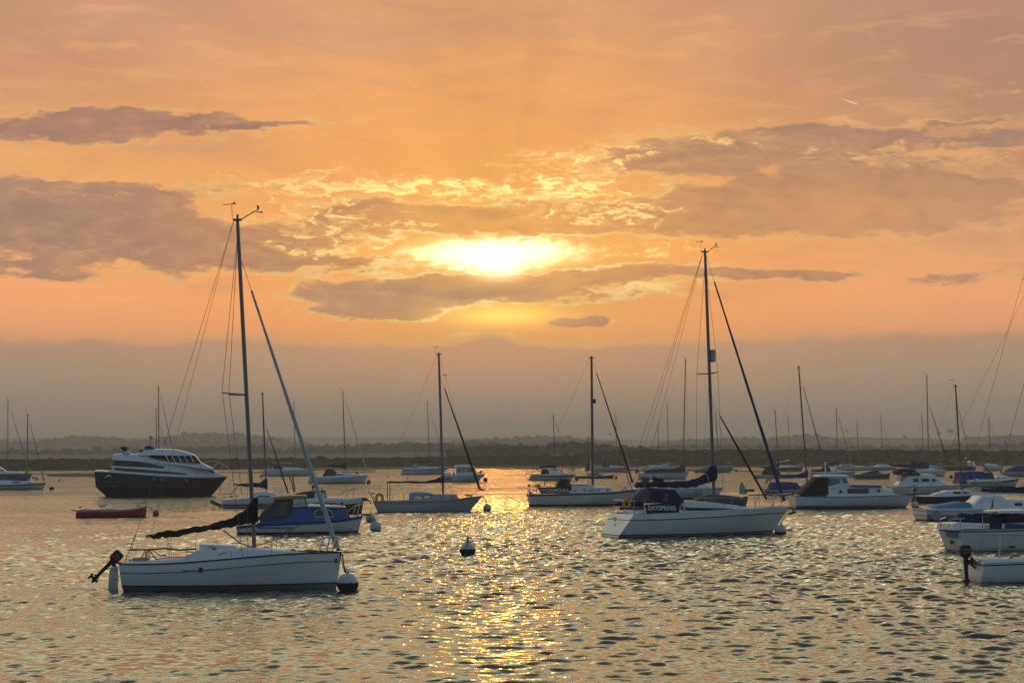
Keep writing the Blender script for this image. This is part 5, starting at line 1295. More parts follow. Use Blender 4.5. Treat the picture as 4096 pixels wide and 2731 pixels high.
def motor_yacht():
    b = Boat('motor_yacht', "large dark-hulled motor yacht with white upperworks and raked wheelhouse windows", 'motor yacht', 650, 1984, 7.0, 2.0)
    b.hull((378, 1882, 424, 1983), (912, 1903, 846, 1981), [(500, 1889), (620, 1898), (740, 1905), (840, 1906)], sw=.85, tm=.42, draft=.3, pd=2.4, chine=.35, knee=.42, bands=[('w', .30, 1), ('w', .86, 0), ('w', .90, 2), ('s', .10, 0), ('s', 0, 3)], mats=[DKHULL, mat('faded_antifouling', (.030, .034, .028), .85, vary=.25), ANTI_RED, WHITE], deck=WHITE)
    # stepped stern quarter: real hull overhangs its waterline
    b.house([(436, 1880), (446, 1862), (462, 1838), (500, 1830), (560, 1835), (660, 1842), (740, 1855), (800, 1868), (850, 1880), (905, 1903)], w=.86, wt=.84, name='deckhouse', m=WHITE, r=.25)
    b.patch([(447, 1860), (462, 1840), (548, 1845), (600, 1853), (648, 1863), (663, 1868), (654, 1872), (550, 1867), (444, 1861)], 'saloon_window', mat('brown_glass', (.020, .013, .012), .15))
    b.patch([(436, 1877), (442, 1868), (540, 1874), (660, 1884), (720, 1889), (752, 1895), (746, 1898), (640, 1893), (500, 1884)], 'side_window', mat('brown_glass', (.020, .013, .012), .15), eps=.012)
    b.house([(450, 1832), (452, 1818), (470, 1815), (530, 1816), (560, 1811), (590, 1814), (604, 1822), (650, 1838), (700, 1846), (800, 1848), (838, 1866), (850, 1872)], base=[(450, 1838), (560, 1844), (700, 1858), (850, 1878)], wfix=1.55, wt=.84, name='upper_deck', m=WHITE, r=.22)
    b.house([(598, 1822), (640, 1818), (700, 1816), (778, 1819), (800, 1845), (803, 1848)], base=[(598, 1826), (660, 1842), (800, 1850)], wfix=1.46, wt=.80, name='wheelhouse_glazing', m=DGLASS, r=.1)
    for px in (660, 684, 708, 733, 758):
        k = MB(); k.prism([b.L(px, 1819, -1.4), b.L(px + 4, 1819, -1.4), b.L(px + 20, 1847, -1.5), b.L(px + 15, 1847, -1.5)], -1.50, -1.22); k.prism([b.L(px, 1819, -1.4), b.L(px + 4, 1819, -1.4), b.L(px + 20, 1847, -1.5), b.L(px + 15, 1847, -1.5)], 1.22, 1.50); b.part(k, 'window_pillar', WHITE, smooth=False)
    b.house([(560, 1812), (580, 1801), (600, 1798), (650, 1796), (700, 1797), (740, 1806), (775, 1818), (779, 1820)], base=[(560, 1820), (600, 1820), (780, 1822)], wfix=1.5, wt=.86, name='wheelhouse_roof', m=WHITE, r=.2)
    # radar arch with its navy cover, flybridge screen, wind generator
    k = MB()
    for yy in (-1.15, 1.15): k.prism([b.L(500, 1815), b.L(497, 1800), b.L(508, 1793), b.L(520, 1806), b.L(524, 1816)], yy - .08, yy + .08)
    ar = b.part(k, 'radar_arch', WHITE)
    k = MB(); k.prism([b.L(486, 1790), b.L(486, 1786), b.L(506, 1785), b.L(513, 1798), b.L(504, 1806), b.L(494, 1802)], -1.25, 1.25); b.part(k, 'arch_cover', CLOTH_NV, parent=ar)
    k = MB(); k.prism([b.L(579, 1796), b.L(583, 1785), b.L(598, 1782), b.L(612, 1788), b.L(618, 1796)], -.9, .9); b.part(k, 'flybridge_cover', CLOTH_NV)
    k = MB(); k.box(b.P(580, 0)[0], b.P(606, 0)[0], -.8, .8, b.P(0, 1803)[2], b.P(0, 1796)[2]); b.part(k, 'flybridge_seat', WHITE)
    k = MB(); k.ball(b.P(565, 1804, -.6), .22, .16); b.part(k, 'tender_cover', RUBBER)
    b.rails([[b.P(526, 1812, -1), b.P(548, 1796, -1), b.P(572, 1796, -1), b.P(578, 1802, -1)]], 'flybridge_rail', .02)
    w = Vector(b.P(603, 1750, 0)); k = MB(); k.tube([b.P(603, 1790, 0), w], .025, 6)
    for i in range(6):
        t = i * math.pi / 3 + .3; k.tube([w, w + Vector((math.cos(t) * .22, .02, math.sin(t) * .22))], [.02, .045], 4)
    k.tube([w, w + Vector((0, .3, .02))], .05, 6); b.part(k, 'wind_generator', DKALU)
    b.rails([[b.P(800, 1872, -1.5), b.P(812, 1850, -1.4), b.P(850, 1844, -1.1), b.P(880, 1848, -.8), b.P(914, 1872, -.1)], [b.P(845, 1884, -1.2), b.P(868, 1848, -1.0)], [b.P(870, 1890, -.9), b.P(893, 1858, -.6)]], 'bow_rail', .022)
    b.rails([[(b.x0 + 2.5 + i * 1.35, -b.hbd(b.x0 + 2.5 + i * 1.35) * .97, b.zsh(b.x0 + 2.5 + i * 1.35)), (b.x0 + 2.8 + i * 1.35, -b.hbd(b.x0 + 2.5 + i * 1.35) * .95, b.zsh(b.x0 + 2.5 + i * 1.35) + .65)] for i in range(3, 7)], 'stanchion', .014)
    k = MB(); k.prism([b.L(818, 1876, -.6), b.L(838, 1874, -.6), b.L(862, 1888, -.6), b.L(846, 1892, -.6)], -.65, .1); k.tube([b.P(850, 1886, 0), b.P(878, 1893, 0), b.P(886, 1900, 0), b.P(884, 1912, 0)], .10, 7); b.part(k, 'windlass', RUBBER)
    b.line([b.P(886, 1910, -.1), b.P(880, 1980, -.3)], 'anchor_chain', .03, DKALU)
    for px, py in ((618, 1913), (649, 1916), (747, 1920)): b.porthole(px, py, 6)
    def mark(poly, m):
        k = MB(); P = [b.L(x, y, -1.9) for x, y in poly]; k.prism(P, lambda x, z: b.hullside(x, z, .03), lambda x, z: b.hullside(x, z, .015)); b.part(k, 'hull_marking', m, smooth=False)
    mark([(418, 1912), (424, 1903), (434, 1898), (444, 1902), (447, 1907), (436, 1903), (428, 1906)], LETTW)
    mark([(424, 1925), (432, 1925), (432, 1927), (424, 1927)], LETTG); mark([(436, 1925), (444, 1925), (444, 1927), (436, 1927)], LETTG); mark([(468, 1926), (480, 1927), (480, 1930), (468, 1929)], LETTG); mark([(484, 1928), (496, 1929), (496, 1932), (484, 1931)], LETTG); mark([(418, 1940), (470, 1944), (470, 1946), (418, 1942)], LETTG)
    b.rails([[b.P(440, 1872, -1.3), b.P(438, 1852, -1.3), b.P(446, 1848, -1.3)]], 'stern_rail', .02)
motor_yacht()

def rowing_boat():
    b = Boat('rowing_boat', "open red clinker rowing boat with a pale gunwale lying low on the water", 'rowing boat', 450, 2069, 4.0, .72)
    b.hull((306, 2043, 307, 2068), (587, 2025, 583, 2064), [(380, 2042), (450, 2041), (530, 2037)], sw=.6, tm=.45, draft=.12, pd=2.0, pw=1.8, bands=[('w', .06, 1), ('s', .07, 0), ('s', 0, 2)], mats=[RED, ANTI_DK, GREYW], deck=mat('bilge_boards', (.12, .10, .085), .8), deck_drop=.10, camber=-.05, rail=GREYW)
    k = MB(); k.prism([b.L(281, 2038), b.L(300, 2037), b.L(318, 2042), b.L(316, 2046)], -.2, .2); b.part(k, 'stern_board', TAN)
    k = MB(); k.prism([b.L(304, 2050), b.L(309, 2048), b.L(309, 2074), b.L(303, 2074)], -.03, .03); b.part(k, 'skeg', RED)
    for px in (360, 440, 520):
        x, _ = b.L(px, 2040, 0); k = MB(); k.box(x - .12, x + .12, -b.hbd(x) * .95, b.hbd(x) * .95, b.zsh(x) - .08, b.zsh(x) - .05); b.part(k, 'thwart', GREYW)
    b.line([b.P(310, 2042, -.2), b.P(358, 2032, -.3)], 'oar', .022, WOOD); b.line([b.P(420, 2040, -.3), b.P(462, 2034, -.2)], 'oar', .022, WOOD)
    b.line([b.P(586, 2026, 0), b.P(600, 2028, -.1), b.P(610, 2040, -.2)], 'painter', .02)
    return b
RB = rowing_boat()

# ------------------------------------------------------------------ generic moored yacht for the middle and far distance
def yacht(label, wl, stern, bow, sheer, th=3.0, hb=1.2, bands=None, mats=None, cabin=None, wins=(), mast=None, r=.06, mm=ALU, spreaders=(), fore=None, furl=None, cover=None, cm=CLOTH_NV, hood=None, hm=CLOTH_NV, cat='yacht', name='sailing_yacht', rails=True, sw=.72, deck=DECK, clear=None, line=None, vane=True, fore_top=.98, draft=.35, wm=DGLASS, group="boats on moorings in the estuary", cabm=WHITE, furl_r=.05, chine=0, cw=.62):
    b = Boat(name, label, cat, (stern[0] + bow[0]) / 2, wl, th, hb, group)
    b.hull((stern[0], stern[1], stern[2], wl), (bow[0], bow[1], bow[2], wl), sheer, sw=sw, draft=draft, bands=bands, mats=mats, deck=deck, chine=chine, nst=22)
    if cabin: b.house(cabin, w=cw, name='cabin', m=cabm, nx=16)
    for q in wins: b.patch(q, 'window', wm)
    if hood: b.hood(hood[0], hb * .6, hm, base=hood[1], clear=clear)
    if mast:
        b.mast(mast[0], mast[1], r, mm, spreaders=spreaders, vane=vane)
        b.rig(fore=fore, furl=furl is not None, furl_m=furl or SAILW, furl_r=furl_r, fore_top=fore_top, r=.010)
    if cover: b.cover(cover, .15, cm)
    if rails: b.pulpit(.55, 1.1, r=.016); b.pushpit(.55, .8, r=.016)
    if line: b.line([b.P(bow[0], bow[1], 0), b.P((bow[0] + line[0]) / 2 + 3, (bow[1] + line[1]) / 2 + 3, 0), b.P(line[0], line[1], -.3)], 'mooring_line', .016)
    return b
NB = lambda lo, hi: [('w', .04, 1), ('s', lo, 0), ('s', hi, 2), ('s', 0, 0)]
ST = [WHITE, ANTI_DK, NAVY]; SB = [WHITE, ANTI_DK, BLACK]

yacht("white yacht with a dark sheer band, cut off by the left edge", 1958, (-160, 1930, -150), (187, 1928, 172), [(-40, 1936), (70, 1935)], bands=NB(.22, .10), mats=SB,
      cabin=[(-60, 1922), (40, 1921), (60, 1923), (110, 1924), (150, 1932)], wins=[[(45, 1932), (50, 1926), (80, 1926), (84, 1931)], [(106, 1932), (110, 1929), (126, 1929), (128, 1931)]],
      mast=((110, 1925), (111, 1660)), fore=(177, 1924), furl=SAILG, cover=[(-60, 1910, 1928), (20, 1915, 1930), (105, 1905, 1925)], cm=CLOTH_BL, line=(196, 1948))
yacht("grey-sided yacht with a blue sail cover drooping at the bow, behind the left-edge white yacht", 1921, (-130, 1893, -125), (130, 1892, 118), [(-30, 1893), (60, 1893)], bands=[('w', .05, 1), ('s', .06, 0), ('s', 0, 2)], mats=[mat('slate_hull', (.12, .13, .15), .5), ANTI_DK, WHITE],
      cabin=[(-40, 1868), (0, 1868), (22, 1884), (80, 1887), (92, 1892)], wins=[[(4, 1881), (6, 1876), (14, 1880), (16, 1883)]], mast=((31, 1886), (32, 1602)), spreaders=[(1775, .7, .05)], fore=(118, 1888), furl=SAILG, cover=[(10, 1896, 1908), (60, 1897, 1910), (95, 1895, 1908), (108, 1884, 1906), (112, 1880, 1905)], cm=CLOTH_BL)
# the yachts behind the motor yacht: only masts and stays show
yacht("yacht hidden behind the motor yacht, only its tall mast and dark forestay showing", 1902, (520, 1872, 525), (745, 1866, 735), [(630, 1870)], th=2, mast=((636, 1866), (634, 1546)), r=.085, mm=DKALU, fore=(705, 1862), furl=mat('dark_furled_sail', (.03, .022, .022), .9), spreaders=(), cabin=[(570, 1864), (650, 1861), (690, 1868)])
yacht("yacht hidden behind the motor yacht, only its shorter bare mast and grey forestay showing", 1896, (540, 1866, 545), (720, 1862, 712), [(630, 1866)], th=2, mast=((627, 1862), (624, 1634)), r=.07, mm=DKALU, fore=(690, 1858), furl=SAILG, fore_top=.9, cabin=[(580, 1860), (640, 1858), (670, 1863)], vane=False)
yacht("white yacht with a blue and orange sprayhood and bare white boom near the far bank", 1903, (1056, 1877, 1049), (1260, 1874, 1247), [(1130, 1878), (1200, 1877)], bands=NB(.30, .26), mats=SB, cabin=[(1090, 1872), (1110, 1868), (1150, 1869), (1210, 1874)], hood=([(1094, 1872), (1102, 1859), (1120, 1858), (1132, 1867)], [(1094, 1876), (1132, 1875)]), hm=CLOTH_NV, clear=[(1122, 1868), (1124, 1861), (1130, 1867)],
      mast=((1182, 1868), (1176, 1606)), spreaders=[(1791, .7, .05)], cover=[(1089, 1847, 1851), (1130, 1848, 1852), (1174, 1849, 1852)], cm=CLOTH_WH, fore=(1256, 1870))
b_ = yacht("white yacht with a dark cockpit hood and brown boom cover, moored to an orange buoy", 1933, (1240, 1904, 1232), (1472, 1899, 1460), [(1310, 1907), (1400, 1904)], hb=1.3, bands=NB(.22, .18), mats=SB, cabin=[(1290, 1898), (1345, 1891), (1395, 1890), (1440, 1900)], hood=([(1292, 1900), (1303, 1876), (1328, 1874), (1345, 1888)], [(1292, 1904), (1345, 1902)]), hm=CLOTH_GY,
      mast=((1383, 1890), (1371, 1568)), spreaders=[(1734, .75, .05)], fore=(1467, 1884), furl=SAILW, cover=[(1292, 1859, 1864), (1330, 1858, 1866), (1368, 1857, 1870), (1376, 1846, 1874), (1386, 1845, 1874)], cm=CLOTH_BR, line=(1472, 1922), wins=[[(1330, 1899), (1332, 1895), (1372, 1895), (1376, 1899)]])
yacht("white yacht with slate sail cover near the far bank, left of the cabin fishing boat", 1897, (1614, 1871, 1602), (1794, 1867, 1775), [(1670, 1874), (1730, 1872)], bands=NB(.34, .22), mats=ST, cabin=[(1650, 1868), (1690, 1865), (1750, 1869), (1770, 1871)], hood=([(1648, 1868), (1653, 1854), (1668, 1855), (1676, 1864)], [(1648, 1872), (1676, 1871)]), hm=GREYW, clear=[(1664, 1864), (1666, 1857), (1672, 1863)], wins=[[(1684, 1872), (1686, 1870), (1694, 1870), (1695, 1872)], [(1722, 1872), (1723, 1870), (1732, 1870), (1733, 1872)]],
      mast=((1720, 1866), (1709, 1606)), spreaders=[(1758, .7, .05)], fore=(1788, 1862), furl=SAILG, furl_r=.03, cover=[(1641, 1842, 1846), (1680, 1843, 1850), (1705, 1840, 1852), (1716, 1834, 1852), (1722, 1832, 1850)], cm=mat('slate_cover', (.04, .035, .07), .9))
def fishing_cabin_boat():
    b = Boat('fishing_boat', "white cabin fishing boat with dark wheelhouse windows beside the sun's reflection", 'motorboat', 1850, 1926, 5, 1.15)
    b.hull((1768, 1898, 1770, 1926), (1942, 1894, 1915, 1926), [(1820, 1899), (1880, 1898)], sw=.88, chine=.4, bands=[('w', .03, 1), ('s', .28, 0), ('s', .25, 1), ('s', 0, 0)], mats=SB)
    b.house([(1768, 1894), (1775, 1889), (1800, 1889), (1806, 1898)], w=.8, name='engine_box', m=WHITE)
    b.walls([(1824, 1898), (1826, 1866), (1900, 1866), (1906, 1888), (1918, 1898)], [[(1828, 1890), (1829, 1869), (1846, 1869), (1846, 1890)], [(1850, 1890), (1850, 1869), (1862, 1869), (1862, 1890)], [(1866, 1890), (1866, 1869), (1896, 1869), (1900, 1887)]], .75, 'wheelhouse', WHITE, wt=.9, glassm=TGLASS)
    b.house([(1819, 1866), (1824, 1861), (1850, 1859), (1890, 1861), (1904, 1867)], base=[(1819, 1868), (1904, 1870)], wfix=.82, wt=.95, name='roof', m=WHITE, r=.05)
    b.patch([(1772, 1914), (1806, 1909), (1804, 1914), (1780, 1918)], 'hull_window', DGLASS, side=b.hullside)
    b.rails([[b.P(1776, 1898, -.9), b.P(1782, 1880, -.9), b.P(1795, 1886, -.9)]], 'stern_rail', .016); b.pulpit(.35, 1.0)
    k = MB(); k.ball(b.P(1815, 1893, -.6), .16); b.part(k, 'fender', RUBBER)
fishing_cabin_boat()
yacht("white yacht with two dark bands and black hood, right of the sun's reflection", 1920, (2128, 1895, 2113), (2304, 1893, 2284), [(2190, 1899), (2250, 1898)], bands=[('w', .05, 1), ('w', .42, 0), ('w', .58, 2), ('s', .12, 0), ('s', .06, 2), ('s', 0, 0)], mats=SB, cabin=[(2170, 1890), (2200, 1884), (2240, 1884), (2280, 1894)], hood=([(2166, 1892), (2172, 1876), (2188, 1874), (2196, 1884)], [(2166, 1896), (2196, 1894)]), hm=CLOTH_NV,
      mast=((2222, 1886), (2213, 1664)), mm=DKALU, fore=(2296, 1890), furl=mat('blue_furled_sail', (.03, .045, .16), .85), furl_r=.035, cover=[(2160, 1863, 1870), (2190, 1862, 1871), (2216, 1859, 1872), (2222, 1858, 1872)], cm=CLOTH_BR)
yacht("little white cruiser peeping out behind the two-banded white yacht", 1891, (2164, 1876, 2166), (2237, 1873, 2230), [(2200, 1876)], cabin=[(2180, 1873), (2205, 1871), (2222, 1875)], rails=False, hb=.9, cat='motorboat', name='small_cruiser')
yacht("low dark-sided motor launch with a white cabin and no mast, right of the sun's reflection", 1913, (2299, 1902, 2303), (2459, 1898, 2452), [(2360, 1903), (2410, 1902)], bands=[('w', .03, 1), ('s', .05, 0), ('s', 0, 2)], mats=[mat('tarry_hull', (.05, .042, .04), .6), ANTI_DK, GREYW], cabin=[(2355, 1896), (2362, 1888), (2398, 1890), (2415, 1899)], cabm=GREYW, wins=[[(2370, 1899), (2371, 1893), (2394, 1894), (2400, 1899)]], rails=False, cat='motorboat', name='motor_launch')
b_ = yacht("pale grey yacht with a brown hood, beside a dark triangular sail near the far bank", 1888, (2378, 1867, 2374), (2520, 1868, 2518), [(2440, 1868)], bands=[('w', .05, 1), ('s', 0, 0)], mats=[mat('pale_grey_hull', (.42, .42, .42), .5), ANTI_DK], cabin=[(2412, 1865), (2440, 1861), (2490, 1867)], hood=([(2410, 1864), (2414, 1847), (2425, 1847), (2438, 1859)], [(2410, 1868), (2438, 1866)]), hm=CLOTH_BR, clear=[(2426, 1859), (2427, 1849), (2435, 1858)], mast=((2468, 1862), (2463, 1661)), fore=(2519, 1864), furl=SAILW, furl_r=.03)
k_ = MB(); k_.prism([b_.L(2339, 1884, 0), b_.L(2358, 1838, 0), b_.L(2359, 1884, 0)], -.02, .02); b_.part(k_, 'steadying_sail', CLOTH_BK); k_ = MB(); k_.prism([b_.L(2360, 1884, 0), b_.L(2361, 1836, 0), b_.L(2366, 1842, 0), b_.L(2367, 1884, 0)], -.02, .02); b_.part(k_, 'steadying_sail', SAILW)
yacht("white yacht wrapped in a brown cockpit tent, navy sail cover hanging by its mast", 1916, (2556, 1891, 2552), (2757, 1886, 2742), [(2620, 1892), (2690, 1890)], hb=1.35, bands=NB(.10, .05), mats=SB, cabin=[(2580, 1888), (2590, 1880), (2640, 1875), (2700, 1876), (2735, 1886)], cabm=CLOTH_BR, cw=.8,
      mast=((2733, 1888), (2742, 1440)), r=.07, mm=DKALU, spreaders=[(1680, .7, .05), (1735, .6, .05)], fore=(2852, 1790) if False else (2756, 1884), furl=None, cover=[(2640, 1874, 1884), (2690, 1873, 1886), (2716, 1868, 1892), (2730, 1858, 1905), (2740, 1858, 1906)], cm=CLOTH_NV)
yacht("white far yacht with a pale boom cover, partly hidden by the brown-tented yacht", 1884, (2567, 1868, 2566), (2700, 1866, 2692), [(2630, 1868)], cabin=[(2595, 1868), (2608, 1863), (2650, 1864), (2664, 1868)], wins=[[(2614, 1868), (2615, 1866), (2634, 1866), (2636, 1868)]], mast=((2674, 1866), (2670, 1620)), mm=DKALU, spreaders=[(1745, .7, .05)], cover=[(2590, 1857, 1862), (2640, 1858, 1863), (2665, 1852, 1864), (2674, 1844, 1864)], cm=CLOTH_WH)
yacht("far yacht showing little but its short mast left of the brown-tented yacht", 1880, (2588, 1868, 2590), (2690, 1867, 2684), [(2640, 1868)], mast=((2636, 1866), (2632, 1706)), mm=DKALU, rails=False, hb=1.0, cabin=[(2610, 1866), (2650, 1865), (2670, 1868)])
def ketch_behind():
    b = Boat('sailing_yacht', "white blue-lined yacht lying behind the sloop with the DAYSPRING dodger, with a boarding ladder", 'yacht', 2700, 1996, 6, 1.45)
    b.hull((2503, 1958, 2512, 1995), (2893, 1948, 2868, 1992), [(2600, 1951), (2700, 1950), (2800, 1950)], sw=.8, bands=[('w', .10, 1), ('s', .16, 0), ('s', .12, 2), ('s', 0, 0)], mats=[WHITE, ANTI_DK, BLUE])
    b.house([(2560, 1942), (2600, 1938), (2740, 1940), (2800, 1940), (2815, 1934), (2840, 1946)], w=.62, name='cabin', m=WHITE)
    k = MB(); k.box(b.P(2545, 0)[0], b.P(2575, 0)[0], -.7, -.3, b.P(0, 1945)[2], b.P(0, 1922)[2]); b.part(k, 'stern_locker', BROWN)
    b.rails([[b.P(2505, 1956, -.9), b.P(2508, 1935, -.9), b.P(2560, 1926, -.9)]], 'stern_rail', .016, both=False)
    b.rails([[b.P(x, 1962, -1.45), b.P(x, 1990, -1.45)] for x in (2775, 2805)] + [[b.P(2775, y, -1.45), b.P(2805, y, -1.45)] for y in (1965, 1972, 1979, 1986)], 'boarding_ladder', .02, DKALU, both=False)
    b.pulpit(.55, 1.3); b.guardrail(5, .55)
ketch_behind()
yacht("grey-green far yacht with a pale cockpit tent, just left of the tall DAYSPRING mast's foot", 1889, (2780, 1877, 2781), (2932, 1866, 2922), [(2850, 1870)], bands=[('w', .05, 1), ('s', 0, 0)], mats=[mat('grey_green_hull', (.24, .29, .29), .5), ANTI_GR], cabin=[(2790, 1876), (2840, 1862), (2860, 1862), (2900, 1866)], cabm=mat('grey_tent', (.15, .17, .16), .8), mast=((2877, 1866), (2863, 1652)), fore=(2928, 1864), furl=SAILG, furl_r=.03)
def vane_dinghy():
    b = Boat('work_dinghy', "grey work dinghy with a tall fin-shaped wind paddle and a long horizontal pole", 'dinghy', 2890, 2026, 6, .9)
    b.hull((2790, 1990, 2795, 2025), (2986, 1990, 2972, 2022), [(2850, 1988), (2920, 1988)], sw=.85, draft=.2, bands=[('w', .03, 1), ('s', .08, 0), ('s', 0, 2)], mats=[mat('slate_hull', (.12, .13, .15), .5), ANTI_DK, GREYW], deck=CLOTH_GY)
    b.house([(2810, 1985), (2835, 1976), (2880, 1978), (2960, 1986)], w=.7, name='canvas_cover', m=CLOTH_GY)
    k = MB(); k.prism([b.L(2958, 1976), b.L(2957, 1950), b.L(2961, 1933), b.L(2966, 1925), b.L(2974, 1936), b.L(2984, 1958), b.L(2988, 1976)], -.03, .03); b.part(k, 'wind_paddle', GREYW)
    k = MB(); k.box(b.P(2958, 0)[0], b.P(2994, 0)[0], -.1, .1, b.P(0, 1986)[2], b.P(0, 1975)[2]); k.prism([b.L(2974, 1984), b.L(2992, 1984), b.L(2984, 2024), b.L(2972, 2022)], -.06, .06); b.part(k, 'steering_bracket', DKALU)
    b.line([b.P(2992, 1979, 0), b.P(3080, 1978, 0), b.P(3190, 1974, 0)], 'long_pole', .045, DKALU)
    for i, px in enumerate((3040, 3075, 3110, 3140)): b.line([b.P(px, 1979, 0), b.P(px - 14, 2000, 0), b.P(px - 22, 2024, 0)], 'hanging_rope', .010)
vane_dinghy()

def blue_covered_sloop():
    b = Boat('sailing_yacht', "varnished wooden sloop under a bright blue cabin cover, with a brown wooden mast", 'yacht', 3170, 1978, 3, 1.2)
    b.hull((3058, 1954, 3062, 1977), (3300, 1945, 3288, 1976), [(3130, 1956), (3220, 1953)], sw=.7, bands=[('w', .26, 0), ('s', .18, 1), ('s', .10, 0), ('s', 0, 1)], mats=[WHITE, WOOD], deck=WOOD)
    b.house([(3078, 1952), (3084, 1934), (3096, 1929), (3160, 1927), (3190, 1932), (3204, 1950)], w=.75, name='cabin_cover', m=CLOTH_BL, r=.16)
    b.label_text("MAD or TEA", 3152, 1938, 6, -.93, LETTG, 'cover_lettering', sx=1.2)
    b.house([(3196, 1948), (3204, 1936), (3240, 1938), (3262, 1948)], w=.55, name='cabin', m=WHITE)
    k = MB(); k.prism([b.L(3055, 1952), b.L(3062, 1953), b.L(3068, 1976), b.L(3062, 1980)], -.03, .03); k.prism([b.L(3070, 1952), b.L(3082, 1955), b.L(3092, 1977), b.L(3080, 1978)], -.5, -.44); b.part(k, 'rudder', WOOD)
    b.mast((3229, 1936), (3195, 1470), .068, SPARWOOD, spreaders=[(1621, .62, .03), (1770, .75, .03)], vane=False)
    b.rig(fore=(3318, 1930), furl=True, furl_m=SAILG, furl_r=.05, fore_top=.935, r=.010)
    b.cover([(3103, 1894, 1902), (3140, 1897, 1909), (3190, 1896, 1912), (3212, 1888, 1912), (3224, 1880, 1912), (3232, 1879, 1908)], .16, CLOTH_BL, boom_m=SPARWOOD)
    lifebuoy(b, 3074, 1925, 10, -.3, "small yellow horseshoe lifebuoy at the stern of the blue-covered wooden sloop")
blue_covered_sloop()

def white_cruiser():
    b = Boat('motor_cruiser', "white motor cruiser with thin blue stripes, black cockpit canopy and a white mast pole", 'motorboat', 3410, 2034, 5, 1.3)
    b.hull((3181, 1980, 3185, 2029), (3655, 1977, 3622, 2034), [(3300, 1985), (3420, 1985), (3540, 1981)], sw=.9, tm=.45, draft=.4, pd=2.5, chine=.5, bands=[('w', .10, 1), ('w', .20, 0), ('w', .24, 2), ('s', .06, 0), ('s', 0.0, 2)], mats=[WHITE, ANTI_DK, BLUE])
    b.house([(3300, 1950), (3310, 1943), (3400, 1943), (3520, 1944), (3550, 1957), (3585, 1977)], w=.80, wt=.9, name='cabin', m=WHITE, r=.06)
    b.house([(3398, 1942), (3402, 1938), (3520, 1940), (3524, 1944)], base=[(3398, 1945), (3524, 1947)], w=.82, wt=.98, name='cabin_top', m=BLUE, r=.02)
    b.patch([(3385, 1971), (3385, 1953), (3470, 1952), (3470, 1971)], 'window', mat('amber_glass', (.10, .085, .06), .15))
    b.patch([(3385.5, 1970), (3385.5, 1954), (3411, 1954), (3411, 1970)], 'window', DGLASS, eps=.012)
    for px in (3360, 3514): b.porthole(px, 1964 if px < 3400 else 1961, 6, side=b.side)
    b.walls([(3305, 1946), (3306, 1905), (3385, 1905), (3402, 1944)], [[(3311, 1942), (3312, 1912), (3360, 1913), (3363, 1932), (3318, 1943)], [(3371, 1932), (3368, 1912), (3382, 1911), (3394, 1932)]], .95, 'wheelhouse', WHITE, wt=.86, glassm=TGLASS)
    b.house([(3272, 1905), (3278, 1900), (3330, 1899), (3388, 1901), (3394, 1905)], base=[(3272, 1907), (3394, 1908)], wfix=.95, wt=.97, name='roof', m=WHITE, r=.03)
    b.house([(3196, 1977), (3230, 1945), (3268, 1908), (3302, 1906), (3308, 1906)], base=[(3196, 1981), (3308, 1978)], wfix=1.02, wt=.9, name='canopy', m=mat('black_brown_canvas', (.018, .012, .011), .9, vary=.25), r=.08)
    k = MB(); p = b.P(3302, 1900, 0); q = b.P(3300, 1848, 0); k.tube([p, q], .05, 6); k.box(q[0] - .05, q[0] + .25, -.03, .03, q[2] + .0, q[2] + .03); b.part(k, 'mast_pole', WHITE)
    b.rails([[b.P(3404, 1940, -.8)] + [b.P(3404 + 15 * i, 1935 if i % 2 else 1940, -.8) for i in range(1, 8)]], 'grab_rail', .014, WHITE)
    b.rails([[b.P(3590, 1978, -.7), b.P(3598, 1972, -.65), b.P(3636, 1970, -.3), b.P(3662, 1968, 0)]], 'pulpit', .016)
    k = MB(); k.prism([b.L(3176, 2018), b.L(3190, 2018), b.L(3190, 2032), b.L(3180, 2034)], -.3, .3); b.part(k, 'outdrive', RUBBER)
    x, z = b.L(3337, 1954, -1.); k = MB(); k.prism([b.L(3332, 1953, -1), b.L(3343, 1951, -1), b.L(3343, 1953, -1), b.L(3332, 1955, -1)], lambda x, z: b.side(x, z, .01), lambda x, z: b.side(x, z, -.01)); b.part(k, 'vent', RUBBER)
    b.line([b.P(3656, 1980, 0), b.P(3662, 2000, -.2), b.P(3664, 2018, -.4)], 'mooring_line', .02)
white_cruiser()

yacht("small white cabin yacht with a brown wheelhouse tent and a dark boom cover", 1912, (3012, 1896, 3022), (3178, 1894, 3170), [(3070, 1900), (3130, 1899)], bands=[('w', .04, 1), ('s', .10, 0), ('s', 0, 2)], mats=[WHITE, ANTI_DK, GREYW], cabin=[(3050, 1893), (3058, 1880), (3065, 1872), (3110, 1872), (3122, 1890)], cabm=CLOTH_BR, wins=[[(3062, 1884), (3063, 1878), (3070, 1878), (3070, 1884)]], wm=CLOTH_TR, mast=((3115, 1876), (3100, 1642)), mm=SPARWOOD, cover=[(3044, 1868, 1872), (3080, 1862, 1872), (3105, 1860, 1870), (3113, 1846, 1866), (3116, 1845, 1866)], cm=CLOTH_NV, fore=(3172, 1890))
yacht("dark twin-hulled far boat with a white boom cover by the far bank", 1884, (3120, 1870, 3124), (3212, 1866, 3206), [(3160, 1868)], hb=1.9, mats=[mat('tarry_hull', (.05, .042, .04), .6), ANTI_DK], cabin=[(3122, 1866), (3130, 1862), (3160, 1861), (3185, 1866)], cw=.7, mast=((3161, 1862), (3152, 1668)), cover=[(3104, 1846, 1852), (3130, 1842, 1848), (3158, 1834, 1844)], cm=CLOTH_WH, fore=(3208, 1862), furl=None, cat='catamaran', name='sailing_catamaran')
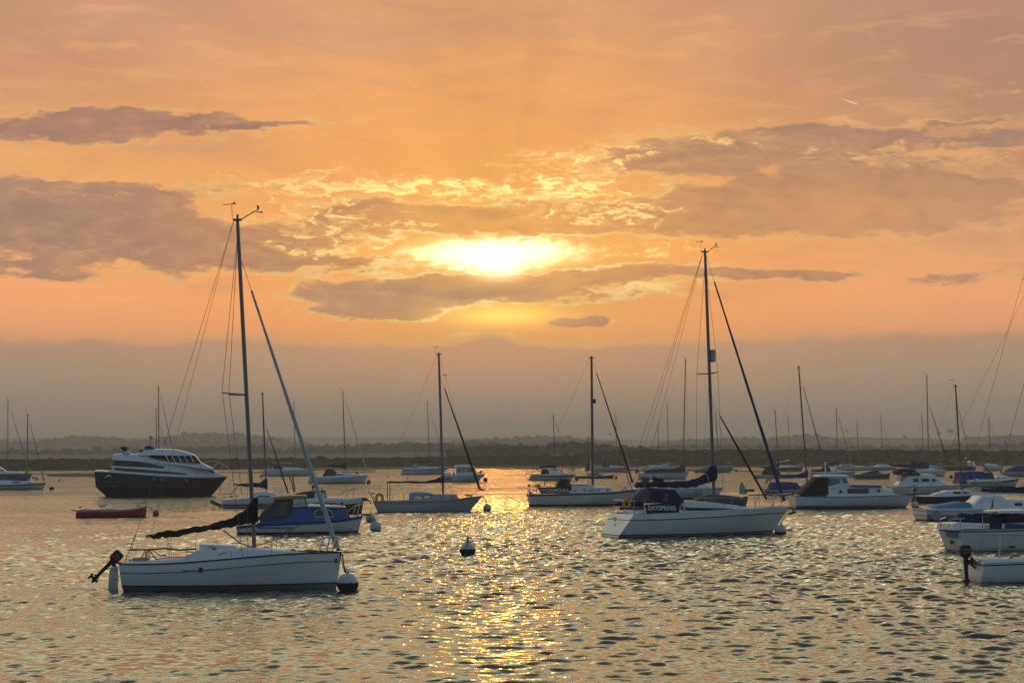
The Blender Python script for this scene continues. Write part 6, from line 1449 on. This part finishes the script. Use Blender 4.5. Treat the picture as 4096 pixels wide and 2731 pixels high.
yacht("white yacht with navy cockpit tent and navy boom cover, beyond the white motor cruiser's roof", 1909, (3242, 1888, 3246), (3424, 1883, 3412), [(3300, 1891), (3360, 1888)], bands=NB(.24, .16), mats=ST, cabin=[(3260, 1886), (3300, 1878), (3350, 1878), (3400, 1886)], hood=([(3250, 1878), (3292, 1876), (3298, 1860), (3312, 1860), (3322, 1876)], [(3250, 1886), (3322, 1886)]), wins=[[(3340, 1884), (3341, 1880), (3348, 1880), (3348, 1884)]], mast=((3352, 1880), (3345, 1637)), spreaders=[(1753, .6, .04)], cover=[(3268, 1848, 1851), (3310, 1850, 1855), (3342, 1846, 1856), (3354, 1840, 1857)], cm=CLOTH_BL, fore=(3412, 1878), furl=SAILG)
yacht("white far motor-sailer with a dark cabin, left of the red-dotted grey open boat", 1881, (3345, 1862, 3348), (3492, 1865, 3484), [(3420, 1866)], cabin=[(3362, 1866), (3366, 1858), (3408, 1858), (3420, 1864), (3450, 1862), (3470, 1866)], wins=[[(3362, 1864), (3363, 1859), (3400, 1859), (3404, 1864)]], mast=((3436, 1864), (3427, 1690)), cover=[(3374, 1838, 1841), (3400, 1838, 1842), (3428, 1838, 1845)], cm=CLOTH_NV, fore=(3470, 1860))
yacht("white far yacht with a dark blue waterline stripe and blue boom cover", 1880, (3480, 1865, 3484), (3588, 1865, 3580), [(3530, 1866)], bands=[('w', .04, 1), ('w', .30, 0), ('w', .42, 2), ('s', 0, 0)], mats=ST, cabin=[(3500, 1864), (3520, 1857), (3550, 1858), (3570, 1865)], mast=((3534, 1860), (3522, 1663)), cover=[(3488, 1841, 1844), (3510, 1840, 1844), (3534, 1837, 1844)], cm=CLOTH_BL, fore=(3582, 1862), furl=SAILG, furl_r=.03)
def grey_open_boat():
    b = Boat('open_boat', "dark grey open fishing boat with a sloping foredeck tent, behind the white motor cruiser", 'fishing boat', 3490, 1915, 4, .95)
    b.hull((3418, 1896, 3424, 1914), (3562, 1890, 3556, 1914), [(3470, 1898), (3520, 1896)], sw=.75, bands=[('w', .03, 1), ('s', .05, 0), ('s', 0, 2)], mats=[mat('slate_grey_hull', (.085, .085, .095), .6), ANTI_DK, GREYW])
    b.house([(3440, 1896), (3480, 1886), (3508, 1879), (3516, 1884), (3522, 1894)], w=.7, name='canvas_cover', m=CLOTH_GY)
    k = MB(); k.ball(b.P(3524, 1891, -.3), .18, .12); b.part(k, 'engine_cover', ORANGE)
    b.rails([[b.P(3535, 1892, -.3), b.P(3536, 1882, -.3), b.P(3556, 1886, -.1)]], 'bow_rail', .02)
grey_open_boat()
def canopy_cruiser():
    b = Boat('motor_cruiser', "white cabin cruiser with three side windows and a navy windowed cockpit canopy", 'motorboat', 3700, 1974, 5, 1.25)
    b.hull((3568, 1947, 3572, 1973), (3852, 1938, 3835, 1972), [(3640, 1946), (3740, 1943)], sw=.88, chine=.45, bands=[('w', .03, 1), ('s', .06, 0), ('s', .02, 2), ('s', 0, 0)], mats=SB)
    b.house([(3590, 1938), (3600, 1926), (3634, 1899), (3650, 1896), (3720, 1896), (3738, 1900), (3776, 1930), (3800, 1938)], w=.78, wt=.86, name='cabin', m=WHITE, r=.08)
    for q in ([(3650, 1927), (3651, 1913), (3671, 1912), (3672, 1927)], [(3683, 1926), (3684, 1913), (3714, 1913), (3716, 1926)], [(3724, 1926), (3724, 1914), (3735, 1914), (3747, 1925)]): b.patch(q, 'window', DGLASS)
    b.hood([(3594, 1888), (3596, 1878), (3612, 1874), (3655, 1874), (3668, 1882), (3682, 1896)], 1.0, CLOTH_NV, base=[(3594, 1892), (3608, 1900), (3682, 1899)], name='canopy')
    b.patch([(3608, 1896), (3608, 1884), (3626, 1884), (3626, 1895)], 'canopy_window', CLOTH_TR, eps=.02); b.patch([(3646, 1895), (3646, 1884), (3660, 1884), (3672, 1894)], 'canopy_window', CLOTH_TR, eps=.02)
    b.house([(3598, 1935), (3606, 1902), (3632, 1900), (3634, 1935)], base=[(3598, 1940), (3634, 1940)], wfix=.85, name='cockpit_screen', m=GREYW)
    b.rails([[b.P(3530, 1940, -.5), b.P(3555, 1935, -.6), b.P(3585, 1928, -.8)]], 'boarding_rail', .016); b.pulpit(.45, 1.4)
    b.line([b.P(3640, 1946, -1.2), b.P(3668, 1938, -1.2)], 'fender_rope', .03, BLUE)
canopy_cruiser()
yacht("white yacht with a long black boom cover sagging past its stern, behind the navy-canopied cruiser", 1905, (3660, 1882, 3664), (3787, 1878, 3776), [(3720, 1882)], hb=1.25, cabin=[(3672, 1878), (3690, 1872), (3730, 1872), (3760, 1880)], mast=((3715, 1874), (3707, 1503)), r=.08, spreaders=[(1632, .2, .03), (1740, .7, .05)], fore=(3794, 1858), furl=mat('dark_furled_sail', (.03, .022, .022), .9), furl_r=.07, fore_top=.74, cover=[(3553, 1852, 1857), (3580, 1857, 1866), (3640, 1858, 1872), (3690, 1853, 1874), (3714, 1846, 1876)], cm=CLOTH_BK, hood=([(3644, 1862), (3650, 1845), (3700, 1844), (3712, 1856)], [(3644, 1870), (3712, 1872)]), hm=CLOTH_NV, clear=[(3662, 1856), (3663, 1850), (3676, 1850), (3676, 1856)])
def dark_hulled_yacht():
    b = yacht("dark navy-hulled yacht with white cabin and stern outboard, beside the white motor cruiser's bow", 2013, (3662, 1982, 3668), (3918, 1978, 3896), [(3740, 1984), (3830, 1982)], hb=1.15, bands=[('w', .04, 1), ('s', .04, 0), ('s', 0, 2)], mats=[DKHULL, ANTI_DK, WHITE], cabin=[(3738, 1976), (3790, 1962), (3850, 1960), (3890, 1966), (3905, 1978)], wins=[[(3813, 1975), (3814, 1966), (3843, 1965), (3844, 1975)], [(3852, 1974), (3853, 1966), (3878, 1967), (3884, 1973)]],
              mast=((3847, 1962), (3822, 1545)), r=.065, spreaders=[(1776, .75, .05)], fore=(3912, 1972), furl=SAILG, furl_r=.03, mm=DKALU, fore_top=.85)
    b.outboard((3660, 1960), (3650, 2014), -.3, decal=False)
    b.rails([[b.P(3742, 1980, -.9), b.P(3768, 1955, -.8), b.P(3790, 1948, -.7)]], 'cockpit_rail', .016, TAN)
dark_hulled_yacht()
def tarp_boat():
    b = Boat('fishing_boat', "fishing boat shrouded in blue tarpaulin aft, white bow with a navy band, leaning derrick", 'fishing boat', 3950, 1948, 5, 1.4)
    b.hull((3835, 1925, 3840, 1946), (4078, 1912, 4060, 1947), [(3900, 1926), (3980, 1924)], sw=.85, bands=[('w', .05, 1), ('s', .22, 0), ('s', 0, 2)], mats=[WHITE, ANTI_DK, NAVY])
    b.house([(3836, 1930), (3838, 1888), (3900, 1885), (3934, 1886), (3938, 1926)], w=.95, name='blue_tarpaulin', m=CLOTH_BL, r=.1)
    b.house([(3934, 1926), (3938, 1892), (3968, 1888), (3975, 1910), (3978, 1924)], w=.8, name='green_net_cover', m=mat('green_net', (.03, .07, .06), .9), r=.1)
    b.house([(3974, 1912), (3995, 1905), (4030, 1903), (4054, 1912)], w=.6, name='foredeck_cabin', m=WHITE)
    for a in (3985, 4012): b.patch([(a, 1911), (a + 1, 1908), (a + 14, 1907), (a + 15, 1910)], 'window', DGLASS)
    b.line([b.P(3926, 1852, 0), b.P(3950, 1878, 0), b.P(3976, 1924, 0)], 'derrick', .09, DKALU)
    k = MB(); k.ball(b.P(3905, 1922, -1.3), .28, .26); b.part(k, 'white_fender', BUOYW)
tarp_boat()
def inflatable():  # dinghy stands in for the white gunwale of another boat
    b = Boat('gunwale_dinghy', "white gunwale of another boat, built as an inflatable dinghy ahead of the dark navy-hulled yacht", 'dinghy', 3950, 1960, 3, .7)
    m = MB(); P = lambda px, yo: b.P(px, 1942, yo)
    x0, x1 = b.P(3872, 1945)[0], b.P(4010, 1945)[0]; z = b.P(0, 1943)[2]
    for sg in (-1, 1): m.tube([(x0, sg * .55, z - .05), (x0 + .3, sg * .58, z - .06), (x0 + 1.6, sg * .58, z - .05), (x1 - .5, sg * .42, z - .03), (x1, 0, z + .05)], [.10, .17, .18, .17, .14], 10)
    b.part(m, 'tube', SAILW); k = MB(); k.box(x0 + .1, x1 - .3, -.5, .5, z - .3, z - .2); k.box(x0 + .1, x0 + .16, -.5, .5, z - .25, z + .05); b.part(k, 'floor', GREYW)
    k = MB(); k.box(x0 + .9, x0 + 1.15, -.5, .5, z - .06, z - .02); b.part(k, 'seat', WOOD)
inflatable()
def far_barge():
    b = Boat('work_barge', "flat grey work barge with a white wheelhouse by the far bank", 'barge', 3850, 1881, 3, 1.6)
    b.hull((3776, 1865, 3780, 1881), (3905, 1865, 3900, 1881), [(3840, 1866)], sw=.95, pd=6, bands=[('w', .05, 1), ('s', 0, 0)], mats=[mat('slate_grey_hull', (.085, .085, .095), .6), ANTI_DK], deck=MUD)
    b.walls([(3846, 1866), (3846, 1845), (3868, 1844), (3870, 1866)], [[(3849, 1854), (3849, 1848), (3865, 1848), (3866, 1854)]], 1.0, 'wheelhouse', TAN)
    b.house([(3872, 1866), (3876, 1848), (3884, 1843), (3900, 1846), (3906, 1866)], w=.8, name='deck_cabin', m=WHITE, r=.1)
    k = MB(); k.ball(b.P(3862, 1831, 0), .25, .15); k.tube([b.P(3862, 1845, 0), b.P(3862, 1831, 0)], .03, 5); b.part(k, 'radar_dome', WHITE)
far_barge()
yacht("white far yacht at the right beyond the tarpaulined fishing boat", 1882, (3935, 1858, 3938), (4016, 1862, 4008), [(3975, 1860)], cabin=[(3945, 1858), (3960, 1854), (3980, 1855), (4000, 1861)], mast=((3962, 1858), (3955, 1673)), r=.08, fore=(4012, 1858), furl=SAILG, furl_r=.03)
yacht("far yacht with a grey bare mast, second of the pair behind the black-covered boom", 1883, (3640, 1866, 3644), (3770, 1864, 3762), [(3700, 1866)], cabin=[(3670, 1864), (3690, 1860), (3720, 1860), (3745, 1865)], mast=((3694, 1862), (3688, 1668)), fore=(3764, 1860), furl=SAILG, furl_r=.03)
b_ = yacht("boat under an arched purple-blue cover, cut off by the right edge", 1905, (4014, 1884, 4018), (4230, 1880, 4220), [(4100, 1886)], mats=[mat('pale_grey_hull', (.42, .42, .42), .5), ANTI_DK], cabin=[(4022, 1884), (4040, 1872), (4075, 1862), (4100, 1860), (4150, 1866), (4190, 1884)], cabm=mat('purple_blue_cover', (.04, .04, .17), .85), cw=.85, rails=False, cat='motorboat', name='covered_boat')
yacht("boat off the right edge, only the paired backstays of its rig in view", 1972, (4105, 1935, 4110), (4500, 1925, 4490), [(4300, 1932)], th=3, hb=1.5, cabin=[(4180, 1925), (4330, 1922), (4420, 1930)], mast=((4310, 1924), (4280, 1000)), spreaders=[(1450, 1.0, .1)], rails=False)

def wheel_boat():
    b = Boat('sailing_yacht', "white yacht with pale blue cockpit cover and a grey spoked disc on its quarter", 'yacht', 3950, 2083, 7, 1.45)
    b.hull((3702, 2034, 3706, 2081), (4330, 2018, 4300, 2084), [(3850, 2034), (4000, 2033), (4150, 2030)], sw=.85, bands=[('w', .08, 1), ('w', .30, 0), ('w', .34, 2), ('s', .16, 0), ('s', .13, 2), ('s', 0, 0)], mats=[WHITE, ANTI_DK, BLACK])
    b.house([(3722, 2032), (3760, 2022), (3850, 2007), (3880, 2010), (3886, 2024)], w=.7, name='cockpit_cover', m=CLOTH_LB, r=.12)
    b.house([(3884, 2022), (3915, 1996), (3925, 1983), (4005, 1982), (4022, 1996), (4100, 2000), (4200, 2010)], w=.72, wt=.86, name='cabin', m=WHITE, r=.1)
    o = b.patch([(4053, 2018), (4058, 2010), (4084, 2010), (4088, 2018), (4084, 2022), (4058, 2022)], 'window', DGLASS)
    c = Vector(b.P(3746, 2060, -1.5)); k = MB()
    k.tube([c + Vector((.25 * math.cos(t), 0, .27 * math.sin(t))) for t in np.linspace(0, 6.283, 19)], .035, 6)
    for t in (0, 1.05, 2.1): k.tube([c - Vector((.25 * math.cos(t), 0, .27 * math.sin(t))), c + Vector((.25 * math.cos(t), 0, .27 * math.sin(t)))], .03, 5)
    k.prism([(c.x + .24 * math.cos(t), c.z + .26 * math.sin(t)) for t in np.linspace(0, 6.283, 18, endpoint=False)], c.y + .02, c.y + .05); b.part(k, 'spoked_disc', GREYW)
    b.cover([(3926, 1954, 1966), (3985, 1948, 1970), (4060, 1946, 1972), (4160, 1944, 1974)], .2, CLOTH_NV); b.line([b.P(3915, 1972, 0), b.P(4200, 1976, 0)], 'white_boom', .075, WHITE)
    k = MB(); k.tube([b.P(3968, 1990, -.8), b.P(3970, 2000, -.85), b.P(3966, 2036, -1.0), b.P(3972, 2052, -1.2)], .09, 7); b.part(k, 'rope_coil', ROPE)
    b.mast((4150, 2000), (4120, 1150), .085, ALU, spreaders=[(1600, .9, .1)]); b.rig(fore=(4320, 2012), r=.011)
    b.rails([[b.P(3770, 2062, -1.5), b.P(3850, 2062, -1.5)], [b.P(3770, 2072, -1.5), b.P(3850, 2072, -1.5)]], 'side_ladder', .02, DKALU, both=False)
    k = MB(); k.prism([b.L(3690, 2040), b.L(3702, 2034), b.L(3716, 2040), b.L(3708, 2048)], -.4, .1); b.part(k, 'stern_bracket', DKALU)
wheel_boat()
def blue_canopy_yacht():
    b = Boat('sailing_yacht', "white yacht with a pale blue mark on its transom, under long navy covers", 'yacht', 3960, 2208, 20, 1.25)
    b.hull((3850, 2118, 3858, 2206), (4560, 2086, 4510, 2190), [(3960, 2117), (4096, 2113), (4300, 2100)], sw=.72, tm=.45, draft=.4, bands=[('w', .05, 1), ('s', .10, 0), ('s', .05, 2), ('s', 0, 0)], mats=[WHITE, ANTI_DK, BLACK], rail=BLACK)
    b.house([(3812, 2114), (3815, 2096), (3840, 2090), (3950, 2094), (3960, 2112)], w=.7, name='cockpit_coaming', m=WHITE)
    b.house([(3990, 2112), (4010, 2095), (4200, 2090), (4330, 2098)], w=.62, name='cabin', m=WHITE)
    b.cover([(3838, 2052, 2090), (3900, 2052, 2092), (3980, 2052, 2094), (4080, 2052, 2098), (4250, 2040, 2110)], .22, CLOTH_NV)
    k = MB(); k.prism([b.L(3955, 2090, -.9), b.L(3990, 2085, -.9), b.L(4010, 2085, -.9), b.L(4005, 2113, -.9), b.L(3960, 2113, -.9)], -.92, -.90); b.part(k, 'navy_dodger', CLOTH_NV)
    b.house([(4015, 2100), (4028, 2094), (4100, 2096), (4200, 2104)], base=[(4015, 2112), (4080, 2124), (4200, 2128)], wfix=1.05, name='blue_side_cover', m=CLOTH_BL)
    b.house([(4000, 2046), (4010, 2040), (4110, 2038), (4160, 2042)], base=[(4000, 2052), (4160, 2052)], wfix=.6, name='white_hatch', m=WHITE); 
    # mark on the transom
    p = b.P(3800, 2135, 0); q = b.P(3805, 2167, 0)
    k = MB(); k.box(p[0] - .04, p[0] - .01, -.45, .25, p[2] - .10, p[2] + .08); 
    b.part(k, 'transom_mark', CLOTH_LB, smooth=False); k = MB(); k.box(q[0] - .02, q[0] + .02, -.1, .06, q[2] - .07, q[2] + .07); b.part(k, 'exhaust', RUBBER)
    b.line([b.P(3905, 2138, -1.25), b.P(4120, 2140, -1.25)], 'cove_line', .008, DKALU)
    b.mast((4200, 2092), (4160, 900), .08, ALU, spreaders=[(1500, .9, .1)]); b.rig(fore=(4550, 2080), r=.011)
    b.rails([[b.P(3795, 2116, -.3), b.P(3795, 2078, -.3), b.P(3860, 2072, -.7)], [b.P(3842, 2116, -.8), b.P(3842, 2074, -.7)], [b.P(3930, 2112, -1), b.P(3930, 2060, -1)]], 'pushpit', .016)
    k = MB(); k.tube([b.P(3960, 2055, -.4), b.P(3980, 2048, -.4), b.P(4040, 2048, -.4), b.P(4052, 2056, -.4)], .035, 6); b.part(k, 'wooden_grab_rail', TAN)
blue_canopy_yacht()
def corner_boat():
    b = Boat('sailing_dinghy', "white hull with a black sheer stripe and upright outboard, at the lower right edge", 'sailing boat', 4030, 2334, 9, 1.1)
    b.hull((3935, 2252, 3918, 2330), (4640, 2215, 4610, 2318), [(4050, 2248), (4200, 2240), (4400, 2228)], sw=.78, draft=.4, bands=[('w', .05, 1), ('s', .085, 0), ('s', .045, 2), ('s', 0, 0)], mats=[WHITE, ANTI_GR, BLACK], rail=WHITE)
    b.house([(3944, 2240), (3960, 2234), (4060, 2236), (4150, 2228), (4400, 2224)], w=.6, name='cockpit_coaming', m=DECK)
    b.outboard((3862, 2207), (3868, 2352), -.2, decal=True)
    b.line([b.P(3882, 2226, -.2), b.P(3900, 2245, -.2), b.P(3918, 2278, -.2)], 'motor_bracket', .05, DKALU); b.line([b.P(3880, 2250, -.2), b.P(3915, 2285, -.2)], 'motor_bracket', .04, DKALU)
    b.line([b.P(4000, 2140, -.2), b.P(3997, 2235, -.2)], 'crutch_post', .025, STEEL)
    b.line([b.P(4035, 2236, -.3), b.P(4052, 2224, -.3), b.P(4080, 2222, -.3)], 'tiller', .035, TAN)
    k = MB(); k.box(b.P(3990, 0)[0], b.P(4006, 0)[0], -.3, -.1, b.P(0, 2240)[2], b.P(0, 2230)[2]); b.part(k, 'winch', RUBBER)
    b.rails([[b.P(3925, 2240, -.5), b.P(3915, 2245, -.4), b.P(3912, 2256, -.3)]], 'stern_cleat', .03, TAN, both=False)
    b.mast((4330, 2226), (4290, 850), .07, ALU, spreaders=[(1500, .9, .1)]); b.rig(fore=(4620, 2212), r=.010)
    b.line([b.P(3940, 2196, -.3), b.P(3990, 2192, -.3), b.P(4096, 2230, -.3)], 'mainsheet', .008)
corner_boat()

# ------------------------------------------------------------------ buoys
buoy('mooring_buoy', "big round white buoy with a dark weedy foot under the nearest yacht's bow", 1388, 2367, 42, weed=.48)
buoy('mooring_buoy', "white buoy with a pick-up post and trailing line, alone in the sun glitter", 1870, 2221, 31, weed=.50, pick=True, eye=False, squash=.92)
buoy('mooring_buoy', "white round buoy in front of the blue cruiser's bow", 1501, 2126, 24, weed=.10)
buoy('mooring_buoy', "half-hidden white buoy right under the blue cruiser's anchor roller", 1481, 2087, 20, weed=.12)
buoy('mooring_buoy', "white buoy with a dark foot off the pale blue yacht's bow", 1949, 2044, 17, weed=.22)
buoy('mooring_buoy', "grey-white buoy with a weedy foot under the bow of the DAYSPRING-dodger sloop", 3125, 2139, 24, weed=.28)
buoy('mooring_buoy', "small conical white buoy off the white motor cruiser's bow", 3663, 2032, 14, weed=.25, squash=1.1)
buoy('mooring_buoy', "orange buoy holding the red rowing boat's painter", 622, 2062, 13, m=ORANGE, weed=.2)
buoy('mooring_buoy', "dark flat buoy off the left-edge white yacht's bow", 205, 1958, 11, m=RUBBER, weed=0, squash=.6)
far_b = [(146, 1918, 6, RUBBER, "dark buoy just right of the grey-sided yacht's bow"), (132, 1914, 5, mat('red_buoy', (.25, .03, .02), .6), "tiny red buoy touching the grey-sided yacht's bow"), (235, 1923, 4, RUBBER, "tiny dark buoy alone left of the motor yacht's stern"),
         (1044, 1908, 6, mat('red_buoy', (.25, .03, .02), .6), "red buoy at the stern of the yacht with the blue and orange sprayhood"), (1474, 1934, 9, ORANGE, "orange buoy hanging off the dark-hooded yacht's bow"), (1427, 1898, 6, ORANGE, "little orange buoy seen over the dark-hooded yacht's foredeck"),
         (1942, 1925, 9, RUBBER, "dark buoy ahead of the white cabin fishing boat"), (1920, 1893, 6, mat('brown_buoy', (.09, .04, .02), .7), "brown buoy over the cabin fishing boat's bow"), (2105, 1897, 4, RUBBER, "tiny dark buoy on the edge of the bright sun patch"),
         (2307, 1921, 8, mat('brown_buoy', (.09, .04, .02), .7), "brown buoy between the two-banded yacht and the dark launch"), (2464, 1914, 6, RUBBER, "dark buoy off the dark motor launch's bow"), (2245, 1888, 5, RUBBER, "small dark buoy beyond the two-banded yacht's foredeck"),
         (2547, 1890, 7, RUBBER, "dark buoy at the stern of the brown-tented yacht"), (2946, 1886, 5, RUBBER, "dark conical buoy right of the grey-green far yacht"), (3806, 1911, 7, RUBBER, "dark buoy ahead of the black-boomed yacht"),
         (1552, 1906, 3, RUBBER, "speck-like dark float left of the far slate-covered yacht"), (1630, 1910, 3, RUBBER, "speck-like dark float below the far slate-covered yacht's transom")]
for px, wl, r_, m_, lb in far_b: buoy('mooring_buoy', lb, px, wl, r_, m=m_, weed=0, eye=False)

# ------------------------------------------------------------------ gulls
def gull(label, pos, face=1, s=1.0, fly=None, group="gulls about the moorings"):
    """standing or flying gull, about 0.4 m long; one body mesh, wings as its parts when spread"""
    root = bpy.data.objects.new('gull', None); COL.objects.link(root); root.location = pos
    G = mat('gull_grey', (.30, .31, .33), .8); Wm = mat('gull_white', (.62, .62, .60), .8)
    mb = MB(); up = 0.0 if fly else .12
    mb.tube([(-.24 * s, 0, (up + .03) * s), (-.15 * s, 0, (up + .045) * s), (-.03 * s, 0, (up + .05) * s), (.08 * s, 0, (up + .08) * s), (.12 * s, 0, (up + .14) * s), (.155 * s, 0, (up + .175) * s), (.19 * s, 0, (up + .17) * s), (.235 * s, 0, (up + .155) * s)],
            [.012 * s, .05 * s, .07 * s, .06 * s, .035 * s, .036 * s, .022 * s, .006 * s], 9)
    if not fly:
        for sg in (-1, 1): mb.tube([(0.0, sg * .025 * s, .07 * s + up * .3), (.005, sg * .025 * s, 0)], .007 * s, 4)
    mb.build('body', Wm, root)
    if fly:
        for sg, lift in ((-1, fly[0]), (1, fly[1])):
            w = MB(); L = .62 * s
            c = [(0, 0), (.33, .55), (.66, .85), (1, 1.0)]
            rows = [[(.07 * s - .05 * s * t, sg * L * t * math.cos(lift * (1 - .35 * t)), .07 * s + L * t * math.sin(lift * (1 - .3 * t)) + .008), (-.08 * s * (1 - t * .7) - .04 * t, sg * L * t * math.cos(lift * (1 - .35 * t)), .065 * s + L * t * math.sin(lift * (1 - .3 * t))), (0, sg * L * t * math.cos(lift * (1 - .35 * t)), .055 * s + L * t * math.sin(lift * (1 - .3 * t)) - .006)] for t in (0, .3, .6, .85, 1.0)]
            w.loft(rows); w.build('wing', G, root)
    else:
        for sg in (-1, 1):
            w = MB(); w.loft([[(.07 * s, sg * .055 * s, (up + .09) * s), (.07 * s, sg * .065 * s, (up + .03) * s), (.06 * s, sg * .04 * s, (up + .05) * s)], [(-.10 * s, sg * .055 * s, (up + .085) * s), (-.10 * s, sg * .06 * s, (up + .03) * s), (-.1 * s, sg * .03 * s, (up + .05) * s)], [(-.29 * s, sg * .01 * s, (up + .055) * s), (-.29 * s, sg * .012 * s, (up + .04) * s), (-.29 * s, 0, (up + .045) * s)]]); w.build('folded_wing', G, root)
    root.rotation_euler = (0, 0, 0 if face > 0 else math.pi)
    tag(root, label, 'gull', group); return root
def on_boat(b, px, py, yo=0.0): return (Matrix.Translation(b.o) @ Matrix.Rotation(b.th, 4, 'Z')) @ Vector(b.P(px, py, yo))
gull("grey and white gull standing amidships on the red rowing boat, facing the stern", on_boat(RB, 402, 2034, -.1), -1, .95)
gull("taller gull standing just ahead of its companion on the red rowing boat", on_boat(RB, 420, 2032, .1), 1, 1.1)
gull("gull with wings raised landing on the bow of the red rowing boat", on_boat(RB, 554, 2025, 0), 1, 1.0, fly=(.62, .62)).rotation_euler = (0, 0, math.radians(72))
gull("small gull sitting on the stern of the red rowing boat", on_boat(RB, 322, 2036, 0), 1, .7)
gull("dark tiny gull gliding over the treeline left of the pale blue yacht's mast", at_depth(1282, 1788, 260), 1, .8, fly=(.3, .3))
gull("dark tiny gull flying by the STORMGULL yacht's forestay", at_depth(2441, 1738, 260), -1, .8, fly=(.4, .2))
for q, (px, py) in enumerate(((6, 312), (44, 320))):
    gull(("upper" if q == 0 else "lower") + " of the two tiny birds high in the sky at the top left", at_depth(px, py, 420), 1, .6, fly=(.35, .35))

# withies and posts on the marsh
for px, yt, yb, lb in ((1995, 1812, 1830, "thick weathered post standing on the marsh bank left of the pale mound"), (2033, 1822, 1830, "short stub post on the marsh bank"), (1660, 1790, 1836, "tall thin withy on the bank behind the slate-covered yacht"), (1668, 1800, 1836, "shorter thin withy on the bank behind the slate-covered yacht"), (3336, 1781, 1803, "thin post on the high bank at right")):
    p = at_depth(px, yb, 545 if px < 3000 else 585); t = at_depth(px, yt, p.y); k = MB(); r_ = .18 if px == 1995 else .07
    k.tube([p - Vector((0, 0, .8)), p.lerp(t, .5) + Vector((.04, 0, 0)), t], [r_, r_ * .9, r_ * .7], 7); o = k.build('marsh_post', BARK); tag(o, lb, 'post', "posts on the marsh bank")

# ------------------------------------------------------------------ haze
def build_haze():
    m = bpy.data.materials.new("evening_haze"); m.use_nodes = True; nt = m.node_tree; nt.nodes.clear()
    o = nt.nodes.new('ShaderNodeOutputMaterial'); v = nt.nodes.new('ShaderNodeVolumePrincipled')
    v.inputs['Color'].default_value = (0.87, 0.87, 0.87, 1); v.inputs['Density'].default_value = 0.00042
    v.inputs['Anisotropy'].default_value = 0.25
    nt.links.new(v.outputs[0], o.inputs['Volume'])
    b = MB(); b.box(-2600, 2600, -90, 5600, -3, 62)
    h = b.build("haze", m, smooth=False); h.display_type = 'WIRE'
    tag(h, "thin warm evening haze over the estuary", "haze", kind='stuff')
build_haze()
